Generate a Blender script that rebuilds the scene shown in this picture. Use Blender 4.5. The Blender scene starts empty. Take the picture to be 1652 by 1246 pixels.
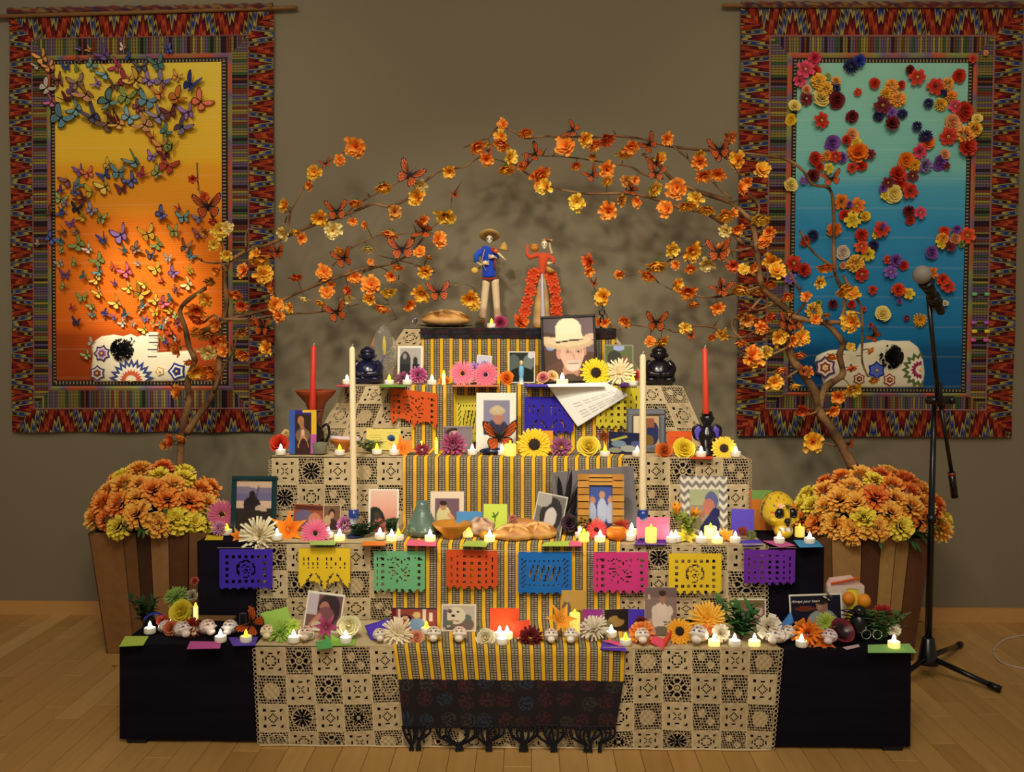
import bpy, math, random
from mathutils import Vector, Matrix, Euler
R = random.Random(7)
SC = bpy.context.scene; COL = SC.collection
PI = math.pi
def lin(c):
    out = []
    for v in c[:3]:
        v = v/255.0
        out.append(v/12.92 if v <= .04045 else ((v+.055)/1.055)**2.4)
    return (out[0], out[1], out[2], 1.0)
# ---------------------------------------------------------------- camera
F = 1600.0; CW, CH = 1652, 1246
PITCH, YAW, ROLL = .0518, .017, .003
CAMLOC = Vector((.049, 0, 1.27))
CR = Matrix.Rotation(YAW, 3, 'Z') @ Matrix.Rotation(PI/2-PITCH, 3, 'X') @ Matrix.Rotation(ROLL, 3, 'Z')
cd = bpy.data.cameras.new('camera'); cam = bpy.data.objects.new('camera', cd); COL.objects.link(cam)
cam.matrix_world = Matrix.Translation(CAMLOC) @ CR.to_4x4()
cd.sensor_width = 36; cd.lens = F/CW*36; cd.clip_start = .05
SC.camera = cam
def U(px, py, Y):
    "world point at depth Y seen at pixel px, py"
    d = CR @ Vector(((px-CW/2)/F, -(py-CH/2)/F, -1)); t = (Y-CAMLOC.y)/d.y
    return CAMLOC + d*t
def G(px, py, z=0):
    d = CR @ Vector(((px-CW/2)/F, -(py-CH/2)/F, -1)); t = (z-CAMLOC.z)/d.z
    return CAMLOC + d*t
def proj(p):
    q = CR.transposed() @ (Vector(p)-CAMLOC)
    return (CW/2+F*q.x/-q.z, CH/2-F*q.y/-q.z)
def XA(px, Y, z):
    a = proj((0, Y, z))[0]; b = proj((1, Y, z))[0]
    x = (px-a)/(b-a)
    for _ in range(3):
        e = proj((x, Y, z))[0]; x += (px-e)/(b-a)
    return x
# ---------------------------------------------------------------- world, lights, exposure
w = bpy.data.worlds.new('world'); SC.world = w; w.use_nodes = True
w.node_tree.nodes['Background'].inputs[0].default_value = (1, .90, .72, 1)
w.node_tree.nodes['Background'].inputs[1].default_value = .11
SC.view_settings.view_transform = 'Standard'; SC.view_settings.look = 'None'
SC.view_settings.gamma = 1; SC.view_settings.use_curve_mapping = False
SC.view_settings.exposure = .90
def spot(loc, tgt, power, angle, blend=.6, size=.08, col=(1, .90, .72)):
    l = bpy.data.lights.new('track_spotlight', 'SPOT'); l.energy = power; l.spot_size = math.radians(angle)
    l.spot_blend = blend; l.shadow_soft_size = size; l.color = col
    o = bpy.data.objects.new('track_spotlight', l); COL.objects.link(o); o.location = loc
    o.rotation_euler = (Vector(tgt)-Vector(loc)).to_track_quat('-Z', 'Y').to_euler()
    o['kind'] = 'helper'
    return o
spot((-.5, 1.3, 3.3), (.0, 3.8, .95), 140, 50, 1, .12)          # key on the altar
spot((1.3, .8, 3.4), (.15, 3.8, 1.1), 78, 42, 1, .12)
spot((-2.0, 2.3, 3.2), (-1.62, 4.4, 1.36), 230, 15, 1.0, .1)
spot((-1.6, 2.0, 3.3), (-1.7, 4.4, 1.75), 30, 66, 1.0, .05)      # left tapestry, low centre
spot((1.3, 2.1, 3.3), (1.6, 4.4, 1.65), 26, 66, 1.0, .05, (1, .86, .64))
spot((0, .2, 3.4), (0, 3.6, 1.0), 62, 95, 1, .3)
al = bpy.data.lights.new('room_light', 'AREA'); al.energy = 26; al.size = 3; al.color = (1, .90, .72)
ao = bpy.data.objects.new('room_light', al); COL.objects.link(ao); ao.location = (0, -.6, 3.4); ao.rotation_euler = (math.radians(38), 0, 0); ao['kind'] = 'helper'
# ---------------------------------------------------------------- materials
def nodes(name):
    m = bpy.data.materials.new(name); m.use_nodes = True
    nt = m.node_tree; return m, nt, nt.nodes['Principled BSDF']
class N:
    def __init__(s, nt): s.nt = nt
    def new(s, t, **k):
        n = s.nt.nodes.new(t)
        for a, b in k.items(): setattr(n, a, b)
        return n
    def put(s, sock, v):
        if isinstance(v, bpy.types.NodeSocket): s.nt.links.new(v, sock)
        else: sock.default_value = v
    def m(s, op, a, b=0.0, c=0.0):
        n = s.new('ShaderNodeMath', operation=op); s.put(n.inputs[0], a); s.put(n.inputs[1], b); s.put(n.inputs[2], c)
        return n.outputs[0]
    def ramp(s, f, stops, mode='CONSTANT'):
        n = s.new('ShaderNodeValToRGB'); n.color_ramp.interpolation = mode
        e = n.color_ramp.elements
        while len(e) < len(stops): e.new(.5)
        for i, (p, c) in enumerate(stops): e[i].position = p; e[i].color = lin(c)
        s.put(n.inputs[0], f); return n.outputs[0]
    def mix(s, f, a, b):
        n = s.new('ShaderNodeMix', data_type='RGBA'); s.put(n.inputs[0], f)
        s.put(n.inputs[6], a if isinstance(a, bpy.types.NodeSocket) else lin(a)); s.put(n.inputs[7], b if isinstance(b, bpy.types.NodeSocket) else lin(b))
        return n.outputs[2]
    def noise(s, scale, vec=None, detail=3):
        n = s.new('ShaderNodeTexNoise'); n.inputs['Scale'].default_value = scale; n.inputs['Detail'].default_value = detail
        if vec: s.put(n.inputs['Vector'], vec)
        return n.outputs[0]
    def bump(s, b, h, st, d=.002):
        n = s.new('ShaderNodeBump'); s.put(n.inputs['Height'], h); n.inputs['Strength'].default_value = st; n.inputs['Distance'].default_value = d
        s.nt.links.new(n.outputs[0], b.inputs['Normal'])
MATS = {}
def attrmat(name, rough, nscale=60, nst=.2, spec=.3, metal=0, sheen=0, trans=0, var=.12):
    m, nt, b = nodes(name); n = N(nt)
    a = n.new('ShaderNodeAttribute', attribute_name='Col')
    ns = n.noise(nscale, n.new('ShaderNodeTexCoord').outputs['Object'])
    k = n.m('MULTIPLY_ADD', ns, var*2, 1-var)
    v = n.new('ShaderNodeVectorMath', operation='SCALE'); nt.links.new(a.outputs[0], v.inputs[0]); nt.links.new(k, v.inputs['Scale'])
    nt.links.new(v.outputs[0], b.inputs['Base Color'])
    b.inputs['Roughness'].default_value = rough; b.inputs['Specular IOR Level'].default_value = spec; b.inputs['Metallic'].default_value = metal
    if sheen: b.inputs['Sheen Weight'].default_value = sheen
    if trans:
        b.inputs['Subsurface Weight'].default_value = trans; b.inputs['Subsurface Radius'].default_value = (.004, .003, .002)
    if nst: n.bump(b, ns, nst)
    MATS[name] = m
attrmat('paper', .75, 40, .05, .2, var=.04)
attrmat('petal', .62, 90, .25, .25, var=.12)
attrmat('fabric', .9, 400, .5, .1, sheen=.2)
attrmat('gloss', .22, 20, 0, .5, var=.05)
attrmat('bark', .85, 70, .8, .2, var=.45)
attrmat('wood', .6, 30, .4, .3, var=.25)
attrmat('metal', .28, 50, .1, .5, metal=.9, var=.05)
attrmat('clay', .55, 60, .3, .4, var=.15)
attrmat('bread', .45, 35, .6, .4, var=.3)
attrmat('wax', .5, 20, 0, .4, trans=.0, var=.03)
def emis(name, c, s, c0=None):
    m, nt, b = nodes(name)
    b.inputs['Base Color'].default_value = lin(c0 or c); b.inputs['Emission Color'].default_value = lin(c); b.inputs['Emission Strength'].default_value = s
    b.inputs['Roughness'].default_value = .5; MATS[name] = m
emis('flame_white', (255, 246, 226), 7); emis('flame_yellow', (255, 225, 30), 2.6)
emis('cup_glow', (255, 226, 120), .42, (240, 232, 190)); emis('votive_glow', (255, 214, 80), .35, (236, 216, 130))
m, nt, b = nodes('clear_plastic'); b.inputs['Transmission Weight'].default_value = .92; b.inputs['Roughness'].default_value = .12; b.inputs['IOR'].default_value = 1.15
b.inputs['Base Color'].default_value = (.9, .9, .88, 1); MATS['plastic'] = m
m, nt, b = nodes('tinted_glass'); b.inputs['Transmission Weight'].default_value = .6; b.inputs['Roughness'].default_value = .08; b.inputs['Base Color'].default_value = lin((105, 135, 120)); MATS['glass'] = m

# ---------------------------------------------------------------- mesh builder
class M:
    def __init__(s): s.v = []; s.f = []; s.c = []; s.mi = []; s.uv = None
    def add(s, vs, fs, col, mi=0, T=None):
        o = len(s.v)
        if T is not None: vs = [T @ Vector(p) for p in vs]
        s.v += [tuple(p) for p in vs]
        if col and isinstance(col[0], (int, float)): s.c += [col]*len(vs)
        else: s.c += list(col)
        for f in fs: s.f.append(tuple(i+o for i in f)); s.mi.append(mi)
        return s
    def box(s, c, d, col, mi=0, T=None):
        x, y, z = c; a, b, h = d[0]/2, d[1]/2, d[2]/2
        vs = [(x+i*a, y+j*b, z+k*h) for i in (-1, 1) for j in (-1, 1) for k in (-1, 1)]
        return s.add(vs, [(0, 1, 3, 2), (4, 6, 7, 5), (0, 4, 5, 1), (2, 3, 7, 6), (0, 2, 6, 4), (1, 5, 7, 3)], col, mi, T)
    def lathe(s, prof, n, col, mi=0, T=None, sq=(1, 1)):
        vs = []; cs = []; k = len(prof)
        for i, (r, z) in enumerate(prof):
            for j in range(n):
                a = 2*PI*j/n; vs.append((r*math.cos(a)*sq[0], r*math.sin(a)*sq[1], z))
                cs.append(col if isinstance(col[0], (int, float)) else col[i])
        fs = [(i*n+j, i*n+(j+1) % n, (i+1)*n+(j+1) % n, (i+1)*n+j) for i in range(k-1) for j in range(n)]
        fs.append(tuple(range(n))[::-1]); fs.append(tuple((k-1)*n+j for j in range(n)))
        return s.add(vs, fs, cs, mi, T)
    def tube(s, path, rad, n, col, mi=0, T=None):
        vs = []; cs = []; k = len(path); path = [Vector(p) for p in path]
        if isinstance(rad, (int, float)): rad = [rad]*k
        for i, p in enumerate(path):
            d = (path[min(i+1, k-1)]-path[max(i-1, 0)]).normalized()
            up = Vector((0, 1, 0)) if abs(d.y) < .9 else Vector((1, 0, 0))
            a = d.cross(up).normalized(); b = d.cross(a)
            for j in range(n):
                t = 2*PI*j/n; vs.append(p+(a*math.cos(t)+b*math.sin(t))*rad[i])
                cs.append(col if isinstance(col[0], (int, float)) else col[i])
        fs = [(i*n+j, i*n+(j+1) % n, (i+1)*n+(j+1) % n, (i+1)*n+j) for i in range(k-1) for j in range(n)]
        fs.append(tuple(range(n))[::-1]); fs.append(tuple((k-1)*n+j for j in range(n)))
        return s.add(vs, fs, cs, mi, T)
    def ell(s, c, r, col, nu=10, nv=6, mi=0, T=None, fn=None):
        if isinstance(r, (int, float)): r = (r, r, r)
        vs = []; cs = []
        for i in range(nv+1):
            ph = PI*i/nv
            for j in range(nu):
                th = 2*PI*j/nu
                d = (math.sin(ph)*math.cos(th), math.sin(ph)*math.sin(th), math.cos(ph))
                k = 1.0; cc = col
                if fn:
                    q = fn(d); k = q[0]; cc = q[1] or col
                vs.append((c[0]+d[0]*r[0]*k, c[1]+d[1]*r[1]*k, c[2]+d[2]*r[2]*k)); cs.append(cc)
        fs = [(i*nu+j, i*nu+(j+1) % nu, (i+1)*nu+(j+1) % nu, (i+1)*nu+j) for i in range(nv) for j in range(nu)]
        return s.add(vs, fs, cs, mi, T)
    def petal(s, L, W, el, az, r0=0, z0=0, curl=.5, c0=(255, 160, 0), c1=None, cup=.15, seg=3, tipw=.25, mi=0, T=None):
        "leaf strip from the axis outwards; el = start elevation, curl = how much it bends down"
        c1 = c1 or c0; vs = []; cs = []; x = r0; z = z0; e = el
        ca, sa = math.cos(az), math.sin(az)
        for i in range(seg+1):
            t = i/seg; wd = W*(math.sin(PI*min(t*.75+.2, 1))*(1-t)+tipw*t)
            up = abs(wd)*cup
            for q in (-1, 0, 1):
                y = q*wd/2; zz = z+(up if q else 0)
                vs.append((x*ca-y*sa, x*sa+y*ca, zz)); cs.append(tuple(c0[k]+(c1[k]-c0[k])*t for k in range(3)))
            x += L/seg*math.cos(e); z += L/seg*math.sin(e); e -= curl/seg
        fs = [(i*3+k, i*3+k+1, i*3+k+4, i*3+k+3) for i in range(seg) for k in (0, 1)]
        return s.add(vs, fs, cs, mi, T)
    def flat(s, pts, th, col, mi=0, T=None, side=None):
        "extruded outline in the xz plane, facing -y, thickness th"
        n = len(pts); cx = sum(p[0] for p in pts)/n; cz = sum(p[1] for p in pts)/n
        vs = [(p[0], 0, p[1]) for p in pts]+[(p[0], th, p[1]) for p in pts]+[(cx, -th*.3, cz)]
        fs = [(i, (i+1) % n, 2*n) for i in range(n)]+[(i, i+n, (i+1) % n+n, (i+1) % n) for i in range(n)]
        return s.add(vs, fs, col, mi, T)
    def mesh(s, name, mats, smooth=False):
        me = bpy.data.meshes.new(name); me.from_pydata(s.v, [], s.f)
        ca = me.color_attributes.new('Col', 'FLOAT_COLOR', 'POINT')
        buf = []
        cache = {}
        for c in s.c:
            q = cache.get(c)
            if q is None: q = cache[c] = lin(c)
            buf += q
        ca.data.foreach_set('color', buf)
        if isinstance(mats, str): mats = [mats]
        for k in mats: me.materials.append(MATS[k])
        if len(mats) > 1: me.polygons.foreach_set('material_index', s.mi)
        if smooth: me.polygons.foreach_set('use_smooth', [True]*len(s.f))
        if s.uv:
            ul = me.uv_layers.new(name='UVMap'); li = []
            for p in s.f:
                for i in p: li += s.uv[i]
            ul.data.foreach_set('uv', li)
        me.update(); return me
def obj(name, me, parent=None, loc=None, rot=None, mat=None, scale=None):
    o = bpy.data.objects.new(name, me); COL.objects.link(o)
    if parent: o.parent = parent
    if mat is not None: o.matrix_local = mat
    else:
        if loc is not None: o.location = loc
        if rot is not None: o.rotation_euler = rot
        if scale is not None: o.scale = (scale,)*3 if isinstance(scale, (int, float)) else scale
    return o
LAB = []
def tag(o, label, cat, group=None, kind=None, at=None):
    o['label'] = label; o['category'] = cat
    if group: o['group'] = group
    if kind: o['kind'] = kind
    LAB.append((o, at))
    return o
def thing(name, label, cat, loc=(0, 0, 0), rot=(0, 0, 0), group=None):
    o = bpy.data.objects.new(name, None); COL.objects.link(o); o.location = loc; o.rotation_euler = rot; o.empty_display_size = .02
    return tag(o, label, cat, group)
def clone(root, loc=None, rot=None, label=None, group=None, scale=None):
    def cp(o, par):
        c = o.copy(); COL.objects.link(c); c.parent = par
        for ch in [x for x in KIDS.get(o.name, [])]: cp(ch, c)
        return c
    KIDS = {}
    def walk(o):
        KIDS[o.name] = list(o.children)
        for ch in o.children: walk(ch)
    walk(root); r = cp(root, root.parent)
    if loc is not None: r.location = loc
    if rot is not None: r.rotation_euler = rot
    if scale is not None: r.scale = (scale,)*3
    if label: r['label'] = label
    if group: r['group'] = group
    LAB.append((r, None)); return r
ORD = 'first second third fourth fifth sixth seventh eighth ninth tenth eleventh twelfth thirteenth fourteenth fifteenth sixteenth seventeenth eighteenth nineteenth twentieth'.split()
def finish_labels():
    bpy.context.view_layer.update()
    d = {}
    for o, at in LAB: d.setdefault(o['label'], []).append((o,)+proj(o.matrix_world.translation))
    for k, L in d.items():
        n = len(L)
        if n == 1: continue
        def name(i, n): return 'leftmost' if i == 0 else ('rightmost' if i == n-1 else ORD[min(i, 19)]+' from left')
        if n <= 5:
            for i, t in enumerate(sorted(L, key=lambda t: t[1])): t[0]['label'] = k+', '+name(i, n)+' of '+{2: 'two', 3: 'three', 4: 'four', 5: 'five'}[n]
        else:
            rows = max(2, round(n/5)) ; L.sort(key=lambda t: t[2]); per = math.ceil(n/rows)
            for r in range(rows):
                row = sorted(L[r*per:(r+1)*per], key=lambda t: t[1])
                rn = 'top row' if r == 0 else ('bottom row' if (r+1)*per >= n else ORD[min(r, 19)]+' row down')
                for i, t in enumerate(row): t[0]['label'] = k+', '+name(i, len(row))+' in '+rn
def lerp(a, b, t): return tuple(a[i]+(b[i]-a[i])*t for i in range(len(a)))
def smoothpath(P, sub=4):
    out = []; P = [Vector(p) for p in P]
    for i in range(len(P)-1):
        a = P[max(i-1, 0)]; b = P[i]; c = P[i+1]; d = P[min(i+2, len(P)-1)]
        for k in range(sub):
            t = k/sub
            out.append(.5*((2*b)+(c-a)*t+(2*a-5*b+4*c-d)*t*t+(3*b-a-3*c+d)*t**3))
    out.append(P[-1]); return out
# ================================================================ room
WALL = 4.40
m, nt, b = nodes('wall_paint'); n = N(nt)
c = n.ramp(n.noise(1.6), [(.3, (124, 113, 90)), (.7, (133, 121, 97))], 'LINEAR')
nt.links.new(c, b.inputs['Base Color']); b.inputs['Roughness'].default_value = .85; n.bump(b, n.noise(160), .25); MATS['wall'] = m
m, nt, b = nodes('floor_wood'); n = N(nt)
oi = n.new('ShaderNodeObjectInfo'); tc = n.new('ShaderNodeTexCoord'); mp = n.new('ShaderNodeMapping')
nt.links.new(tc.outputs['Object'], mp.inputs[0]); mp.inputs['Scale'].default_value = (26, 2.2, 1)
ad = n.new('ShaderNodeVectorMath', operation='ADD'); nt.links.new(mp.outputs[0], ad.inputs[0])
cx = n.new('ShaderNodeCombineXYZ'); nt.links.new(n.m('MULTIPLY', oi.outputs['Random'], 50), cx.inputs[0]); nt.links.new(cx.outputs[0], ad.inputs[1])
g = n.noise(1.5, ad.outputs[0], 5)
c1 = n.ramp(oi.outputs['Random'], [(0, (186, 140, 76)), (.4, (210, 164, 96)), (.75, (202, 154, 88)), (1, (224, 180, 112))], 'LINEAR')
c2 = n.mix(n.m('MULTIPLY', g, .45), c1, (140, 90, 42))
nt.links.new(c2, b.inputs['Base Color']); b.inputs['Roughness'].default_value = .42; b.inputs['Specular IOR Level'].default_value = .35; n.bump(b, g, .05); MATS['floorwood'] = m
m, nt, b = nodes('baseboard_wood'); n = N(nt); b.inputs['Base Color'].default_value = lin((200, 148, 84)); b.inputs['Roughness'].default_value = .5; n.bump(b, n.noise(30), .1); MATS['baseboard'] = m
mm = M(); mm.box((0, WALL+.06, 1.9), (9, .12, 4.2), (255, 255, 255)); o = obj('wall_back', mm.mesh('wall_back', 'wall')); o['kind'] = 'structure'
mm = M(); mm.box((0, WALL-.009, .026), (9, .018, .052), (255, 255, 255)); mm.box((0, WALL-.006, .056), (9, .012, .008), (255, 255, 255))
o = obj('baseboard_back', mm.mesh('baseboard_back', 'baseboard')); o['kind'] = 'structure'
mm = M(); mm.box((0, 1.0, -.06), (9, 6.95, .1), (255, 255, 255)); fl = obj('floor', mm.mesh('floor', 'floorwood')); fl['kind'] = 'structure'
PW = .083; meshes = {}
def plank_mesh(L):
    k = round(L, 2)
    if k not in meshes:
        q = M(); a, bb = PW/2-.0006, k/2-.0006; e = .0012
        vs = [(-a, -bb, -.01), (a, -bb, -.01), (a, bb, -.01), (-a, bb, -.01), (-a, -bb, -e), (a, -bb, -e), (a, bb, -e), (-a, bb, -e), (-a+e, -bb+e, 0), (a-e, -bb+e, 0), (a-e, bb-e, 0), (-a+e, bb-e, 0)]
        fs = [(8, 9, 10, 11)]+[(i, (i+1) % 4, (i+1) % 4+4, i+4) for i in range(4)]+[(i+4, (i+1) % 4+4, (i+1) % 4+8, i+8) for i in range(4)]
        q.add(vs, fs, (255, 255, 255)); meshes[k] = q.mesh('plank', 'floorwood')
    return meshes[k]
np_ = 0; rest = M()
for i in range(-30, 31):
    x = i*PW+.02; y = 2.30+R.uniform(-.25, .25) if abs(x) > .75 else 2.4+R.uniform(-.2, .2)
    lim = 4.395 if abs(x) > .95 else 3.1
    while y < lim-.04:
        L = R.choice([.38, .46, .55, .7]) if abs(x) < 1.9 else R.choice([.55, .7, .85])
        if y+L > 4.39: L = 4.39-y
        if L < .08: break
        if proj((x, y+L, 0))[1] < 1260 and np_ < 299:
            o = obj('plank', plank_mesh(L), fl, loc=(x, y+round(L, 2)/2, .0)); np_ += 1
        y += L
FLZ = .0
# ================================================================ tapestries
def ikat(name, P):
    m, nt, b = nodes(name); n = N(nt)
    s = n.new('ShaderNodeSeparateXYZ'); nt.links.new(n.new('ShaderNodeUVMap').outputs[0], s.inputs[0])
    u, v = s.outputs[0], s.outputs[1]
    jag = n.m('PINGPONG', u, 3.6); big = n.m('PINGPONG', n.m('ADD', u, 7), P/2)
    seg = n.m('SUBTRACT', 1.0, n.m('DIVIDE', big, P/2))
    wv = n.m('ADD', n.m('MULTIPLY', v, .55), n.m('MULTIPLY', seg, 1.55 if P > 60 else 1.15))
    wv = n.m('ADD', wv, n.m('MULTIPLY', jag, .055))
    nz = n.noise(.045, n.new('ShaderNodeUVMap').outputs[0], 1)
    wv = n.m('ADD', wv, n.m('MULTIPLY', nz, .3))
    f = n.m('FRACT', n.m('MULTIPLY', wv, .8))
    c = n.ramp(f, [(0, (76, 26, 28)), (.14, (136, 46, 30)), (.28, (166, 74, 34)), (.36, (104, 28, 30)), (.50, (58, 24, 34)), (.58, (158, 140, 60)), (.66, (98, 96, 98)), (.71, (38, 54, 112)), (.80, (118, 112, 82)), (.85, (58, 28, 34)), (.93, (150, 128, 54))])  # woven pattern colours, darkened overall to paint in the shade on the border
    nt.links.new(c, b.inputs['Base Color']); b.inputs['Roughness'].default_value = .95; b.inputs['Specular IOR Level'].default_value = .05
    wvv = n.m('SINE', n.m('MULTIPLY', u, 6.0)); n.bump(b, wvv, .25, .001); MATS[name] = m
ikat('ikat_long', 95); ikat('ikat_side', 46)
m, nt, b = nodes('book_stripes'); n = N(nt); s = n.new('ShaderNodeSeparateXYZ'); nt.links.new(n.new('ShaderNodeUVMap').outputs[0], s.inputs[0])
u, v = s.outputs[0], s.outputs[1]
wn = n.new('ShaderNodeTexWhiteNoise', noise_dimensions='1D'); nt.links.new(n.m('FLOOR', n.m('DIVIDE', u, 4.2)), wn.inputs['W'])
c = n.ramp(wn.outputs[0], [(0, (96, 78, 104)), (.18, (126, 112, 58)), (.36, (62, 84, 54)), (.5, (112, 58, 42)), (.64, (48, 34, 38)), (.76, (110, 96, 86)), (.88, (150, 132, 62))])
e = n.m('FRACT', n.m('DIVIDE', u, 4.2)); edge = n.m('GREATER_THAN', n.m('ABSOLUTE', n.m('SUBTRACT', e, .5)), .36)
dash = n.m('MULTIPLY', edge, n.m('GREATER_THAN', n.m('FRACT', n.m('MULTIPLY', v, 5)), .3))
c = n.mix(dash, c, (34, 26, 26)); nt.links.new(c, b.inputs['Base Color']); b.inputs['Roughness'].default_value = .95; b.inputs['Specular IOR Level'].default_value = .05; MATS['bookstripe'] = m
m, nt, b = nodes('dashed_band'); n = N(nt); s = n.new('ShaderNodeSeparateXYZ'); nt.links.new(n.new('ShaderNodeUVMap').outputs[0], s.inputs[0])
dsh = n.m('MULTIPLY', n.m('GREATER_THAN', n.m('FRACT', n.m('DIVIDE', s.outputs[0], 5.5)), .62), n.m('LESS_THAN', n.m('ABSOLUTE', n.m('SUBTRACT', s.outputs[1], .4)), .28))
c = n.mix(dsh, (26, 20, 24), (150, 130, 86)); nt.links.new(c, b.inputs['Base Color']); b.inputs['Roughness'].default_value = .9; MATS['dashed'] = m
m, nt, b = nodes('space_dyed_piping'); n = N(nt); s = n.new('ShaderNodeSeparateXYZ'); nt.links.new(n.new('ShaderNodeUVMap').outputs[0], s.inputs[0])
wn = n.noise(.012, n.new('ShaderNodeUVMap').outputs[0], 0); c = n.ramp(n.m('FRACT', n.m('ADD', n.m('MULTIPLY', wn, 2.5), n.m('DIVIDE', s.outputs[0], 420))), [(0, (190, 84, 44)), (.25, (168, 96, 60)), (.5, (132, 140, 70)), (.75, (112, 92, 120)), (1, (190, 84, 44))], 'LINEAR')
nt.links.new(c, b.inputs['Base Color']); b.inputs['Roughness'].default_value = .9; MATS['piping'] = m
def field(name, stops):
    m, nt, b = nodes(name); n = N(nt); s = n.new('ShaderNodeSeparateXYZ'); nt.links.new(n.new('ShaderNodeUVMap').outputs[0], s.inputs[0])
    c = n.ramp(s.outputs[1], stops, 'LINEAR')
    st = n.m('SINE', n.m('MULTIPLY', s.outputs[1], 900)); sl = n.m('GREATER_THAN', n.m('FRACT', n.m('MULTIPLY', n.m('ADD', s.outputs[1], n.m('MULTIPLY', n.noise(1.5, n.new('ShaderNodeUVMap').outputs[0]), .01)), 11)), .94)
    c = n.mix(n.m('MULTIPLY', sl, .05), c, (255, 240, 200))
    nt.links.new(c, b.inputs['Base Color']); b.inputs['Roughness'].default_value = .95; b.inputs['Specular IOR Level'].default_value = .05; b.inputs['Sheen Weight'].default_value = .1
    n.bump(b, n.m('ADD', st, n.noise(300)), .3, .0008); MATS[name] = m
field('sunset_wool', [(0, (232, 200, 74)), (.30, (238, 186, 52)), (.33, (238, 164, 44)), (.47, (240, 148, 40)), (.50, (236, 128, 34)), (.78, (230, 112, 30)), (.83, (222, 104, 28)), (.86, (176, 74, 24)), (1, (160, 66, 24))])
field('sea_wool', [(0, (144, 200, 178)), (.18, (134, 198, 184)), (.33, (120, 190, 184)), (.385, (80, 164, 192)), (.5, (56, 144, 190)), (.7, (46, 130, 182)), (.84, (30, 114, 166)), (.88, (24, 84, 132)), (1, (24, 76, 128))])
TY = 4.383
def tapestry(label, X, Yv, corners, fieldmat, poleL):
    """X, Yv: edges of the nested frames (outside in) as pixel lines; corners adjust the outer quad"""
    root = thing('wall_tapestry', label, 'tapestry', U((X[0][0]+X[0][1])/2, Yv[0][0], TY), group='tapestries hanging on the wall')
    inv = Matrix.Translation(-Vector(root.location))
    x0, x1 = X[0]; y0, y1 = Yv[0]
    def W(x, y, d):
        s, t = (x-x0)/(x1-x0), (y-y0)/(y1-y0)
        a = lerp(lerp(corners[0], corners[1], s), lerp(corners[3], corners[2], s), t)
        p = U(a[0], a[1], TY); p.y = TY-d+.004*math.sin(x*.045+t*2)*t
        return inv @ p
    def ring(i, name, mat, d, raised=0):
        L = []; (a0, a1), (b0, b1) = X[i], Yv[i]; (c0, c1), (e0, e1) = X[i+1], Yv[i+1]
        sides = [((a0, b0), (a1, b0), (c1, e0), (c0, e0), 0), ((a0, b1), (a1, b1), (c1, e1), (c0, e1), 0), ((a0, b0), (a0, b1), (c0, e1), (c0, e0), 1), ((a1, b0), (a1, b1), (c1, e1), (c1, e0), 1)]
        for (p, q, r, t_, sd) in sides:
            mm = M(); mm.uv = []; K = 24
            ax = 1 if sd else 0
            for k in range(K+1):
                t = k/K; o_ = lerp(p, q, t); i_ = lerp(t_, r, t)
                for h in (0, .5, 1) if raised else (0, 1):
                    z = lerp(o_, i_, h); dd = d+(raised if h == .5 else 0)
                    wx = .9*math.sin(t*19+i) if (i == 0 and h == 0) else 0
                    pt = (z[0]+(wx if sd else 0), z[1]+(0 if sd else wx*.7))
                    mm.v.append(tuple(W(pt[0], pt[1], dd))); mm.c.append((255, 255, 255)); mm.uv.append((z[ax], 1-h))
            nn = 3 if raised else 2
            for k in range(K):
                for h in range(nn-1):
                    mm.f.append((k*nn+h, (k+1)*nn+h, (k+1)*nn+h+1, k*nn+h+1)); mm.mi.append(0)
            mt = mat if isinstance(mat, str) else mat[sd]
            obj(name, mm.mesh(name, mt), root)
    MATS.setdefault('pinkline', None)
    ring(0, 'ikat_border', ('ikat_long', 'ikat_side'), .004)
    ring(1, 'edge_cord', 'cord', .005, .004)
    ring(2, 'striped_border', 'bookstripe', .005)
    ring(3, 'piping', 'piping', .006, .005)
    ring(4, 'dashed_border', 'dashed', .006)
    mm = M(); mm.uv = []; (a0, a1), (b0, b1) = X[5], Yv[5]; K = 30
    for j in range(K+1):
        for i in range(13):
            x, y = a0+(a1-a0)*i/12, b0+(b1-b0)*j/K
            mm.v.append(tuple(W(x, y, .005))); mm.c.append((255, 255, 255)); mm.uv.append((i/12, j/K))
    for j in range(K):
        for i in range(12): mm.f.append((j*13+i, j*13+i+1, (j+1)*13+i+1, (j+1)*13+i)); mm.mi.append(0)
    obj('centre_field', mm.mesh('centre_field', fieldmat, True), root)
    mm = M(); vs = [W(x, y, d) for d in (-.005, -.013) for (x, y) in ((x0+1, y0+1), (x1-1, y0+1), (x1-1, y1-1), (x0+1, y1-1))]
    mm.add(vs, [(0, 1, 2, 3), (4, 5, 6, 7), (0, 1, 5, 4), (1, 2, 6, 5), (2, 3, 7, 6), (3, 0, 4, 7)], (70, 34, 30)); obj('backing', mm.mesh('backing', 'fabric'), root)
    # gathered sleeve over the pole
    mm = M(); K = 60
    A = U(corners[0][0], corners[0][1], TY); B = U(corners[1][0], corners[1][1], TY)
    for k in range(K+1):
        p = lerp(A, B, k/K); rr = .013+.003*math.sin(k*1.9)+R.uniform(0, .0015)
        for j in range(8):
            t = 2*PI*j/8; mm.v.append(tuple(inv @ Vector((p[0], TY-.012+rr*math.cos(t), p[2]+.002+rr*math.sin(t))))); mm.c.append(R.choice([(96, 34, 32), (120, 60, 38), (60, 48, 70), (140, 110, 60)]))
    for k in range(K):
        for j in range(8): mm.f.append((k*8+j, k*8+(j+1) % 8, (k+1)*8+(j+1) % 8, (k+1)*8+j)); mm.mi.append(0)
    obj('pole_sleeve', mm.mesh('pole_sleeve', 'fabric'), root)
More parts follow.
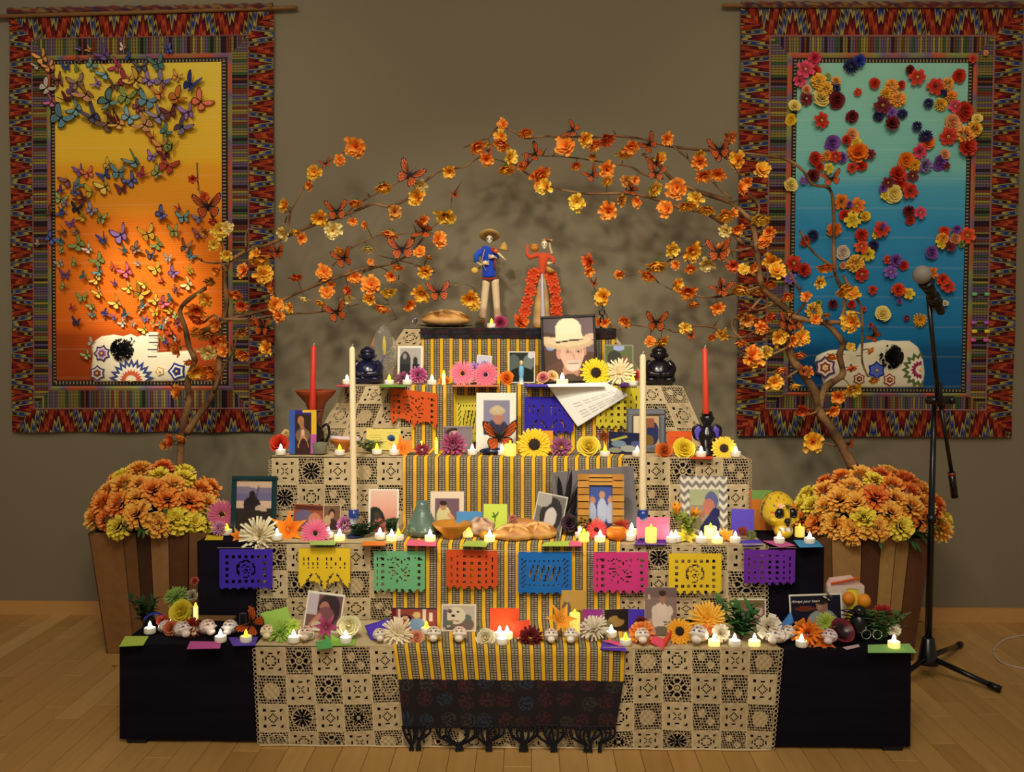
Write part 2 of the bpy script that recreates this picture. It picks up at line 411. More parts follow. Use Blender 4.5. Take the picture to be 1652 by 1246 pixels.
    a, bq = poleL; pa = U(a[0], a[1], TY-.012); pb = U(bq[0], bq[1], TY-.012); c = (pa+pb)/2
    mm = M(); d = pb-c; mm.tube([-d, -d*.98, d*.98, d], [.006, .0095, .0095, .006], 10, (128, 88, 48))
    o = obj('wooden_pole', mm.mesh('wooden_pole', 'wood', True), None, c)
    return root, o
attrmat('cord_', .9); MATS['cord'] = MATS['cord_'];
m, nt, b = nodes('pink_cord'); b.inputs['Base Color'].default_value = lin((150, 98, 92)); b.inputs['Roughness'].default_value = .9; MATS['cord'] = m
tapL, pole = tapestry('woven tapestry with yellow to orange field hanging on left wall', [(13, 442), (49, 402), (51, 400), (74, 375), (80, 368), (87, 358)], [(18, 697), (61, 661), (63, 658), (90, 630), (97, 623), (104, 614)],
    [(15, 20), (441, 12), (443, 697), (20, 697)], 'sunset_wool', ((-14, 27), (480, 12)))
tag(pole, 'wooden pole holding up the orange butterfly tapestry', 'pole')
tapR, pole = tapestry('woven tapestry with teal to blue field hanging on right wall', [(1190, 1650), (1237, 1606), (1240, 1603), (1267, 1578), (1275, 1571), (1283, 1563)], [(10, 705), (57, 663), (60, 660), (86, 640), (94, 634), (102, 627)],
    [(1195, 10), (1650, 10), (1632, 706), (1188, 703)], 'sea_wool', ((1165, 9), (1675, 10)))
tag(pole, 'wooden pole holding up the blue flower tapestry', 'pole')
# ================================================================ flowers and butterflies library
CN = dict(r=((206, 46, 22), 'red'), o=((242, 122, 20), 'orange'), y=((246, 206, 40), 'yellow'), m=((112, 20, 30), 'maroon'), p=((132, 78, 178), 'purple'), b=((36, 60, 170), 'blue'),
    v=((34, 32, 92), 'navy'), k=((222, 60, 96), 'pink'), c=((246, 168, 112), 'peach'), w=((232, 214, 190), 'white'), g=((140, 168, 70), 'green'), d=((24, 20, 40), 'black'),
    t=((70, 138, 140), 'teal'), l=((140, 120, 176), 'lavender'), n=((120, 76, 50), 'brown'), e=((250, 226, 120), 'pale yellow'), f=((232, 74, 20), 'deep orange'), a=((252, 158, 40), 'golden orange'), i=((196, 60, 130), 'magenta'), s=((250, 186, 30), 'golden yellow'), h=((96, 160, 186), 'light blue'))
FM = {}
def fmesh(kind, c0, c1=None, seed=0):
    key = (kind, c0, c1, seed)
    if key in FM: return FM[key]
    q = M(); r = random.Random(seed*31+7); c1 = c1 or c0
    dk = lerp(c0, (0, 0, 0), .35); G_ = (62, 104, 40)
    if kind == 'marigold':       # ruffled pompon, radius 1
        for n, r0, L, el, z in ((13, .5, .5, -.25, -.12), (14, .48, .52, .3, -.02), (13, .38, .5, .75, .08), (11, .26, .42, 1.05, .2), (9, .14, .36, 1.3, .3), (4, .03, .28, 1.5, .36)):
            for j in range(n):
                q.petal(L*r.uniform(.8, 1.15), .30, el+r.uniform(-.25, .25), 2*PI*(j+r.random()*.7)/n, r0, z, r.uniform(.3, 1.3), lerp(c0, (150, 60, 0), .12), lerp(c1, (255, 236, 170), r.uniform(.05, .45)), .3, 2, .9)
    elif kind == 'bloom':        # wired silk bloom with green calyx
        for n, r0, L, el, z in ((9, .12, 1.0, .62, -.3), (9, .12, .9, .9, -.25), (8, .1, .85, 1.1, -.25), (6, .05, .8, 1.3, -.2)):
            for j in range(n): q.petal(L*r.uniform(.8, 1.15), .55, el+r.uniform(-.2, .2), 2*PI*(j+r.random()*.6)/n, r0, z, r.uniform(.1, .8), c1, lerp(c0, (255, 224, 130), r.uniform(0, .35)), .25, 3, .9)
        q.lathe([(.03, -.6), (.16, -.5), (.2, -.26), (.1, -.15)], 6, G_)
        for j in range(3): q.petal(.5, .22, -.1, j*2.1+r.random(), .1, -.35, .8, G_, (92, 132, 56), .1, 2, .1)
    elif kind == 'rose':
        for k in range(20):
            t = k/20; az = k*2.4; rr = .10+.62*t
            vs = []; cs = []
            for a in range(5):
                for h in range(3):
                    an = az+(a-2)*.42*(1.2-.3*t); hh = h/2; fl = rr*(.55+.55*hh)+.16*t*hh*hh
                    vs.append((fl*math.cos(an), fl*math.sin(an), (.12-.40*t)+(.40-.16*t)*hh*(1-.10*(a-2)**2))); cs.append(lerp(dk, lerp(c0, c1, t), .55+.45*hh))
            q.add(vs, [(a*3+h, a*3+3+h, a*3+4+h, a*3+1+h) for a in range(4) for h in (0, 1)], cs)
        q.ell((0, 0, .12), (.12, .12, .32), lerp(c0, c1, .3), 10, 6)
        q.lathe([(.05, -.45), (.4, -.28), (.72, -.2), (.3, -.15)], 10, lerp(c1, G_, .4))
    elif kind == 'open':         # felt flower, 6 broad petals, centre
        for L, z, n in ((.95, 0, 6), (.7, .08, 5)):
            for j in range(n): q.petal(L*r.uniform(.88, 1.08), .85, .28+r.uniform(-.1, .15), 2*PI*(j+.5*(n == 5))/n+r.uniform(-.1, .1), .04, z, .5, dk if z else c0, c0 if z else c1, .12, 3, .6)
        for j in range(7): q.ell((.1*math.cos(j), .1*math.sin(j), .16), .06, (60, 40, 20) if seed % 2 else (240, 200, 90), 5, 3)
    elif kind in ('gerbera', 'sunflower'):
        n = 20 if kind == 'gerbera' else 17; W = .22 if kind == 'gerbera' else .34
        for L, z, off in ((.82, 0, 0), (.72, .05, .5)):
            for j in range(n): q.petal(L*r.uniform(.9, 1.05), W, .2, 2*PI*(j+off)/n+r.uniform(-.05, .05), .2, z, .35, c0, c1, .2, 3, .35)
        R_ = .16 if kind == 'gerbera' else .42; q.ell((0, 0, .06), (R_, R_, .1), (44, 16, 22) if kind == 'gerbera' else (40, 24, 12), 12, 5)
        if kind == 'sunflower':
            for j in range(26):
                a = j*2.4; rr = .4*math.sqrt(j/26); q.ell((rr*math.cos(a), rr*math.sin(a), .15-.1*rr), .035, (64, 38, 18), 4, 3)
    elif kind == 'spider':
        for n, L, el, r0 in ((26, .95, .1, .08), (24, .85, .4, .08), (18, .62, .75, .06), (10, .35, 1.1, .03)):
            for j in range(n): q.petal(L*r.uniform(.8, 1.08), .2, el+r.uniform(-.12, .12), 2*PI*j/n+r.uniform(-.1, .1), r0, 0, r.uniform(-.3, .7), c0, c1, .3, 3, .5)
    elif kind == 'mum':
        for n, r0, L, el, z in ((15, .35, .6, -.1, -.05), (15, .32, .58, .35, .05), (13, .25, .52, .75, .14), (10, .15, .45, 1.05, .24), (6, .05, .4, 1.35, .3)):
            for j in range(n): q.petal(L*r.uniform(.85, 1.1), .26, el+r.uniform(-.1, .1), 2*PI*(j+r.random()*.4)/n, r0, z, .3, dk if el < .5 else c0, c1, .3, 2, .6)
    elif kind == 'lily':
        for j in range(6): q.petal(1.2, .95 if j % 2 else .75, .9, PI*j/3, .06, -.3, 1.2, c0, c1, .2, 5, .08)
        for j in range(5): q.tube([(0, 0, -.3), (.12*math.cos(j*1.25), .12*math.sin(j*1.25), .3)], .015, 4, (240, 220, 120)); q.ell((.12*math.cos(j*1.25), .12*math.sin(j*1.25), .32), .04, (90, 40, 16), 4, 3)
    elif kind == 'tulip':
        for j in range(6): q.petal(1.0, .62, 1.25, PI*j/3, .1, -.4, .35, c0, c1, .1, 4, .3)
        q.tube([(0, 0, -1.1), (0, 0, -.35)], .05, 5, (96, 140, 56))
    elif kind == 'peony':
        for n, L, el, z in ((8, .85, .2, -.1), (8, .75, .6, -.05), (7, .6, .95, 0), (5, .45, 1.25, .05)):
            for j in range(n): q.petal(L*r.uniform(.85, 1.1), .6, el, 2*PI*(j+r.random()*.4)/n, .08, z, -.2, c0, c1, .25, 3, .85)
    elif kind == 'sprig':        # leafy green sprig
        for s_ in range(9):
            a0 = s_*2.4; rr_ = .15+.5*(s_ % 3)/2; dx, dy = math.cos(a0)*rr_, math.sin(a0)*rr_
            q.tube([(0, 0, 0), (dx*.5, dy*.5, .5), (dx, dy, .9)], .015, 4, dk)
            for j in range(9):
                t = .15+j*.095; q.petal(.40, .3, .3+r.uniform(-.2, .6), a0+(1.2 if j % 2 else -1.2)+r.uniform(-.3, .3), 0, 0, .6, c0, c1, .1, 2, .1, T=Matrix.Translation((dx*t, dy*t, .95*t)))
    me = q.mesh(kind, 'petal'); FM[key] = me; return me
CAMV = Vector((0, -1, 0))
def facing(tx=0, tz=0, spin=0):
    "rotation turning local +Z towards the viewer side (-y), then tilted up by tx and sideways by tz"
    return (Matrix.Rotation(tz, 4, 'Z') @ Matrix.Rotation(PI/2-tx, 4, 'X') @ Matrix.Rotation(spin, 4, 'Z'))
def flower(name, kind, c0, c1, px, py, Y, dpx, tx=.2, tz=0, label=None, cat='flower', group=None, parent=None, seed=0, P=None, scale=None):
    p = P or U(px, py, Y); s = scale or dpx*p.y/F/2
    me = fmesh(kind, c0, c1, seed)
    o = obj(name, me, parent); mat = Matrix.Translation(p) @ facing(tx, tz, seed*1.7+px*.13) @ Matrix.Scale(s, 4)
    o.matrix_local = (Matrix.Translation(-parent.location) @ mat) if parent else mat
    if label: tag(o, label, cat, group)
    return o
FW = [(0, .06), (.16, .26), (.36, .46), (.52, .56), (.6, .5), (.58, .34), (.5, .18), (.36, .04), (.14, -.02), (0, 0)]
HW = [(0, .02), (.18, 0), (.36, 0), (.44, -.1), (.42, -.24), (.32, -.38), (.2, -.44), (.1, -.34), (.03, -.16), (0, -.05)]
BMC = {}
def bfly(c, edge=(20, 14, 12), fold=.35, veins=False, style=0):
    key = (c, edge, fold, veins, style)
    if key in BMC: return BMC[key]
    q = M()
    c2 = lerp(c, (255, 255, 255), .25) if style % 2 else lerp(c, (0, 0, 0), .2)
    for sg in (-1, 1):
        for W_, zz in ((FW, 0), (HW, -.006)):
            cx = sum(p[0] for p in W_)/len(W_); cy = sum(p[1] for p in W_)/len(W_); n = len(W_)
            vs = []; cs = []
            for k, cc in ((1, edge), (.84, edge), (.80, c), (.35, c2)):
                for p in W_: vs.append((cx+(p[0]-cx)*k, cy+(p[1]-cy)*k)); cs.append(cc)
            vs.append((cx, cy)); cs.append(c)
            vs = [(sg*x*math.cos(fold), y, abs(x)*math.sin(fold)+zz) for x, y in vs]
            fs = [(r_*n+i, r_*n+(i+1) % n, (r_+1)*n+(i+1) % n, (r_+1)*n+i) for r_ in range(3) for i in range(n)]+[(3*n+i, 3*n+(i+1) % n, 4*n) for i in range(n)]
            q.add(vs, fs, cs)
            if veins:
                for p in W_[1:-1:1]:
                    a = (.02, .0); L = ((p[0]-a[0]), (p[1]-a[1])); nx, ny = -L[1]*.02, L[0]*.02
                    pts = [(a[0]+nx, a[1]+ny), (a[0]-nx, a[1]-ny), (p[0]-nx*.5, p[1]-ny*.5), (p[0]+nx*.5, p[1]+ny*.5)]
                    q.add([(sg*x*math.cos(fold), y, abs(x)*math.sin(fold)+zz+.006) for x, y in pts], [(0, 1, 2, 3)], edge)
                for p in (W_[2], W_[3], W_[4], W_[5]):
                    x, y = cx+(p[0]-cx)*.93, cy+(p[1]-cy)*.93
                    q.ell((sg*x*math.cos(fold), y, x*math.sin(fold)+zz+.004), (.016, .016, .004), (235, 225, 210), 4, 2)
    q.ell((0, -.02, .0), (.035, .2, .035), (26, 18, 14), 6, 4)
    for sg in (-1, 1): q.tube([(0, .15, .01), (sg*.08, .34, .05), (sg*.12, .42, .05)], .008, 3, (20, 16, 14))
    me = q.mesh('butterfly', 'petal'); BMC[key] = me; return me
def monarch(px, py, w, Y, ang=0, label='orange and black monarch butterfly', tx=.2, tz=0, parent=None, group='monarch butterflies', seed=0, P=None):
    p = P or U(px, py, Y); s = w*p.y/F/1.15
    me = bfly((214, 92, 24), (22, 14, 10), [.15, .45, .75][seed % 3], True)
    o = obj('monarch_butterfly', me); o.matrix_world = Matrix.Translation(p) @ facing(tx, tz, 0) @ Matrix.Rotation(ang, 4, 'Z') @ Matrix.Scale(s, 4)
    tag(o, label, 'butterfly', group); return o
# ------------------------------------------------ paper butterflies on the left tapestry
def parse(s): return [(float(a), float(b), c, float(d)) for a, b, c, d in (t.split(',') for t in s.split())]
A = "235,325,a,75 210,370,w,50 275,375,o,60 370,375,b,55 445,270,p,40 495,275,a,30 440,335,m,40 440,385,g,50 510,365,t,60 585,310,p,80 595,415,h,80 650,370,k,65 690,270,w,45 725,325,b,50 790,375,d,70 880,360,t,80 940,280,b,60 905,455,l,85 990,430,a,55 1065,475,b,100 1120,570,f,95 990,550,o,90 895,530,o,85 820,565,h,95 760,450,s,100 710,450,k,90 830,450,p,70 640,480,n,60 610,570,t,120 705,545,g,90 545,470,p,50 485,530,c,105 430,465,n,80 405,515,p,65 325,450,m,75 260,490,w,75 290,570,i,65 365,560,m,65 425,610,t,80 340,660,h,110 520,655,v,110 605,690,n,90 665,695,a,80 640,660,m,70 720,655,h,80 810,700,c,95 890,655,l,105 950,630,m,80 1050,630,p,85 1015,710,l,100 770,600,m,60 780,510,g,50 855,770,r,60 925,735,t,65 905,820,o,85 960,815,g,95 850,875,p,60 925,865,m,60 760,910,t,100 935,925,r,90 880,970,g,70 795,980,k,65 735,1010,b,70 665,965,h,80 605,925,y,60 585,980,b,60 590,1045,y,85 515,1075,y,75 490,970,f,60 450,955,p,60 385,1010,m,75 435,1030,t,50 420,1075,b,50 345,1065,p,50 340,1115,g,60 460,1115,m,65 370,1140,l,50 430,1165,d,60 345,1190,b,50 290,1190,n,60 510,1175,l,65 465,1215,y,60 565,1220,g,70 680,1055,m,60 905,1200,b,75 1000,1165,k,40 1025,1215,t,65 1115,1220,l,60"
B = "330,10,b,40 375,70,p,40 405,110,n,40 345,110,n,50 270,150,b,60 325,165,t,40 205,175,w,45 415,180,g,70 470,205,w,50 550,155,b,60 640,130,p,90 780,125,s,80 920,110,g,70 835,180,g,55 720,205,n,60 655,210,t,45 800,235,d,50 890,250,w,45 980,195,n,70 1010,240,t,45 1055,125,m,60 730,280,w,35 325,210,g,40 315,280,w,45 400,280,g,45 520,265,g,60 525,325,t,50 445,350,t,45 510,365,s,60 345,340,p,50 340,405,g,45 600,300,f,40 670,325,k,70 605,385,p,35 680,410,y,55 740,440,s,75 765,390,y,55 825,310,y,60 920,330,p,60 1005,320,y,50 995,390,e,60 855,365,f,35 525,440,y,60 435,460,g,50 485,505,g,45 380,515,k,35 490,550,t,35 555,545,b,40 605,565,p,35 405,590,v,50 620,490,s,65 665,550,h,50 650,595,w,45 705,600,w,30 755,505,h,45 820,475,y,50 865,490,k,60 910,470,t,50 930,420,m,40 820,540,y,50 735,530,a,40 770,575,l,35 765,630,y,50 870,580,w,45 855,612,t,40 895,530,y,40 860,680,g,40 810,600,a,40 940,600,m,45 880,700,p,40 930,560,g,40 905,640,r,40 935,680,t,35 490,700,w,50 460,765,g,50 705,690,b,30"
k = 0
for src, ox, oy, sc in ((A, 0, 0, 3.461), (B, 0, 340, 3.278)):
    for (x, y, c, sz) in parse(src):
        k += 1; px, py, wd = x/sc+ox, y/sc+oy, sz/sc
        p = U(px, py, TY-.016); s = wd*p.y/F/.92; cc = lerp(CN[c][0], (170, 150, 130), .22)
        me = bfly(cc, (24, 18, 18) if k % 3 else lerp(cc, (0, 0, 0), .7), [.25, .6, .9][k % 3], False, k % 2)
        o = obj('paper_butterfly', me); o.matrix_world = Matrix.Translation(p) @ facing(R.uniform(-.2, .3), R.uniform(-.4, .4)) @ Matrix.Rotation(R.uniform(-1.1, 1.1), 4, 'Z') @ Matrix.Scale(s, 4)
        size = 'large' if wd > 25 else ('small' if wd > 15 else 'tiny'); reg = 'upper' if py < 260 else 'lower'
        tag(o, '%s %s paper butterfly, %s tapestry half' % (size, CN[c][1], reg), 'butterfly', 'paper butterflies pinned on the orange tapestry')
# ------------------------------------------------ felt and silk flowers on the right tapestry
A = "540,310,k,70 490,370,k,90 545,380,r,70 460,430,k,65 560,430,s,75 610,405,g,40 655,430,a,50 600,470,s,75 580,515,e,105 650,470,v,60 660,530,m,95 495,525,m,70 500,475,c,60 435,560,e,70 415,635,y,65 735,350,v,80 775,325,b,70 770,490,r,42 860,440,r,62 575,640,r,80 740,620,m,70 950,455,a,68 1000,450,r,50 920,500,s,65 980,525,a,80 900,560,m,85 880,615,v,60 950,600,p,60 950,655,m,80 1005,605,v,55 1050,370,m,60 1085,410,r,80 1305,405,r,75 1180,460,r,85 1250,445,a,60 1265,510,a,65 1225,495,v,40 1145,548,v,52 1210,555,s,68 1380,315,r,45 1450,280,c,28 1285,565,k,70 1340,590,r,110 1405,630,e,58 1275,650,c,100 1390,685,s,80 1340,715,a,90 1250,725,r,90 1350,780,r,100 1085,670,v,52 635,760,p,92 740,715,c,80 710,745,r,55 760,755,y,55 690,835,p,60 650,830,r,60 770,810,o,115 835,820,m,55 545,840,r,80 605,830,a,60 565,885,r,50 615,895,y,55 790,880,r,60 740,890,r,55 530,935,m,75 480,960,p,45 415,980,e,82 1130,725,v,70 1140,760,o,76 1095,805,k,78 1025,850,o,90 1070,880,s,72 1125,880,l,75 1235,820,c,60 1210,865,p,88 1240,880,m,40 980,925,r,90 1060,935,m,60 1000,970,r,70 930,970,m,60 905,1000,p,50 1045,1015,r,85 960,1030,e,100 915,1040,y,50 1040,1120,m,60 1100,1130,k,62 1050,1165,r,62 680,1070,o,80 725,1085,p,40 765,1095,o,85 700,1140,r,65 740,1170,y,80 805,1150,y,62"
B = "890,100,r,85 900,80,p,40 860,130,y,40 785,130,r,70 785,190,f,70 850,185,v,60 820,230,y,70 755,280,s,85 785,335,r,80 690,220,w,80 690,290,c,45 640,100,o,80 530,130,v,62 490,160,r,60 425,280,r,90 480,315,r,75 410,360,p,60 1225,110,f,62 1215,150,a,60 1290,100,p,50 1345,130,f,82 1285,150,c,70 1205,175,y,60 1315,180,g,36 1255,190,m,60 1160,220,p,80 925,260,r,50 965,265,p,70 940,325,p,65 1010,290,r,60 845,420,r,48 980,420,f,75 1035,440,y,62 990,480,p,35 1155,330,o,62 1215,365,f,70 1240,400,r,75 1230,490,w,35 1160,495,m,50 635,495,m,50 900,545,e,88 1095,580,s,72 800,520,r,25 835,605,r,25 1025,570,m,35 735,495,r,50 535,530,s,85 560,490,g,38"
k = 0
for src, ox, oy, sc in ((A, 1150, 0, 3.291), (B, 1150, 340, 3.279)):
    for (x, y, c, sz) in parse(src):
        k += 1; px, py, wd = x/sc+ox, y/sc+oy, sz/sc*1.12; c0 = CN[c][0]
        kind = {'s': 'marigold', 'a': 'marigold', 'v': 'mum', 'e': 'rose', 'c': 'rose'}.get(c, ['open', 'peony', 'open', 'rose'][k % 4])
        if kind == 'marigold' and k % 3 == 0: kind = 'mum'
        sz_ = 'large' if wd > 24 else 'small'; reg = 'upper' if py < 330 else 'lower'
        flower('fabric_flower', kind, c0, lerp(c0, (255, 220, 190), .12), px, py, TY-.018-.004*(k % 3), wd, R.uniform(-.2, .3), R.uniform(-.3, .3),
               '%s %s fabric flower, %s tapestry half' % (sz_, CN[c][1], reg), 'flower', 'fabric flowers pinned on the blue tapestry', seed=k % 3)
# dark pony beads clipped on the striped border
for (px, py, c, nm) in ((1582, 475, (120, 190, 120), 'mint green'), (1581, 521, (176, 92, 190), 'purple'), (1582, 535, (236, 210, 50), 'yellow'), (1580, 549, (216, 90, 180), 'pink')):
    q = M()
    for dx in (-10, 10): q.lathe([(.004, -.011), (.0085, -.009), (.0085, .009), (.004, .011)], 10, c, T=Matrix.Translation((dx*4.38/F, 0, 0)) @ Matrix.Rotation(PI/2, 4, 'Y'))
    q.tube([(-.028, .002, 0), (.028, .002, 0)], .0025, 6, (30, 24, 24))
    o = obj('bead_pair', q.mesh('bead_pair', 'gloss', True), None, U(px, py, TY-.014)); tag(o, 'pair of %s beads on the striped tapestry border' % nm, 'beads', 'bead pairs on the right tapestry border')
# ------------------------------------------------ embroidered skulls
def local(pts, org, Y, sc=1, ox=0, oy=0): return [((U(x/sc+ox, y/sc+oy, Y)-org).x, (U(x/sc+ox, y/sc+oy, Y)-org).z) for x, y in pts]
def skull_panel(label, outline, eye, deco, sc, ox, oy, teeth):
    org = U(eye[0]/sc+ox, eye[1]/sc+oy, TY-.012); root = thing('embroidered_skull', label, 'skull', org)
    q = M(); P = local(outline, org, org.y, sc, ox, oy); n = len(P); cx, cz = [sum(p[i] for p in P)/n for i in (0, 1)]
    vs = []; cs = []
    for kk, d in ((1, .012), (1, .002), (.94, -.004), (.6, -.009)):
        for p in P: vs.append((cx+(p[0]-cx)*kk, d, cz+(p[1]-cz)*kk)); cs.append((240, 228, 196))
    vs.append((cx, -.01, cz)); cs.append((240, 228, 196))
    q.add(vs, [(r_*n+i, r_*n+(i+1) % n, (r_+1)*n+(i+1) % n, (r_+1)*n+i) for r_ in range(3) for i in range(n)]+[(3*n+i, 3*n+(i+1) % n, 4*n) for i in range(n)], cs)
    obj('padded_skull', q.mesh('padded_skull', 'fabric', True), root)
    q = M(); rad = eye[2]/sc*org.y/F
    for j in range(220):
        d = Vector((R.gauss(0, 1), R.gauss(0, 1)-1.0, R.gauss(0, 1))).normalized()
        q.petal(rad*.30, rad*.26, 1.2, 0, 0, 0, .6, (8, 7, 9), (18, 16, 20), .3, 2, .5, T=Matrix.Translation(Vector((0, -.006, 0))+Vector((d.x*rad*.75, d.y*rad*.4, d.z*rad*.75))) @ d.to_track_quat('Z', 'Y').to_matrix().to_4x4())
    q.ell((0, 0, 0), (rad*.95, .012, rad*.95), (8, 7, 9), 16, 8)
    o = obj('eye_fringe', q.mesh('eye_fringe', 'petal'), root); o['kind'] = 'stuff'
    for (x0, y0, x1, y1) in teeth:
        q = M(); PP = local([(x0, y0), (x1, y0), (x1, y1), (x0, y1)], org, org.y, sc, ox, oy); q.flat(PP, .006, (232, 222, 200), T=Matrix.Translation((0, -.008, 0)))
        PP2 = local([(x0, (y0+y1)/2-2), (x1, (y0+y1)/2-2), (x1, (y0+y1)/2+2), (x0, (y0+y1)/2+2)], org, org.y, sc, ox, oy); q.flat(PP2, .002, (60, 44, 40), T=Matrix.Translation((0, -.011, 0)))
        obj('tooth', q.mesh('tooth', 'fabric'), root)
    for (nm, kind, x, y, r_, cols, a0, a1, npet) in deco:
        q = M()
        for li, c in enumerate(cols):
            rr = r_*(1-.24*li)
            for j in range(npet):
                a = a0+(a1-a0)*(j+.5)/npet; ha = (a1-a0)/npet*.5
                pts = [(x, y), (x+rr*.75*math.cos(a-ha), y+rr*.75*math.sin(a-ha)), (x+rr*math.cos(a), y+rr*math.sin(a)), (x+rr*.75*math.cos(a+ha), y+rr*.75*math.sin(a+ha))]
                q.flat(local(pts, org, org.y, sc, ox, oy)[::-1], .002, c, T=Matrix.Translation((0, -.0105-.0012*li-.0006*(j % 2), 0)))
        q.ell((local([(x, y)], org, org.y, sc, ox, oy)[0][0], -.016, local([(x, y)], org, org.y, sc, ox, oy)[0][1]), (.006, .003, .006), (236, 190, 60), 8, 4)
        obj(nm, q.mesh(nm, 'fabric'), root)
    return root
W_ = (240, 230, 205)
skull_panel('white embroidered skull with black eye on orange tapestry', [(490, 760), (482, 715), (500, 690), (535, 665), (600, 655), (650, 665), (690, 652), (725, 668), (790, 642), (835, 643), (835, 790), (870, 812), (920, 815), (985, 780), (985, 740), (1030, 760), (1040, 860), (1000, 900), (900, 905), (500, 905), (480, 860)], (652, 735, 62),
    [('stitched_fan', 'f', 700, 900, 120, [(60, 70, 120), W_, (206, 92, 50), W_, (196, 80, 44)], -PI, 0, 11), ('stitched_rose', 'f', 545, 755, 46, [(70, 60, 92), (214, 190, 200), (150, 90, 140), (80, 60, 90)], 0, 2*PI, 7), ('stitched_leaves', 'f', 520, 860, 44, [(90, 74, 110), (226, 214, 190), (120, 60, 80)], 0, 2*PI, 6),
     ('stitched_flower', 'f', 940, 850, 50, [(36, 50, 130), W_, (36, 50, 130)], 0, 2*PI, 5), ('stitched_bud', 'f', 850, 850, 26, [(206, 150, 40), W_], 0, 2*PI, 5)], 3.278, 0, 340,
    [(790, 645, 838, 675), (790, 680, 838, 712), (786, 718, 834, 750), (786, 756, 834, 788)])
skull_panel('white embroidered skull with starburst flower on blue tapestry', [(540, 800), (548, 770), (575, 755), (620, 738), (660, 735), (700, 740), (760, 745), (780, 705), (870, 692), (900, 684), (960, 690), (1040, 688), (1085, 720), (1112, 780), (1122, 860), (1110, 935), (850, 938), (590, 935), (576, 880), (548, 835)], (940, 772, 64),
    [('stitched_starburst', 'f', 1090, 842, 96, [(90, 110, 60), W_, (150, 44, 80), W_, (196, 80, 120)], PI*.42, PI*1.58, 9), ('stitched_blue_flower', 'f', 862, 845, 50, [(40, 52, 150), (90, 110, 200)], 0, 2*PI, 6), ('stitched_red_flower', 'f', 930, 895, 36, [(160, 60, 50), W_, (150, 50, 50)], 0, 2*PI, 6),
     ('stitched_cheek_flower', 'f', 590, 830, 62, [(90, 60, 100), W_, (160, 70, 40), W_, (60, 60, 110)], 0, 2*PI, 6), ('stitched_brown_flower', 'f', 770, 890, 34, [(150, 60, 40), W_, (120, 44, 40)], 0, 2*PI, 6)], 3.279, 1150, 340,
    [(668, 745, 692, 775), (755, 750, 780, 785)])
# ------------------------------------------------ planters
def planter(label, x0, x1, xb0, xb1, ytop, zt, Yf, depth, dark, fr):
    pa, pb = U(x0, ytop, Yf), U(x1, ytop, Yf); xa, xb = pa.x, pb.x; cx = (xa+xb)/2; wb = xb-xa
    root = thing('wooden_planter', label, 'planter', (cx, Yf+depth/2, 0), group='tapered wooden planters'); H = pa.z
    ins = .045
    def plank(side, t0, t1, c):
        q = M(); th = .018; g_ = .0015
        def edge(t, z): # t in 0..1 along the side at height fraction z
            k = (H-z)/H*ins; hw = wb/2-k; hd = depth/2-k
            if side == 0: return Vector((-hw+2*hw*t, -hd, z)), Vector((0, 1, 0))
            if side == 1: return Vector((hw, -hd+2*hd*t, z)), Vector((-1, 0, 0))
            if side == 2: return Vector((hw-2*hw*t, hd, z)), Vector((0, -1, 0))
            return Vector((-hw, hd-2*hd*t, z)), Vector((1, 0, 0))
        vs = []
        e = R.uniform(-.002, .003)
        for z in (0.0, H):
            for t in (t0, t1):
                p, n_ = edge(t+(.004 if t == t0 else -.004), z); vs += [p-n_*e, p+n_*th]
        q.add(vs, [(0, 2, 6, 4), (1, 5, 7, 3), (0, 4, 5, 1), (2, 3, 7, 6), (4, 6, 7, 5), (0, 1, 3, 2)], c); obj('plank', q.mesh('plank', 'wood'), root)
    for sd in range(4):
        t = 0
        i = 0
        if sd == 0:
            for t1, c in fr: plank(0, t, t1, c); t = t1
        while t < .97:
            wdt = min(R.choice([.2, .25, .3]), 1-t)
            if 1-t-wdt < .1: wdt = 1-t
            c = R.choice([(112, 78, 46), (96, 62, 34), (124, 88, 52)]) if (i % 2 == 0) else dark
            plank(sd, t, t+wdt, c); t += wdt; i += 1
    q = M(); q.box((0, 0, H-.06), (wb-.05, depth-.05, .03), (34, 24, 16)); obj('soil', q.mesh('soil', 'bark'), root)
    q = M(); q.box((0, 0, .02), (wb-.14, depth-.14, .03), (60, 44, 30)); obj('bottom', q.mesh('bottom', 'wood'), root)
    return root, H, cx, wb
PL, HL, cxL, wL = planter('tapered wooden planter under the orange tapestry', 143, 345, 180, 0, 860, 0, 3.80, .44, (75, 45, 29), [(.27, (139, 95, 54)), (.38, (118, 79, 43)), (.49, (68, 41, 25)), (.64, (155, 111, 66)), (.80, (95, 56, 31)), (1, (118, 79, 45))])
PR, HR, cxR, wR = planter('tapered wooden planter under the blue tapestry', 1318, 1504, 0, 0, 868, 0, 3.80, .44, (84, 50, 29), [(.125, (104, 68, 38)), (.39, (170, 127, 75)), (.555, (88, 52, 31)), (.69, (173, 132, 77)), (.81, (161, 120, 70)), (1, (98, 59, 36))])
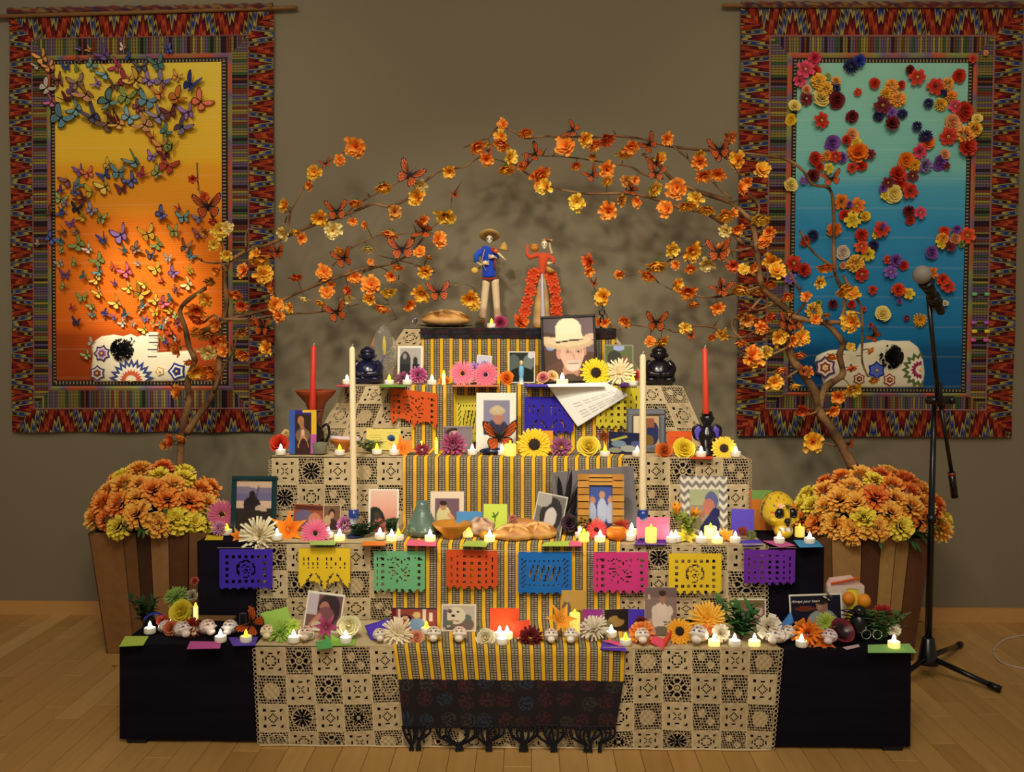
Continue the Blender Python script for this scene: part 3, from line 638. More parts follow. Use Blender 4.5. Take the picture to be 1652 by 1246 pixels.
def heap(cx, Yc, H, W, topz, n, nm, group):
    pts = []; tries = 0
    while len(pts) < n and tries < 9000:
        tries += 1; a = R.uniform(0, 2*PI); h = R.uniform(0.0, 1.0)
        if math.sin(a) > .35: continue
        rr = math.sqrt(max(0, 1-h**1.7)); x = cx+W*rr*math.cos(a); y = Yc+.24*rr*math.sin(a); z = H+.03+(topz-H-.07)*h
        if all((Vector((x, y, z))-q).length > .063 for q in pts): pts.append(Vector((x, y, z)))
    for i, p in enumerate(pts):
        d = (p-Vector((cx, Yc, H-.12))); d.y -= .12; d.normalize()
        c = R.choice(['a', 'a', 'o', 'y', 'f', 'a', 'y', 'o']); c0 = {'a': (255, 176, 56), 'o': (252, 128, 28), 'y': (252, 232, 50), 'f': (240, 92, 22)}[c]
        sz = R.uniform(.048, .062); o = obj('marigold', fmesh('marigold', c0, lerp(c0, (255, 220, 90), .2), i % 3))
        o.matrix_world = Matrix.Translation(p) @ d.to_track_quat('Z', 'Y').to_matrix().to_4x4() @ Matrix.Rotation(i, 4, 'Z') @ Matrix.Scale(sz, 4)
        tag(o, '%s marigold heaped in the %s planter' % (CN[c][1], nm), 'marigold', group)
    q = M()
    for i in range(40):
        a = R.uniform(PI, 2*PI); x = W*.85*math.cos(a); y = .2*math.sin(a)
        q.petal(.08, .04, R.uniform(-.5, .6), a, 0, 0, .6, (40, 72, 34), (70, 104, 46), .1, 2, .1, T=Matrix.Translation((x, y, R.uniform(0, .10))))
    q.lathe([(W*.8, -.08), (W*.8, .02), (W*.45, (topz-H)*.55), (.02, (topz-H)*.62)], 14, (34, 44, 22), sq=(1, .22/W))
    o = obj('marigold_foliage', q.mesh('marigold_foliage', 'petal'), None, (cx, Yc, H)); tag(o, 'dark green foliage under marigolds in %s planter' % nm, 'foliage', kind='stuff')
heap(U(255, 800, 3.99).x, 3.99, HL, .242, U(250, 738, 4.0).z, 70, 'left', 'marigolds in the left planter')
heap(U(1403, 800, 3.99).x, 3.99, HR, .272, U(1400, 748, 4.0).z, 80, 'right', 'marigolds in the right planter')
# ================================================================ flowering branch trees
def branch(q, pts, r0, r1, Y0, Y1, col=(108, 78, 50)):
    n = len(pts); P = [U(x, y, Y0+(Y1-Y0)*i/max(n-1, 1)) for i, (x, y) in enumerate(pts)]
    P = smoothpath(P, 3); k = len(P)
    q.tube(P, [(r0+(r1-r0)*i/(k-1))*(1+.12*math.sin(i*1.7)) for i in range(k)], 6, [lerp(col, (150, 112, 74), .5+.5*math.sin(i*.9)) if i % 5 else lerp(col, (60, 40, 26), .5) for i in range(k)])
def tree(label, base, trunk, branches, flowers):
    root = thing('flowering_branch_tree', label, 'branches', base, group='branch trees arching over the altar'); inv = Matrix.Translation(-Vector(base))
    q = M()
    for t in trunk: branch(q, *t)
    q.v = [tuple(inv @ Vector(p)) for p in q.v]; obj('trunk', q.mesh('trunk', 'bark', True), root)
    for t in branches:
        q = M(); branch(q, *t)
        for j in range(2):   # short side twigs
            i = R.randrange(len(t[0])-1); x, y = t[0][i+1]; Y = t[3]+(t[4]-t[3])*(i+1)/max(len(t[0])-1, 1)
            a = U(x, y, Y); b_ = U(x+R.uniform(-14, 14), y+R.uniform(-16, 8), Y-.02); q.tube([a, (a+b_)/2+Vector((0, 0, .004)), b_], [.0028, .002, .001], 4, (96, 70, 46))
        q.v = [tuple(inv @ Vector(p)) for p in q.v]; obj('branch', q.mesh('branch', 'bark', True), root)
    NB = [None]; tw = M()
    segs = [(t[0][i], t[0][i+1], t[3]+(t[4]-t[3])*(i+.5)/max(len(t[0])-1, 1)) for t in trunk+branches for i in range(len(t[0])-1)]
    def near(px, py):
        best = (1e9, 4, (px, py))
        for a, b_, Y in segs:
            vx, vy = b_[0]-a[0], b_[1]-a[1]; L = vx*vx+vy*vy or 1; t = max(0, min(1, ((px-a[0])*vx+(py-a[1])*vy)/L))
            d = math.hypot(px-a[0]-vx*t, py-a[1]-vy*t)
            if d < best[0]: best = (d, Y, (a[0]+vx*t, a[1]+vy*t))
        NB[0] = best; return best[1]
    for k, (px, py, c, sz) in enumerate(flowers):
        c0, c1 = {'o': ((255, 160, 56), (250, 122, 26)), 'x': ((255, 200, 56), (252, 146, 30)), 'y': ((252, 220, 80), (246, 176, 50)), 'z': ((250, 232, 160), (242, 204, 110)), 'f': ((236, 100, 44), (214, 72, 24)), 'q': ((220, 146, 60), (190, 112, 40))}[c]
        Yn = near(px, py); b3 = NB[0]
        if b3[0] > 2: A_ = U(b3[2][0], b3[2][1], Yn); B_ = U(px, py, Yn-.018); tw.tube([A_, (A_+B_)/2+Vector((0, 0, .006)), B_], [.0024, .0018, .0014], 4, (96, 74, 46))
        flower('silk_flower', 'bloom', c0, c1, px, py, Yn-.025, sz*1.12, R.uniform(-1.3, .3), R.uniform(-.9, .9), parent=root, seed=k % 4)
    tw.v = [tuple(inv @ Vector(p)) for p in tw.v]; o = obj('twigs', tw.mesh('twigs', 'bark'), root); o['kind'] = 'stuff'
    return root, near
def cvt(s, ox, oy, sc): return [(x/sc+ox, y/sc+oy, c, d/sc) for x, y, c, d in parse(s)]
SEGL = [
 ([(290, 770), (292, 720), (296, 682), (305, 645), (303, 615), (314, 581), (305, 560), (299, 529), (290, 502), (305, 483), (332, 465)], .017, .008, 4.02, 4.0),
 ([(300, 700), (317, 675), (345, 633), (354, 584), (354, 535), (366, 492), (362, 450), (369, 422)], .015, .008, 4.02, 3.98)]
BL_ = [
 ([(369, 422), (397, 405), (426, 397), (455, 385), (500, 365), (530, 356), (570, 342), (602, 329), (625, 333), (654, 323), (689, 290), (715, 274), (747, 270), (765, 259), (778, 251)], .008, .003, 3.98, 4.08),
 ([(455, 385), (465, 368), (469, 342), (487, 307), (504, 287), (530, 261), (553, 246), (575, 238)], .005, .002, 4.0, 4.1),
 ([(555, 348), (575, 330), (597, 318), (640, 295), (665, 285)], .004, .002, 4.03, 4.0),
 ([(323, 535), (380, 512), (430, 500), (458, 483), (510, 460), (550, 446), (585, 434), (631, 426), (666, 405), (695, 368), (724, 348), (729, 319), (745, 293)], .008, .002, 3.98, 4.15),
 ([(510, 460), (540, 425), (568, 400), (602, 382), (631, 379), (672, 376)], .004, .002, 4.05, 4.1),
 ([(550, 446), (585, 440), (614, 431), (643, 452), (674, 469), (724, 463), (752, 459), (770, 470)], .004, .0015, 4.1, 4.12),
 ([(354, 515), (400, 515), (450, 508), (472, 506), (501, 505), (527, 502), (559, 496), (580, 490)], .006, .002, 3.95, 4.05),
 ([(600, 465), (625, 485), (640, 515)], .003, .0015, 4.08, 4.1),
 ([(369, 422), (350, 370), (335, 330), (321, 306), (318, 263)], .006, .003, 3.98, 4.05),
 ([(366, 440), (357, 425), (345, 425), (326, 422)], .005, .003, 3.98, 3.92),
 ([(354, 520), (345, 508), (323, 523), (305, 505)], .006, .003, 3.98, 3.95),
 ([(345, 633), (357, 600), (375, 570), (385, 530)], .007, .003, 4.0, 3.9),
 ([(300, 645), (285, 632), (275, 622)], .004, .002, 4.0, 3.95),
 ([(397, 405), (400, 370), (440, 370), (460, 360)], .004, .002, 3.98, 3.9),
 ([(602, 382), (610, 410), (635, 418), (680, 430), (700, 440)], .003, .0015, 4.08, 4.15)]
FLL = cvt("600,200,o,112 515,275,o,62 370,340,x,78 345,415,o,55 205,525,x,76 200,680,z,80 270,670,x,60 300,710,o,60 60,820,x,112 90,900,x,85 400,595,x,92 600,505,o,76 755,420,x,98 960,415,z,70 945,480,x,92 1125,335,x,72 820,560,q,75 475,665,z,92 655,635,o,45 585,615,o,48 1105,585,y,112 975,610,o,66 1065,715,o,84 795,680,o,92 670,765,z,66 520,785,x,66 840,865,o,62 800,920,o,62 595,925,o,76 690,970,o,104 785,1005,y,78 265,920,f,68 425,900,o,85 465,965,o,44 440,1010,o,72 315,1045,z,58 410,1070,x,66 235,1095,x,58 155,1080,o,84 170,1145,o,64 550,1045,z,72 680,1045,x,72 750,1095,o,82 970,1015,x,98 900,1080,o,74 990,895,x,78 960,785,o,62 1010,810,q,50 685,840,o,36 560,1000,f,60 130,990,o,56", 400, 180, 3.461)
FLL += cvt("1165,105,y,88 1200,90,z,60 1355,240,x,82 1290,320,o,74 1390,340,x,92 1245,440,o,84 1275,505,f,64 1450,500,x,64 1475,560,o,64 1285,760,o,78 1410,725,x,78 1275,640,q,62 1040,640,x,74 1100,750,z,88 935,730,o,82 1095,650,q,90 1170,680,o,72 1040,850,x,92 1105,840,o,84 1105,880,o,60 940,960,o,76 1090,470,x,82 1040,530,o,104 1110,370,q,62 1150,320,o,62 1040,570,f,80 1140,600,o,64 1130,700,f,62 1180,740,o,62 1130,180,y,56 1200,235,y,60 1135,60,f,56 905,1220,f,74 960,1200,o,62 1085,120,q,50 1000,800,o,50 870,1240,q,50", 0, 340, 3.278)
FLL += [(330, 318, 'f', 16), (311, 289, 'f', 14), (758, 482, 'x', 28)]
treeL, nearL = tree('left twisting branch tree with orange silk flowers', U(290, 790, 4.02), SEGL, BL_, FLL)
SEGR = [
 ([(1380, 760), (1357, 718), (1339, 688), (1321, 663), (1315, 633), (1290, 596), (1275, 572), (1272, 535), (1278, 511), (1251, 483), (1229, 462), (1223, 422), (1220, 395), (1214, 358)], .021, .011, 4.02, 4.0),
 ([(1321, 663), (1330, 627), (1348, 614), (1360, 602), (1354, 572), (1360, 553), (1333, 523), (1315, 520), (1278, 511)], .015, .010, 4.02, 3.96),
 ([(1333, 520), (1360, 520), (1375, 519)], .010, .006, 3.97, 3.93)]
BR_ = [
 ([(1357, 525), (1363, 480), (1348, 444), (1345, 401), (1345, 340), (1338, 304), (1311, 298), (1296, 276), (1271, 258), (1241, 252), (1187, 246), (1123, 241), (1074, 235), (1042, 225), (994, 219), (960, 221), (903, 220), (875, 220), (846, 223), (828, 212), (804, 205), (791, 220), (773, 228), (748, 238)], .008, .003, 3.95, 4.1),
 ([(1214, 358), (1180, 328), (1135, 312), (1110, 302), (1084, 289), (1058, 260), (1036, 249)], .010, .006, 4.0, 4.1),
 ([(1070, 288), (1040, 282), (1020, 270), (994, 265), (962, 260), (930, 255), (892, 252), (875, 252)], .005, .002, 4.05, 4.15),
 ([(1200, 395), (1170, 365), (1140, 345), (1094, 334), (1058, 321), (1010, 312), (962, 313), (935, 311), (909, 307), (889, 299), (851, 281), (834, 267), (815, 262)], .008, .003, 4.0, 4.08),
 ([(1180, 320), (1164, 308), (1151, 295), (1140, 285)], .004, .002, 3.98, 3.95),
 ([(1074, 235), (1084, 235), (1110, 257), (1126, 276), (1150, 290)], .004, .002, 4.02, 3.98),
 ([(1214, 380), (1225, 334), (1209, 315), (1200, 292), (1187, 273)], .006, .004, 4.0, 3.92),
 ([(1275, 540), (1251, 533), (1219, 543), (1180, 543), (1151, 528), (1116, 527), (1091, 536), (1074, 530), (1039, 527), (1010, 523)], .007, .002, 4.0, 4.1),
 ([(1229, 462), (1200, 470), (1150, 480), (1110, 475), (1081, 466), (1062, 456)], .006, .002, 4.0, 4.12),
 ([(1215, 400), (1180, 405), (1155, 401), (1139, 395), (1110, 405), (1080, 420), (1060, 432), (1042, 434), (1026, 442), (1007, 446)], .005, .002, 4.02, 4.15),
 ([(1002, 532), (988, 527), (975, 501), (965, 479), (956, 456), (948, 435)], .003, .0015, 4.18, 4.2),
 ([(1290, 372), (1300, 390), (1315, 410), (1339, 428), (1348, 440)], .004, .006, 3.9, 3.95),
 ([(1269, 431), (1281, 453), (1290, 471), (1298, 490), (1275, 515)], .004, .006, 3.9, 3.98),
 ([(1360, 444), (1373, 468), (1388, 493), (1391, 523), (1391, 553), (1391, 584), (1400, 608)], .006, .004, 3.95, 3.92),
 ([(1229, 480), (1205, 505), (1180, 520), (1195, 545), (1225, 530)], .005, .003, 3.96, 3.9),
 ([(1272, 560), (1240, 575), (1215, 585), (1190, 560)], .005, .002, 3.98, 3.92),
 ([(1290, 596), (1265, 612), (1250, 620)], .005, .003, 4.0, 3.95),
 ([(1250, 490), (1220, 500), (1195, 490)], .005, .003, 3.98, 3.9),
 ([(1321, 663), (1300, 670), (1290, 660)], .004, .002, 4.0, 3.96),
 ([(1348, 720), (1330, 715), (1312, 712)], .004, .002, 4.0, 3.95)]
FR = cvt("280,72,c,60 410,115,o,72 270,140,s,72 280,180,o,92 210,185,y,42 135,195,o,92 190,265,o,74 320,260,y,88 300,320,x,92 390,300,o,62 480,360,o,124 515,420,y,94 630,195,o,108 740,155,x,82 790,185,o,78 860,150,f,94 690,300,o,60 860,325,o,88 860,385,x,62 780,255,q,44 695,505,y,92 870,555,o,98 760,840,f,82 760,895,o,62 840,1035,x,92 850,1180,o,54 920,910,o,42".replace(',c,', ',o,').replace(',s,', ',x,'), 730, 180, 3.459)
FR += cvt("240,205,x,74 275,180,o,78 455,140,o,64 425,240,x,62 765,125,o,84 620,215,y,52 620,255,o,74 810,245,x,84 930,295,x,80 640,320,o,80 710,315,o,74 825,385,o,64 860,355,o,54 390,390,y,80 505,385,o,100 250,350,q,58 295,345,o,44 305,455,o,52 225,445,q,60 450,490,o,80 600,440,y,80 555,470,x,84 655,490,x,80 745,520,x,84 790,510,o,46 925,540,y,86 750,600,z,64 810,590,o,64 965,610,o,54 945,655,o,64 480,695,y,74 580,705,x,94 655,765,z,80 575,790,o,58 500,770,o,48 405,770,x,96 360,820,o,74 215,820,o,52 790,775,f,64 840,795,y,54 885,785,o,54 985,755,x,90 1005,800,x,80 825,890,x,90 910,900,q,58 975,865,o,64 505,870,x,68 560,905,o,84 590,965,o,54 710,990,o,68 245,1055,o,64 545,1090,y,58 735,1120,x,60 680,1135,o,44 370,1155,o,52 425,1155,x,70 840,1030,q,64 880,1045,o,84 940,1085,o,64 825,1160,o,64 1015,1140,x,74 885,1225,o,94 955,1205,z,64 1055,930,o,64 1090,1150,o,64", 930, 180, 3.115)
FR += cvt("255,40,y,84 300,110,o,64 275,165,o,68 45,215,o,84 595,295,o,80 565,380,y,64 495,455,o,54 695,410,x,104 740,440,x,74 735,590,x,104 740,540,y,64 545,575,o,54 470,670,x,84 355,660,y,74 50,650,y,58 220,780,x,98 285,750,y,64 460,760,o,64 360,840,o,64 325,910,x,84 435,925,x,58 500,850,o,58 630,770,o,54 665,985,o,74 740,945,y,88 850,895,x,54 470,1055,f,74 635,1060,o,64 530,1225,x,104 735,830,f,60 830,740,o,44 435,600,o,74 380,590,o,64 260,620,o,64 600,550,q,44 180,580,q,74 730,720,y,44 300,560,f,54 400,540,q,54 310,560,f,50", 1150, 340, 3.279)
treeR, nearR = tree('right twisting branch tree arching across with silk flowers', U(1380, 790, 4.02), SEGR, BR_, FR)
def mon(s, ox, oy, sc, near, lab):
    for i, t in enumerate(s.split()):
        x, y, d, a = [float(v) for v in t.split(',')]; px, py = x/sc+ox, y/sc+oy
        monarch(px, py, d/sc*1.05, near(px, py)-.05, a, lab, R.uniform(-.2, .4), R.uniform(-.4, .4), group='monarch butterflies on the branches', seed=i)
mon("900,355,150,-.5 495,560,130,.1 985,665,120,1.3 860,770,150,.1 535,820,120,.3 165,785,90,0 1065,1010,130,.1 495,1120,130,.3 80,1205,120,-.1 435,290,60,.4 1155,465,50,.2", 400, 180, 3.461, nearL, 'monarch butterfly on a left tree branch')
mon("1160,1155,150,.1", 0, 0, 3.461, nearL, 'monarch butterfly on a left tree branch')
mon("1470,215,70,.4", 0, 340, 3.278, nearL, 'monarch butterfly on a left tree branch')
mon("670,105,100,1.2 460,240,110,.9 425,290,90,-.5 200,220,60,.3 780,355,95,.6 790,960,55,.3", 730, 180, 3.459, nearR, 'monarch butterfly on a right tree branch')
mon("365,165,95,.8 720,195,125,.1 400,260,90,.3 400,310,95,-.2 715,705,130,.05 730,890,105,-.3 400,1060,115,0 575,1125,60,.2 275,395,80,1.2 1060,1060,105,-.2", 930, 180, 3.115, nearR, 'monarch butterfly on a right tree branch')
mon("40,410,90,.6 850,660,85,1 715,1235,65,.3 440,600,80,.2 480,850,60,-.4", 1150, 340, 3.279, nearR, 'monarch butterfly on a right tree branch')
mon("630,950,100,.2 45,815,110,.3", 1150, 0, 3.291, nearR, 'monarch butterfly on a right tree branch')
# ================================================================ stepped altar
YF = [3.0, 3.3, 3.58, 3.86, 4.14]; ZT = [U(828, y, Y).z for y, Y in zip((1045, 878, 739, 624, 531), YF)]
EDGE = [(193, 1470, 1045), (318, 1330, 878), (437, 1208, 739), (556, 1100, 624), (655, 985, 531)]
BOT = [(188, 1467), (320, 1328), (440, 1206), (556, 1100), (655, 985)]
m, nt, b = nodes('black_cloth'); n = N(nt); c = n.ramp(n.noise(5), [(.3, (15, 12, 22)), (.7, (24, 20, 32))], 'LINEAR')
nt.links.new(c, b.inputs['Base Color']); b.inputs['Roughness'].default_value = .9; b.inputs['Specular IOR Level'].default_value = .1; n.bump(b, n.noise(500), .3); MATS['black'] = m
names = ['lowest', 'second', 'middle', 'fourth', 'topmost']
for i in range(5):
    a = U(EDGE[i][0], EDGE[i][2], YF[i]).x; b_ = U(EDGE[i][1], EDGE[i][2], YF[i]).x; dep = .274 if i < 4 else .235
    q = M(); NX, NZ = 60, 12
    z0 = .018 if i == 0 else (0 if i < 4 else 0)
    z0 = 0.012 if i == 0 else 0.0
    for s_, (yy, nrm) in enumerate(((YF[i], -1),)):
        vs = []
        for iz in range(NZ+1):
            t = iz/NZ; z = z0+(ZT[i]-z0)*t
            for ix in range(NX+1):
                u = ix/NX; x = a+(b_-a)*u-(.004*(1-t) if i == 0 else 0)*(1 if u < .5 else -1)
                y = yy-(.0025+.0025*math.sin(u*71+i)*math.sin(u*23+2))*(1-t) if i == 0 else yy
                vs.append((x, y, z))
        q.add(vs, [(r_*(NX+1)+k, r_*(NX+1)+k+1, (r_+1)*(NX+1)+k+1, (r_+1)*(NX+1)+k) for r_ in range(NZ) for k in range(NX)], (20, 16, 28))
    q.add([(a, YF[i], z0), (a, YF[i]+dep, z0), (a, YF[i]+dep, ZT[i]), (a, YF[i], ZT[i]), (b_, YF[i], z0), (b_, YF[i]+dep, z0), (b_, YF[i]+dep, ZT[i]), (b_, YF[i], ZT[i])],
          [(0, 1, 2, 3), (4, 7, 6, 5), (3, 2, 6, 7), (1, 5, 6, 2), (0, 4, 5, 1)], (20, 16, 28))
    c0 = Vector(((a+b_)/2, YF[i]+dep/2, 0)); q.v = [(p[0]-c0.x, p[1]-c0.y, p[2]) for p in q.v]
    root = thing('altar_riser', '%s step of the altar draped in black cloth' % names[i], 'riser', c0, group='steps of the altar')
    obj('black_cloth', q.mesh('black_cloth', 'black'), root)
    if i == 0:
        q = M()
        for sx in (a+.05, b_-.05):
            q.box((sx-c0.x, .02-dep/2, .006), (.06, .05, .012), (24, 20, 22))
        q.box((0, 0.02, .012), ((b_-a)-.06, dep-.06, .01), (30, 24, 20)); obj('base_board', q.mesh('base_board', 'wood'), root)
def T(px, n_, dy=.06, dz=.005): return Vector((XA(px, YF[n_]+dy, ZT[n_]+dz), YF[n_]+dy, ZT[n_]+dz))
def TG(px, py, n_, dz=.005):
    p = G(px, py, ZT[n_]+dz); y = min(max(p.y, YF[n_]+.018), YF[n_]+.235)
    return Vector((XA(px, y, ZT[n_]+dz), y, ZT[n_]+dz))
# ------------------------------------------------ lace tablecloth
attrmat('linen', .92, 500, .5, .08, var=.10)
LIN = [(202, 180, 140), (194, 172, 134), (208, 186, 146)]
def keep_solid(i, j, n, st):
    a, b_ = min(i, n-1-i), min(j, n-1-j)
    if a in (3, 4) and b_ in (3, 4): return (i*3+j) % 7 == 0
    if a == 4 and abs(j-n//2) < 2: return False
    if b_ == 4 and abs(i-n//2) < 2: return False
    ci, cj = i-n//2, j-n//2; r = math.hypot(ci, cj)
    if st == 0 and 1.2 < r < 3.6 and (ci+cj) % 2: return False
    if st == 1 and max(abs(ci), abs(cj)) == 3 and (abs(ci) != abs(cj)) and (ci+cj) % 3: return False
    if st == 2 and abs(abs(ci)-abs(cj)) < 1 and 0 < r < 3.6: return False
    return True
def keep_lace(i, j, n, st):
    if min(i, j, n-1-i, n-1-j) < 1: return True
    x, y = (i+.5)/n-.5, (j+.5)/n-.5; r = math.hypot(x, y); th = math.atan2(y, x)
    if st == 0:
        if abs(r-(.27+.07*math.cos(6*th))) < .028 or r < .07 or (r < .26 and abs(math.sin(3*th)) < .22): return True
        if r < .30: return False
    elif st == 1:
        if math.hypot(x+.02, y-.05) < .29: return True
    elif st == 2:
        if abs(r-.13) < .026 or r < .07: return True
        for k in range(4):
            d = math.hypot(x-.25*math.cos(k*PI/2), y-.25*math.sin(k*PI/2))
            if abs(d-.115) < .024: return True
        if r < .3: return False
    elif st == 3:
        if math.hypot(x+.17, y+.14) < .15 or math.hypot(x-.15, y-.17) < .13: return True
    elif st == 4:
        if r < .36 and abs(math.sin(6*th)) < .32: return True
        if abs(r-(.36+.02*math.cos(12*th))) < .022: return True
        if r < .36: return False
    else:
        if r < .34 and abs(math.sin(4*th)) < .25 and r > .04: return True
        if abs(math.hypot(x-.1, y+.1)-.3) < .02: return True
    jj = j//4; o_ = (jj*3+st) % 4
    if (i+o_)//4 % 3 == 0 and (i+o_) % 4 == 2 and (jj+(i+o_)//4) % 2: return True
    return not ((i+o_) % 4 != 0 and j % 4 != 0)
LROOT = thing('lace_tablecloth', 'beige patchwork lace tablecloth draped down all altar steps', 'tablecloth', (0, YF[0], 0)); LINV = -Vector((0, YF[0], 0))
def patch(solid, P, st, name, lim=None):
    n = 19 if solid else 40; q = M(); idx = {}; col = R.choice(LIN); col = lerp(col, (150, 128, 92), 0 if solid else .12)
    for i in range(n):
        for j in range(n):
            ok = keep_solid(i, j, n, st) if solid else keep_lace(i, j, n, st)
            if not ok: continue
            if solid and (i, j) != (i, j): pass
            f = []
            for (a, b_) in ((i, j), (i+1, j), (i+1, j+1), (i, j+1)):
                if (a, b_) not in idx:
                    p = P(a/n, b_/n)+LINV; idx[(a, b_)] = len(q.v); e = .0012*math.sin(a*.7)*math.sin(b_*.6)
                    q.v.append((p[0], p[1]+e, p[2])); q.c.append(col if not (a in (0, n) or b_ in (0, n)) else lerp(col, (236, 214, 170), .5))
                f.append(idx[(a, b_)])
            q.f.append(tuple(f)); q.mi.append(0)
    if q.f: obj(name, q.mesh(name, 'linen'), LROOT)
def lace_face(tier, cols_top, cols_bot, rows, par, skip=None, dY=.007, wav=.0):
    """cols: x pixel lines at the first and last row; rows: y pixel lines"""
    Y = YF[tier]-dY; nr = len(rows)-1
    for r_ in range(nr):
        for c_ in range(len(cols_top)-1):
            xm = (cols_top[c_]+cols_top[c_+1])/2
            if skip and skip(xm, r_): continue
            def P(u, v, r_=r_, c_=c_):
                def X(c, t): return cols_top[c]+(cols_bot[c]-cols_top[c])*t
                y = rows[r_]+(rows[r_+1]-rows[r_])*v; t = (y-rows[0])/(rows[-1]-rows[0])
                x = X(c_, t)*(1-u)+X(c_+1, t)*u
                y += 1.6*math.sin(x*.016)*min(1, t*3) if tier == 0 else 0
                p = U(x, y, Y); p.y -= wav*(.5+.5*math.sin(x*.045+t*1.5))*t; p.z = max(p.z, .002); 
                return p
            solid = (r_+c_+par) % 2 == 0
            patch(solid, P, R.randrange(3) if solid else R.randrange(6), 'linen_square' if solid else 'lace_square')
def lin_(a, b, n): return [a+(b-a)*i/n for i in range(n+1)]
c0 = lin_(412, 644, 5)[:5]+[635, 680, 728, 776, 824, 872, 920, 968, 1008]+[1023+46.7*i for i in range(6)]
c0 = [412, 459.5, 503, 550, 597, 644, 691, 738, 785, 832, 879, 926, 973, 1023, 1069, 1116, 1163, 1210, 1259]
c1 = [421, 468, 515, 559, 605, 650, 696, 742, 788, 834, 880, 926, 973, 1022, 1068, 1116, 1162, 1203, 1243]
lace_face(0, c0, c1, [1044, 1088, 1135, 1179, 1214], 0, skip=lambda x, r_: 680 < x < 960 and r_ < 2, wav=.010)
cc = [419+44.4*i for i in range(19)]; cc[-1] = 1235
lace_face(1, cc, cc, [877.5, 921, 965, 1000], 1, skip=lambda x, r_: 680 < x < 950)
cc = [438+42.8*i for i in range(19)]
lace_face(2, cc, cc, [739, 782, 825, 862], 0, skip=lambda x, r_: 690 < x < 960)
ct = [555+36.4*i for i in range(16)]; cb = [500+43.2*i for i in range(16)]
cb = [x if 6 < i < 9 else x for i, x in enumerate(cb)]
lace_face(3, ct, cb, [623, 651, 690, 727], 1, skip=lambda x, r_: 700 < x < 970, dY=.009, wav=.006)
ct = [652+37*i for i in range(10)]; cb = [592+50.5*i for i in range(10)]
lace_face(4, ct, cb, [531, 560, 596, 618], 0, skip=lambda x, r_: 712 < x < 935, dY=.009, wav=.006)
for i in range(5):   # cloth lying on the step tops
    xs = [(412, 1259), (419, 1235), (438, 1208), (556, 1100), (655, 985)][i]
    a, b_ = XA(xs[0], YF[i], ZT[i]), XA(xs[1], YF[i], ZT[i]); q = M(); z = ZT[i]+.0015; K = 20
    dd = .272 if i < 4 else .225
    for (ya, yb) in ((YF[i]-.008, YF[i]+dd),):
        vs = []
        for k in range(K+1):
            for y in (ya, yb): vs.append((a+(b_-a)*k/K, y+LINV.y, z+.001*math.sin(k*2.1)*(y == yb)))
        q.add(vs, [(2*k, 2*k+2, 2*k+3, 2*k+1) for k in range(K)], LIN[0])
    obj('top_panel', q.mesh('top_panel', 'linen'), LROOT)
def loops(name, x0, y0, x1, y1, Y, n_, r_):
    q = M()
    for k in range(n_):
        t = (k+.5)/n_; p = U(x0+(x1-x0)*t, y0+(y1-y0)*t, Y)+LINV; p.z = max(p.z, r_+.002)
        ring = [(p.x+r_*math.cos(a)*1.0, p.y, p.z+r_*math.sin(a)) for a in [2*PI*j/8 for j in range(9)]]
        q.tube(ring, .0012, 4, LIN[2])
    obj(name, q.mesh(name, 'linen'), LROOT)
loops('scalloped_edge', 410, 1046, 419, 1212, 2.99, 22, .006); loops('scalloped_edge', 1261, 1046, 1246, 1212, 2.985, 22, .006)
loops('scalloped_edge', 417, 880, 417, 998, 3.29, 16, .006); loops('scalloped_edge', 1237, 880, 1237, 998, 3.29, 16, .006)
loops('scalloped_edge', 436, 741, 436, 860, 3.57, 16, .006); loops('scalloped_edge', 1210, 741, 1210, 860, 3.57, 16, .006)
q = M(); pts = [U(x, 1214.5+1.6*math.sin(x*.016), 2.99)+LINV for x in range(421, 1244, 9)]
for p in pts: p.z = .0035; p.y -= .004*(.5+.5*math.sin(p.x*30))+.006
q.tube(pts, .0032, 4, LIN[2]); obj('hem_trim', q.mesh('hem_trim', 'linen'), LROOT)
# ------------------------------------------------ striped runner
m, nt, b = nodes('striped_runner'); n = N(nt); s = n.new('ShaderNodeSeparateXYZ'); nt.links.new(n.new('ShaderNodeUVMap').outputs[0], s.inputs[0])
u, v = s.outputs[0], s.outputs[1]; f = n.m('FRACT', u)
yel = n.m('LESS_THAN', f, .33); edge = n.m('GREATER_THAN', n.m('ABSOLUTE', n.m('SUBTRACT', f, .665)), .29)
cols = n.m('LESS_THAN', n.m('ABSOLUTE', n.m('SUBTRACT', n.m('FRACT', n.m('MULTIPLY', n.m('SUBTRACT', f, .375), 3.4)), .5)), .36)
rows = n.m('GREATER_THAN', n.m('FRACT', n.m('MULTIPLY', v, 4.8)), .45)
dots = n.m('MULTIPLY', cols, rows); rnd = n.new('ShaderNodeTexWhiteNoise', noise_dimensions='2D'); cmb = n.new('ShaderNodeCombineXYZ')
nt.links.new(n.m('FLOOR', n.m('MULTIPLY', f, 9)), cmb.inputs[0]); nt.links.new(n.m('FLOOR', n.m('MULTIPLY', v, 4.8)), cmb.inputs[1]); nt.links.new(cmb.outputs[0], rnd.inputs[0])
dots = n.m('MULTIPLY', dots, n.m('MULTIPLY_ADD', rnd.outputs[0], .5, .45))
c = n.mix(dots, (84, 72, 58), (186, 176, 148)); c = n.mix(edge, c, (66, 26, 22)); c = n.mix(yel, c, (232, 180, 48))
nt.links.new(c, b.inputs['Base Color']); b.inputs['Roughness'].default_value = .9; b.inputs['Specular IOR Level'].default_value = .1; n.bump(b, n.m('FRACT', n.m('MULTIPLY', v, 14)), .2, .0006); MATS['runner'] = m
m, nt, b = nodes('black_floral_weave'); n = N(nt); s_ = n.new('ShaderNodeTexCoord')
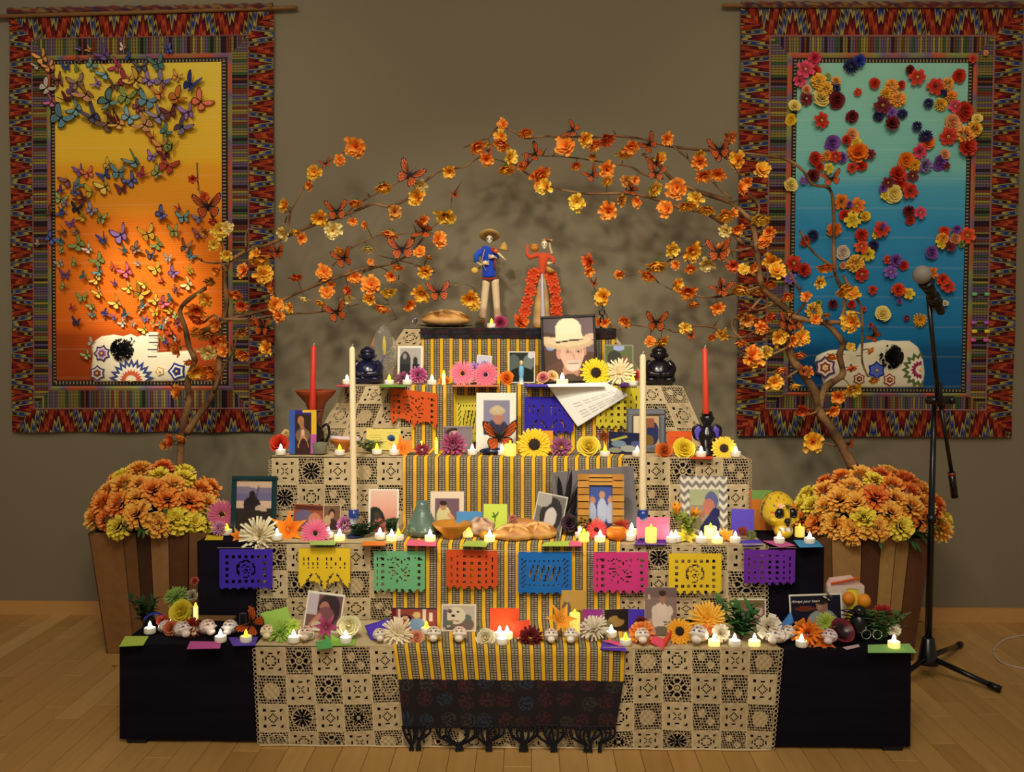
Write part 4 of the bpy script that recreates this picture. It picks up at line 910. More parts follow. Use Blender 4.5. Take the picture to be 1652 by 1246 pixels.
vo = n.new('ShaderNodeTexVoronoi', voronoi_dimensions='2D'); uvm = n.new('ShaderNodeUVMap'); nt.links.new(uvm.outputs[0], vo.inputs['Vector']); vo.inputs['Scale'].default_value = .9; vo.inputs['Randomness'].default_value = .35
hs = n.ramp(n.new('ShaderNodeTexNoise').outputs[0], [(0, (60, 60, 60)), (1, (60, 60, 60))])
sp = n.new('ShaderNodeSeparateXYZ'); nt.links.new(vo.outputs['Color'], sp.inputs[0])
mot = n.ramp(sp.outputs[0], [(0, (74, 26, 34)), (.35, (44, 58, 78)), (.6, (78, 34, 34)), (.8, (60, 56, 50))])
rings = n.m('MULTIPLY', n.m('LESS_THAN', vo.outputs['Distance'], .40), n.m('GREATER_THAN', n.noise(7, uvm.outputs[0]), .5))
c = n.mix(n.m('MULTIPLY', rings, .75), (24, 16, 22), mot); nt.links.new(c, b.inputs['Base Color']); b.inputs['Roughness'].default_value = .95; n.bump(b, n.noise(400), .4); MATS['floral'] = m
RR = thing('striped_table_runner', 'black and yellow striped runner with dark fringed ends down centre', 'table runner', (0, YF[0], 0)); RINV = -Vector((0, YF[0], 0))
OFF = .016; path = []
xe = [(635, 1008), (634, 1001), (650, 1003), (664, 1014), (680, 992)]
path.append((4.36, ZT[4]+.004, xe[4], 540)); path.append((YF[4]-OFF, ZT[4]+.004, xe[4], 531))
for i in (4, 3, 2, 1):
    path.append((YF[i]-OFF, ZT[i-1]+.004, xe[i], 0)); path.append((YF[i-1]-OFF, ZT[i-1]+.004, xe[i-1], 0))
ZB = U(826, 1098, 2.977).z; ZB2 = U(826, 1176, 2.972).z
path.append((2.978, ZB, (643, 1006), 0))
def xr(px, Y, z): return XA(px, Y, z)
q = M(); q.uv = []; arc = 0; K = 80; prev = None; rows_ = []
for k, (Y, z, (xa, xb), _) in enumerate(path):
    if prev:
        steps = 4 if abs(prev[1]-z) > .01 else 1
    else: steps = 0
    for s__ in range(1, steps+1):
        t = s__/steps
        rows_.append((prev[0]+(Y-prev[0])*t, prev[1]+(z-prev[1])*t, prev[2][0]+(xa-prev[2][0])*t, prev[2][1]+(xb-prev[2][1])*t))
    if not prev: rows_.append((Y, z, xa, xb))
    prev = (Y, z, (xa, xb))
pr = None
for (Y, z, xa, xb) in rows_:
    if pr: arc += math.hypot(pr[0]-Y, pr[1]-z)
    pr = (Y, z); a, b_ = XA(xa, Y, z), XA(xb, Y, z)
    for k in range(K+1):
        t = k/K; q.v.append((a+(b_-a)*t, Y+RINV.y-.0022*math.sin(t*26+z*9)-.001, z)); q.c.append((255, 255, 255)); q.uv.append((t*20.3+.05, arc/.0355))
for r_ in range(len(rows_)-1):
    for k in range(K): q.f.append((r_*(K+1)+k, r_*(K+1)+k+1, (r_+1)*(K+1)+k+1, (r_+1)*(K+1)+k)); q.mi.append(0)
obj('striped_cloth', q.mesh('striped_cloth', 'runner', True), RR)
def band(name, pts):
    q = M(); q.uv = []; n_ = len(pts)
    for j, (Y, z, xa, xb) in enumerate(pts):
        a, b_ = XA(xa, Y, z), XA(xb, Y, z)
        for k in range(41):
            t = k/40; q.v.append((a+(b_-a)*t, Y+RINV.y-.003*math.sin(t*22+1)*(j/n_)-.001, z)); q.c.append((0, 0, 0)); q.uv.append((t*12, j*.9*4/n_))
    for r_ in range(n_-1):
        for k in range(40): q.f.append((r_*41+k, r_*41+k+1, (r_+1)*41+k+1, (r_+1)*41+k)); q.mi.append(0)
    obj(name, q.mesh(name, 'floral', True), RR)
band('black_woven_band', [(2.977-.001*j, ZB-(ZB-ZB2)/4*j, 643+1.8*j, 1006-3.2*j) for j in range(5)])
band('black_woven_band', [(YF[4]-OFF-.007, ZT[4]+.004-.0105*j, 678, 994) for j in range(5)])
for k, (xt, xk) in enumerate([(662, 664), (682, 676), (716, 738), (760, 744), (782, 786), (800, 790), (832, 842), (856, 848), (880, 890), (902, 896), (934, 945), (958, 952), (978, 968)]):
    q = M(); yt = 1174+R.uniform(-2, 2); yk = 1198+R.uniform(-4, 5)
    for dx in (-13, -5, 5, 13):
        P = [U(xt+dx, yt-3, 2.968)+RINV, U(xt+dx*.7+R.uniform(-4, 4), (yt+yk)/2, 2.962)+RINV, U(xk+dx*.15, yk, 2.96)+RINV]; q.tube(smoothpath(P, 3), .0042, 5, (16, 12, 20))
    kp = U(xk, yk, 2.96)+RINV; q.ell(kp, (.008, .007, .009), (18, 14, 22), 8, 5)
    for j in range(7):
        dx = R.uniform(-.009, .009); q.tube([kp, kp+Vector((dx*.6, -.004, -.014)), Vector((kp.x+dx*.9, kp.y-.004-R.uniform(0, .006), .004))], [.003, .003, .0018], 4, (16, 12, 20))
    obj('tassel', q.mesh('tassel', 'fabric'), RR)
# ------------------------------------------------ paper banners
def banner(x0, x1, y0, y1, Y, c, label, st, scal=1, skew=0, grp='cut paper banners strung on the second step'):
    a, b_ = U(x0, y0, Y), U(x1, y0+skew, Y); z1 = U(x0, y1, Y).z; w_ = b_.x-a.x; h = a.z-z1; nx, ny = 34, 26; q = M(); idx = {}; sl = (b_.z-a.z)
    rr = random.Random(st*5+3); mask = [[rr.random() for _ in range(nx)] for _ in range(ny)]
    for i in range(nx):
        for j in range(ny):
            u, v = (i+.5)/nx, (j+.5)/ny; keep = True
            if .16 < v < .86 and .07 < u < .93:
                uu = abs(u-.5); r_ = math.hypot(uu, (v-.5)*.8)
                if st == 0: keep = not (((i % 4 in (0, 1)) and (j % 4 in (0, 1)) and (uu > .28 or abs(v-.5) > .24)) or (abs(r_-.16) < .02 and mask[j][i] > .25) or (r_ < .1 and mask[j][i] > .6))
                elif st == 1: keep = not (((i % 3 == 0) and j % 3 in (0, 1) and .22 < v < .5 and mask[j//3][i//3] > .35) or (.6 < v and abs(abs(uu-.2)-(v-.55)*.5) < .02))
                elif st == 2: keep = not ((uu > .3 and j % 4 in (0, 1) and i % 4 in (1, 2)) or (r_ < .22 and abs(math.sin(5*math.atan2(v-.5, u-.5)+r_*20)) < .35 and r_ > .05) or (v < .25 and mask[j][i] > .75))
                elif st == 3: keep = not ((uu > .33 and (j % 5 in (0, 1, 2)) and i % 3 == 0) or (uu < .3 and abs(math.sin(u*22)*math.cos(v*19)) > .72))
                else: keep = not ((abs(v-.22) < .03 or abs(v-.78) < .03 or uu > .36) and (i+j) % 3 == 0 or (uu < .3 and .3 < v < .7 and abs(math.sin(u*30+v*8)) > .86))
            if v > 1-.09*scal: keep = keep and (math.sin(u*PI*7)**2 > (v-(1-.09*scal))/(.09*scal))
            if scal > 1.5 and v > .80 and abs(u-.5) < .5 and v > 1-.2*abs(math.sin(u*PI*2)): keep = False
            if not keep: continue
            f = []
            for p in ((i, j), (i+1, j), (i+1, j+1), (i, j+1)):
                if p not in idx:
                    idx[p] = len(q.v); U_, V_ = p[0]/nx, p[1]/ny
                    q.v.append((w_*U_, -.002-.004*V_*(1+.8*math.sin(U_*8+st)), -h*V_+sl*U_)); q.c.append(c)
                f.append(idx[p])
            q.f.append(tuple(f)); q.mi.append(0)
    o = obj('paper_banner', q.mesh('paper_banner', 'paper'), None, a); tag(o, label, 'banner', grp); return o
BY = YF[1]-.028
for (x0, x1, y0, y1, c, nm, st, sc_) in ((354, 440, 886, 950, (66, 44, 178), 'indigo', 0, .6), (482, 565, 884, 950, (236, 200, 44), 'yellow', 1, 2), (603, 686, 889, 955, (110, 178, 128), 'green', 2, 1),
        (720, 803, 887, 950, (206, 78, 34), 'orange', 3, 1), (836, 922, 891, 958, (28, 104, 186), 'blue', 4, .6), (957, 1046, 891, 957, (206, 56, 128), 'pink', 2, 1), (1079, 1164, 893, 958, (232, 196, 40), 'yellow', 0, 1), (1200, 1283, 887, 943, (110, 44, 166), 'purple', 3, 1)):
    where = ' beside the indigo one' if (nm == 'yellow' and x0 < 700) else (' beside the purple one' if nm == 'yellow' else '')
    banner(x0, x1, y0, y1, BY, c, 'cut %s paper banner hanging on second step%s' % (nm, where), st, sc_)
q = M(); pts = [U(x, y, BY-.003) for x, y in ((350, 884), (440, 884), (482, 884), (565, 884), (603, 887), (686, 886), (720, 886), (803, 889), (836, 890), (922, 890), (957, 891), (1046, 889), (1079, 888), (1164, 886), (1200, 884), (1285, 884))]
q.tube(pts, .0009, 4, (196, 180, 150)); o = obj('banner_string', q.mesh('banner_string', 'fabric')); tag(o, 'thin string carrying the row of paper banners', 'string')
BY = YF[3]-.026; g2 = 'cut paper banners on the fourth step'
banner(630, 706, 626, 685, BY, (214, 88, 34), 'curled orange paper banner under the black and white portrait', 2, 2, 9, g2)
banner(736, 790, 638, 716, BY, (214, 200, 70), 'yellow green paper banner behind the white bordered portrait', 4, .6, 0, g2)
banner(846, 925, 640, 700, BY, (52, 40, 170), 'dark blue paper banner below the white letter', 1, 1, 0, g2)
banner(962, 1034, 626, 692, BY, (206, 190, 54), 'olive yellow paper banner behind the right white taper candle', 3, 1, 0, g2)
# ================================================================ candles
def tealight(px, py, n_, fl='white', lab=None, P=None, s=1.0):
    p = P or TG(px, py, n_)
    root = thing('tealight_candle', lab or '%s flame tealight candle on the %s step' % (fl, names[n_]), 'candle', p, group='battery tealight candles on the altar')
    q = M(); q.lathe([(.0175*s, 0), (.0185*s, .003), (.0185*s, .018*s), (.0165*s, .019*s), (.015*s, .016*s), (.004*s, .0165*s)], 16, (240, 232, 214))
    obj('cup', q.mesh('cup', 'cup_glow' if fl == 'warm' else 'wax', True), root)
    q = M(); q.lathe([(.0055*s, .015*s), (.0068*s, .022*s), (.005*s, .030*s), (.002*s, .037*s), (.0004*s, .040*s)], 10, (255, 240, 200))
    obj('flame', q.mesh('flame', 'flame_yellow' if fl == 'yellow' else 'flame_white', True), root); return root
TL = [(560, 624, 3, 0), (628, 623, 3, 1), (657, 625, 3, 0), (697, 624, 3, 0), (1021, 624, 3, 1),
 (453, 738, 2, 0), (548, 737, 2, 1), (608, 733, 2, 1), (636, 734, 2, 0), (762, 734, 2, 0), (810, 734, 2, 0), (976, 738, 2, 1), (1028, 737, 2, 0), (1131, 738, 2, 0), (1187, 737, 2, 0), (680, 728, 2, 1),
 (366, 863, 1, 1), (447, 877, 1, 0), (530, 868, 1, 0), (548, 875, 1, 2), (613, 870, 1, 0), (632, 878, 1, 2), (643, 872, 1, 1), (694, 879, 1, 2), (790, 880, 1, 2), (968, 874, 1, 2), (1017, 872, 1, 0), (1019, 862, 1, 2), (936, 868, 1, 0), (1083, 877, 1, 0), (1090, 874, 1, 0), (1131, 879, 1, 0), (1157, 879, 1, 2), (1186, 879, 1, 0), (1257, 878, 1, 0), (1306, 881, 1, 0),
 (242, 1022, 0, 0), (278, 1012, 0, 0), (297, 1011, 0, 0), (356, 1036, 0, 0), (397, 1043, 0, 1), (474, 1042, 0, 0), (498, 1030, 0, 1), (558, 1040, 0, 0), (806, 1030, 0, 0), (818, 1030, 0, 2), (810, 1042, 0, 0), (688, 1022, 0, 1), (986, 1028, 0, 0), (1009, 1044, 0, 1), (1152, 1046, 0, 2), (1185, 1044, 0, 0), (1217, 1046, 0, 2), (1293, 1049, 0, 0), (1442, 1048, 0, 2)]
for (x, y, n_, f) in TL: tealight(x, y, n_, ['white', 'yellow', 'warm'][f])
tealight(793, 528, 4, 'yellow', 'yellow flame tealight between the two skeleton figures', P=T(793, 4, .03))
tealight(907, 622, 3, 'warm', 'large bright tealight below the framed cowboy hat portrait', P=T(907, 3, .022), s=1.25)
def votive(px, py, n_, c, r_, h, lab, glow='votive_glow'):
    root = thing('votive_candle', lab, 'candle', TG(px, py, n_)); q = M()
    q.lathe([(r_*.98, 0), (r_, .004), (r_, h-.003), (r_*.92, h), (r_*.75, h-.003), (r_*.2, h-.006)], 18, c); obj('wax', q.mesh('wax', glow, True), root)
    q = M(); q.lathe([(.003, h-.006), (.0045, h), (.003, h+.008), (.0004, h+.013)], 8, c); obj('flame', q.mesh('flame', 'flame_yellow', True), root)
votive(823, 738, 2, (240, 220, 90), .022, .044, 'yellow glowing votive candle left of the large sunflower')
votive(1050, 880, 1, (250, 240, 150), .020, .050, 'bright square votive candle before the pink card')
votive(1146, 868, 1, (240, 210, 120), .022, .040, 'peach votive candle before the chevron picture frame', 'cup_glow')
votive(927, 1022, 0, (220, 180, 50), .0175, .066, 'yellow pillar candle on lowest step near orange lilies')
votive(1290, 866, 1, (250, 225, 140), .017, .034, 'bright candle beside jaw of the yellow skull')
votive(942, 874, 1, (240, 225, 130), .018, .032, 'pale yellow votive behind the small green pear')
votive(704, 733, 2, (236, 226, 160), .007, .05, 'thin yellow candle between pink flowers on middle step')
votive(716, 622, 3, (248, 240, 220), .007, .045, 'short white taper behind the small orange rose', 'cup_glow')
votive(755, 866, 1, (240, 225, 180), .018, .026, 'cream votive before the light blue card', 'cup_glow')
votive(316, 985, 0, (240, 235, 200), .008, .05, 'small lit candle against the second step at far left', 'cup_glow')
def taper(px, ytop, ybot, Y, wpx, c, lab, lean=0):
    a, b_ = U(px, ybot, Y), U(px+lean, ytop, Y); r_ = wpx/2*Y/F; root = thing('taper_candle', lab, 'candle', a); d = b_-a; q = M()
    q.tube([Vector((0, 0, 0)), d*.02, d*.985, d], [r_*.9, r_, r_*.82, r_*.5], 14, c); obj('wax', q.mesh('wax', 'wax', True), root)
    q = M(); q.tube([d, d+Vector((.001, 0, .006)), d+Vector((.004, 0, .010))], .0012, 5, (230, 220, 200)); obj('wick', q.mesh('wick', 'fabric'), root)
taper(571, 560, 826, 3.38, 11.5, (248, 224, 180), 'tall white taper candle standing left of centre', -3)
taper(1037, 572, 826, 3.38, 12, (240, 220, 178), 'tall white taper candle standing right of centre', 0)
taper(504, 558, 667, 3.71, 10.5, (206, 50, 34), 'tall red taper candle in black jug at left', 2)
taper(1139, 562, 668, 3.64, 10.5, (214, 66, 36), 'tall red taper candle in black candleholder at right', -2)
for px, nm in ((571, 'left'), (1037, 'right')):
    p = Vector((XA(px, 3.38, ZT[1]), 3.38, ZT[1]+.005)); h = U(px, 824, 3.38).z-p.z; q = M(); root = thing('candle_holder', 'blue glazed candle holder under the %s white taper' % nm, 'candle holder', p)
    q.lathe([(.026, 0), (.027, .004), (.012, .012), (.009, h*.45), (.013, h*.6), (.018, h*.75), (.018, h+.004), (.014, h+.004), (.013, h-.004)], 18, [(30, 50, 120)]*3+[(190, 200, 200)]*2+[(36, 60, 140)]*4); obj('body', q.mesh('body', 'gloss', True), root)
# black jug with handle (left) and two handled black holder (right)
p = Vector((XA(505, 3.71, ZT[2]), 3.71, ZT[2]+.005)); h = U(505, 664, 3.71).z-p.z; root = thing('black_jug', 'black clay jug with loop handle holding red taper', 'jug', p); q = M()
q.lathe([(.03, 0), (.036, .01), (.045, h*.3), (.042, h*.5), (.022, h*.72), (.016, h*.8), (.024, h*.97), (.034, h), (.03, h), (.012, h*.93)], 18, (30, 20, 20)); obj('body', q.mesh('body', 'gloss', True), root)
q = M(); q.tube(smoothpath([(.035, 0, h*.6), (.055, 0, h*.68), (.062, 0, h*.45), (.05, 0, h*.25), (.036, 0, h*.22)], 5), .005, 8, (26, 18, 18)); obj('handle', q.mesh('handle', 'gloss', True), root)
p = Vector((XA(1140, 3.66, ZT[2]), 3.66, ZT[2]+.005)); h = U(1140, 664, 3.66).z-p.z; root = thing('black_candleholder', 'black pottery candleholder with two purple tinted ear handles', 'candle holder', p); q = M()
q.lathe([(.034, 0), (.036, .006), (.02, .02), (.026, h*.3), (.034, h*.42), (.03, h*.52), (.017, h*.62), (.015, h*.7), (.028, h*.85), (.02, h*.9), (.018, h), (.012, h)], 18, (22, 16, 26)); obj('body', q.mesh('body', 'gloss', True), root)
for sg in (-1, 1):
    q = M(); q.tube(smoothpath([(sg*.02, 0, h*.32), (sg*.045, 0, h*.4), (sg*.05, 0, h*.6), (sg*.032, 0, h*.68), (sg*.016, 0, h*.6)], 5), .0055, 8, (24, 18, 28)); o = obj('handle', q.mesh('handle', 'gloss', True), root)
    q = M(); q.ell((sg*.032, -.004, h*.5), (.013, .003, .026), (92, 74, 190), 10, 5); obj('inset', q.mesh('inset', 'gloss', True), o)
for k in range(8):
    pass
q = M()
for k in range(9): q.petal(.02, .012, 1.0, k*.7, .016, h*.86, .6, (24, 18, 26), None, .1, 2, .3)
obj('petal_rim', q.mesh('petal_rim', 'gloss'), root)
# ================================================================ pictures and cards
def paint(w_, h, bg, shapes, nx=40, ny=46, border=0, bc=(240, 234, 220)):
    q = M(); vs = []; cs = []
    for j in range(ny+1):
        for i in range(nx+1):
            u, v = i/nx, j/ny; c = bg if not callable(bg) else bg(u, v)
            for s_ in shapes:
                t = s_[0]
                if t == 'r' and s_[1] <= u <= s_[3] and s_[2] <= v <= s_[4]: c = s_[5]
                elif t == 'e' and ((u-s_[1])/s_[3])**2+((v-s_[2])/s_[4])**2 <= 1: c = s_[5]
                elif t == 'l':   # thick line
                    x0, y0, x1, y1, r_, cc = s_[1:]; dx, dy = x1-x0, y1-y0; tt = max(0, min(1, ((u-x0)*dx+(v-y0)*dy)/(dx*dx+dy*dy)))
                    if math.hypot(u-x0-dx*tt, v-y0-dy*tt) < r_: c = cc
            if border and (u < border or u > 1-border or v < border*w_/h or v > 1-border*w_/h): c = bc
            vs.append(((u-.5)*w_, 0, h*(1-v))); cs.append(c)
    q.add(vs, [(j*(nx+1)+i, (j+1)*(nx+1)+i, (j+1)*(nx+1)+i+1, j*(nx+1)+i+1) for j in range(ny) for i in range(nx)], cs); return q
def picture(x0, x1, y0, n_, dy, label, bg, shapes, frame=None, fw=.08, roll=0, lean=.12, turn=0, border=.05, bc=(236, 230, 216), group=None, cat='photograph', ybot=None, name=None, gloss='paper', res=(40, 46), mat=None):
    Y = YF[n_]+dy; z = ZT[n_]+.006
    if ybot: z = U((x0+x1)/2, ybot, Y).z
    cx = XA((x0+x1)/2, Y, z); w_ = abs(XA(x1, Y, z)-XA(x0, Y, z)); h = U((x0+x1)/2, y0, Y).z-z
    root = thing(name or ('framed_photograph' if frame else ('photograph' if cat == 'photograph' else 'paper_card')), label, cat, (cx, Y, z), group=group)
    piv = bpy.data.objects.new('x', None)
    root.rotation_euler = (-lean, roll, turn)
    fth = .012 if frame else .0012
    if frame:
        f = fw*w_; pw, ph = w_-2*f, h-2*f
        for (cx_, cz_, a, b_, nm) in ((0, f/2, w_, f, 'r'), (0, h-f/2, w_, f, 'r'), (-w_/2+f/2, h/2, f, h-2*f, 'r'), (w_/2-f/2, h/2, f, h-2*f, 'r')):
            q = M(); a2, b2 = a/2, b_/2; e = f*.25
            vs = [(-a2, 0, -b2), (a2, 0, -b2), (a2, 0, b2), (-a2, 0, b2), (-a2, -fth*.7, -b2), (a2, -fth*.7, -b2), (a2, -fth*.7, b2), (-a2, -fth*.7, b2), (-a2+e, -fth, -b2+e), (a2-e, -fth, -b2+e), (a2-e, -fth, b2-e), (-a2+e, -fth, b2-e)]
            q.add([(v_[0]+cx_, v_[1]+.004, v_[2]+cz_) for v_ in vs], [(8, 9, 10, 11)]+[(i, (i+1) % 4, (i+1) % 4+4, i+4) for i in range(4)]+[(i+4, (i+1) % 4+4, (i+1) % 4+8, i+8) for i in range(4)], frame)
            obj('frame_rail', q.mesh('frame_rail', mat or 'gloss'), root)
        q = paint(pw, ph, bg, shapes, res[0], res[1], border, bc); q.v = [(a, b_-.001, c+f) for a, b_, c in q.v]; obj('print', q.mesh('print', gloss, True), root)
        q = M(); q.box((0, .004, h/2), (w_*.97, .004, h*.97), (60, 46, 36)); obj('backing', q.mesh('backing', 'paper'), root)
        q = M(); q.box((0, .03, h*.3), (w_*.2, .003, h*.6), (50, 40, 34), T=Matrix.Rotation(-.18, 4, 'X')); obj('easel_leg', q.mesh('easel_leg', 'paper'), root)
    else:
        q = paint(w_, h, bg, shapes, res[0], res[1], border, bc); q.v = [(a, b_-.0008, c) for a, b_, c in q.v]; obj('print', q.mesh('print', gloss, True), root)
        q = M(); q.box((0, .0004, h/2), (w_, .001, h), bc if border else lerp((240, 235, 225), shapes and (200, 200, 200) or (200, 200, 200), .5)); obj('backing_card', q.mesh('backing_card', 'paper'), root)
    return root, w_, h
SK = (196, 142, 116)
def man(cx, top, s, hair, skin, shirt, out=[]):
    return [('e', cx, top+1.25*s, 1.5*s, 1.0*s*1.2, shirt), ('r', cx-1.45*s, top+1.3*s, cx+1.45*s, 1, shirt), ('r', cx-.2*s, top+.55*s, cx+.2*s, top+1.0*s, skin), ('e', cx, top+.3*s, .42*s, .42*s, hair), ('e', cx, top+.42*s, .36*s, .42*s, skin)]
picture(641, 682, 558, 3, .14, 'black and white wedding portrait with white border', (176, 170, 164), [('e', .3, .45, .22, .3, (60, 58, 58)), ('r', .1, .5, .5, .95, (44, 42, 44)), ('e', .7, .42, .1, .12, (50, 48, 50)), ('r', .6, .5, .86, .95, (40, 40, 44)), ('e', .28, .28, .08, .08, (150, 144, 140))], border=.09)
picture(766, 790, 573, 3, .16, 'small pale blue flower card behind pink gerberas', (206, 206, 226), [('e', .5, .5, .28, .3, (130, 120, 200)), ('e', .5, .45, .12, .12, (230, 230, 240))], border=.08, cat='card', roll=.08)
picture(820, 863, 567, 3, .17, 'dark photograph behind the blue robed statuette', (44, 52, 46), [('e', .2, .4, .25, .3, (90, 100, 96)), ('e', .75, .35, .2, .25, (120, 130, 128)), ('e', .5, .8, .5, .3, (30, 34, 30)), ('e', .85, .12, .12, .1, (220, 220, 226))], border=.03)
bgc = lambda u, v: lerp((96, 88, 92), (128, 108, 112), u)
picture(876, 965, 508, 3, .12, 'large black framed portrait of man in white cowboy hat', bgc,
    [('e', .05, .62, .5, .4, (92, 70, 60)), ('e', .5, 1.02, .62, .36, (104, 76, 62)), ('e', .9, .9, .4, .35, (98, 72, 60)), ('e', .52, .84, .17, .14, (190, 134, 116)), ('e', .31, .56, .07, .09, (216, 156, 138)), ('e', .80, .54, .05, .07, (206, 150, 130)), ('e', .56, .58, .23, .22, (234, 186, 164)), ('e', .56, .68, .19, .17, (232, 182, 162)), ('e', .57, .77, .14, .07, (226, 206, 190)), ('e', .57, .69, .15, .022, (214, 200, 188)),
     ('l', .48, .725, .66, .72, .010, (140, 84, 76)), ('l', .575, .55, .59, .64, .018, (214, 160, 138)), ('e', .47, .54, .07, .042, (170, 130, 118)), ('e', .47, .54, .062, .036, (222, 176, 156)), ('e', .69, .53, .066, .042, (170, 130, 118)), ('e', .69, .53, .058, .036, (222, 176, 156)), ('e', .47, .54, .03, .014, (70, 60, 60)), ('e', .68, .535, .03, .014, (70, 60, 60)),
     ('e', .14, .45, .10, .055, (150, 160, 214)), ('e', .5, .40, .5, .10, (216, 188, 150)), ('e', .03, .34, .16, .06, (224, 200, 160)), ('e', .95, .31, .14, .05, (226, 196, 160)), ('e', .5, .36, .44, .085, (232, 208, 168)), ('r', .25, .12, .75, .34, (246, 234, 196)), ('e', .5, .13, .24, .13, (250, 240, 206)), ('r', .24, .26, .77, .36, (246, 234, 196)), ('l', .25, .385, .5, .36, .012, (70, 60, 52)), ('l', .5, .36, .78, .345, .012, (70, 60, 52)),
     ('e', .5, 1.0, .18, .12, (88, 72, 56))], frame=(18, 14, 16), fw=.045, border=0, roll=-.045, res=(60, 72))
picture(975, 1022, 556, 3, .19, 'photograph of person among plants in clear stand', (108, 116, 74), [('e', .5, .7, .35, .3, (176, 150, 110)), ('e', .68, .5, .2, .2, (150, 96, 84)), ('e', .35, .35, .25, .2, (70, 70, 60)), ('e', .5, .08, .2, .08, (170, 180, 230))], border=.04, bc=(150, 150, 130))
picture(467, 510, 662, 2, .04, 'portrait of praying woman in blue and yellow border', (52, 34, 30), [('r', 0, 0, 1, .10, (50, 40, 130)), ('r', 0, 0, .2, 1, (54, 90, 170)), ('r', .5, 0, 1, .06, (236, 190, 60)), ('r', .82, 0, 1, .56, (232, 184, 50)), ('r', .78, .56, 1, 1, (190, 90, 170)), ('e', .5, .22, .18, .12, (50, 34, 30)), ('e', .42, .24, .12, .1, (176, 116, 80)), ('l', .45, .3, .5, .45, .07, (160, 110, 76)), ('e', .5, .58, .26, .16, (120, 96, 70)), ('l', .5, .52, .35, .82, .04, (186, 130, 90)), ('l', .5, .52, .68, .82, .04, (186, 130, 90)), ('e', .5, .52, .07, .07, (220, 170, 150)), ('e', .52, .85, .16, .2, (60, 30, 30))], border=0, turn=.15)
picture(591, 646, 692, 2, .17, 'pale yellow thank you card with blue picture', (234, 216, 112), [('e', .72, .42, .12, .14, (60, 100, 130)), ('e', .75, .5, .09, .1, (40, 50, 80)), ('l', .12, .3, .4, .3, .012, (180, 160, 90)), ('l', .12, .42, .42, .42, .012, (180, 160, 90)), ('l', .12, .54, .4, .54, .012, (180, 160, 90)), ('l', .6, .2, .9, .2, .012, (180, 160, 90))], border=0, cat='card')
picture(714, 762, 688, 2, .17, 'small photograph of woman behind magenta flowers', (120, 100, 96), [('e', .38, .35, .3, .28, (60, 44, 46)), ('e', .4, .4, .2, .22, (206, 170, 156)), ('l', .3, .4, .5, .4, .02, (60, 50, 50)), ('r', .5, .1, 1, 1, (140, 124, 132))], border=.05, bc=(150, 140, 150))
picture(768, 832, 634, 2, .13, 'white bordered instant photograph of older man in cap', (138, 134, 158), [('r', 0, 0, 1, .13, (244, 238, 226)), ('r', 0, .72, 1, 1, (244, 238, 226)), ('r', 0, 0, .17, 1, (244, 238, 226)), ('r', .86, 0, 1, 1, (244, 238, 226)), ('e', .5, .62, .34, .16, (60, 58, 84)), ('r', .2, .58, .82, .72, (58, 56, 80)), ('e', .55, .4, .13, .14, (184, 126, 104)), ('e', .53, .31, .2, .07, (196, 176, 140)), ('e', .53, .27, .14, .05, (206, 186, 150)), ('r', 0, .72, 1, 1, (244, 238, 226)), ('r', 0, 0, .17, 1, (244, 238, 226)), ('r', .86, 0, 1, 1, (244, 238, 226))], border=0, res=(36, 44))
picture(1011, 1074, 660, 2, .15, 'silver metal picture frame behind right white taper', (190, 160, 120), [('e', .2, .35, .3, .4, (226, 206, 170)), ('e', .75, .6, .25, .4, (44, 48, 90)), ('r', .5, .1, .8, .4, (150, 90, 60)), ('e', .6, .85, .2, .2, (120, 90, 40))], frame=(150, 154, 164), fw=.17, mat='metal', border=0)
picture(981, 1036, 698, 2, .09, 'dark blue photograph of flowers on the middle step', (28, 30, 64), [('e', .3, .55, .22, .16, (110, 130, 150)), ('e', .6, .75, .25, .16, (150, 156, 150)), ('l', .1, .4, .5, .2, .05, (170, 160, 70)), ('e', .8, .5, .15, .12, (70, 80, 130)), ('e', .2, .85, .2, .12, (140, 140, 120))], border=0, roll=.05)
picture(1076, 1116, 696, 2, .14, 'orange note card behind the yellow rose', (222, 92, 40), [('l', .15, .3, .8, .3, .01, (180, 60, 30))], border=0, cat='card')
picture(850, 892, 695, 2, .12, 'golden orange note card behind the large sunflower', (236, 160, 50), [], border=0, cat='card')
# second step
picture(372, 445, 769, 1, .12, 'dark green framed photograph of musician by a lake', lambda u, v: (206, 176, 150) if v < .16 else ((110, 104, 142) if v < .42 else ((216, 184, 158) if v < .58 else (52, 40, 38))),
    [('e', .2, .2, .4, .08, (130, 116, 146)), ('e', .8, .2, .35, .06, (126, 112, 140)), ('e', .44, .30, .09, .09, (40, 32, 36)), ('e', .44, .5, .24, .17, (40, 30, 34)), ('r', .3, .5, .55, .9, (44, 34, 36)), ('l', .55, .4, .62, .12, .014, (50, 40, 50)), ('e', .7, .6, .16, .1, (200, 174, 156)), ('e', .5, .9, .7, .28, (50, 40, 36))], frame=(16, 52, 56), fw=.11, border=0, lean=.14)
picture(472, 521, 815, 1, .17, 'orange tinted photograph behind the pink gerbera', (150, 80, 60), [('e', .35, .5, .3, .3, (110, 100, 130)), ('e', .7, .6, .22, .3, (200, 130, 100)), ('r', 0, 0, 1, .2, (90, 44, 36))], border=.03, bc=(170, 80, 50), roll=.05)
picture(521, 549, 815, 1, .17, 'small brown photograph of seated person with dog', (120, 90, 66), [('e', .5, .35, .2, .2, (60, 40, 36)), ('e', .5, .4, .13, .14, (190, 140, 110)), ('e', .5, .85, .4, .3, (60, 40, 40)), ('e', .25, .6, .2, .2, (190, 160, 120))], border=.05, bc=(206, 190, 160))
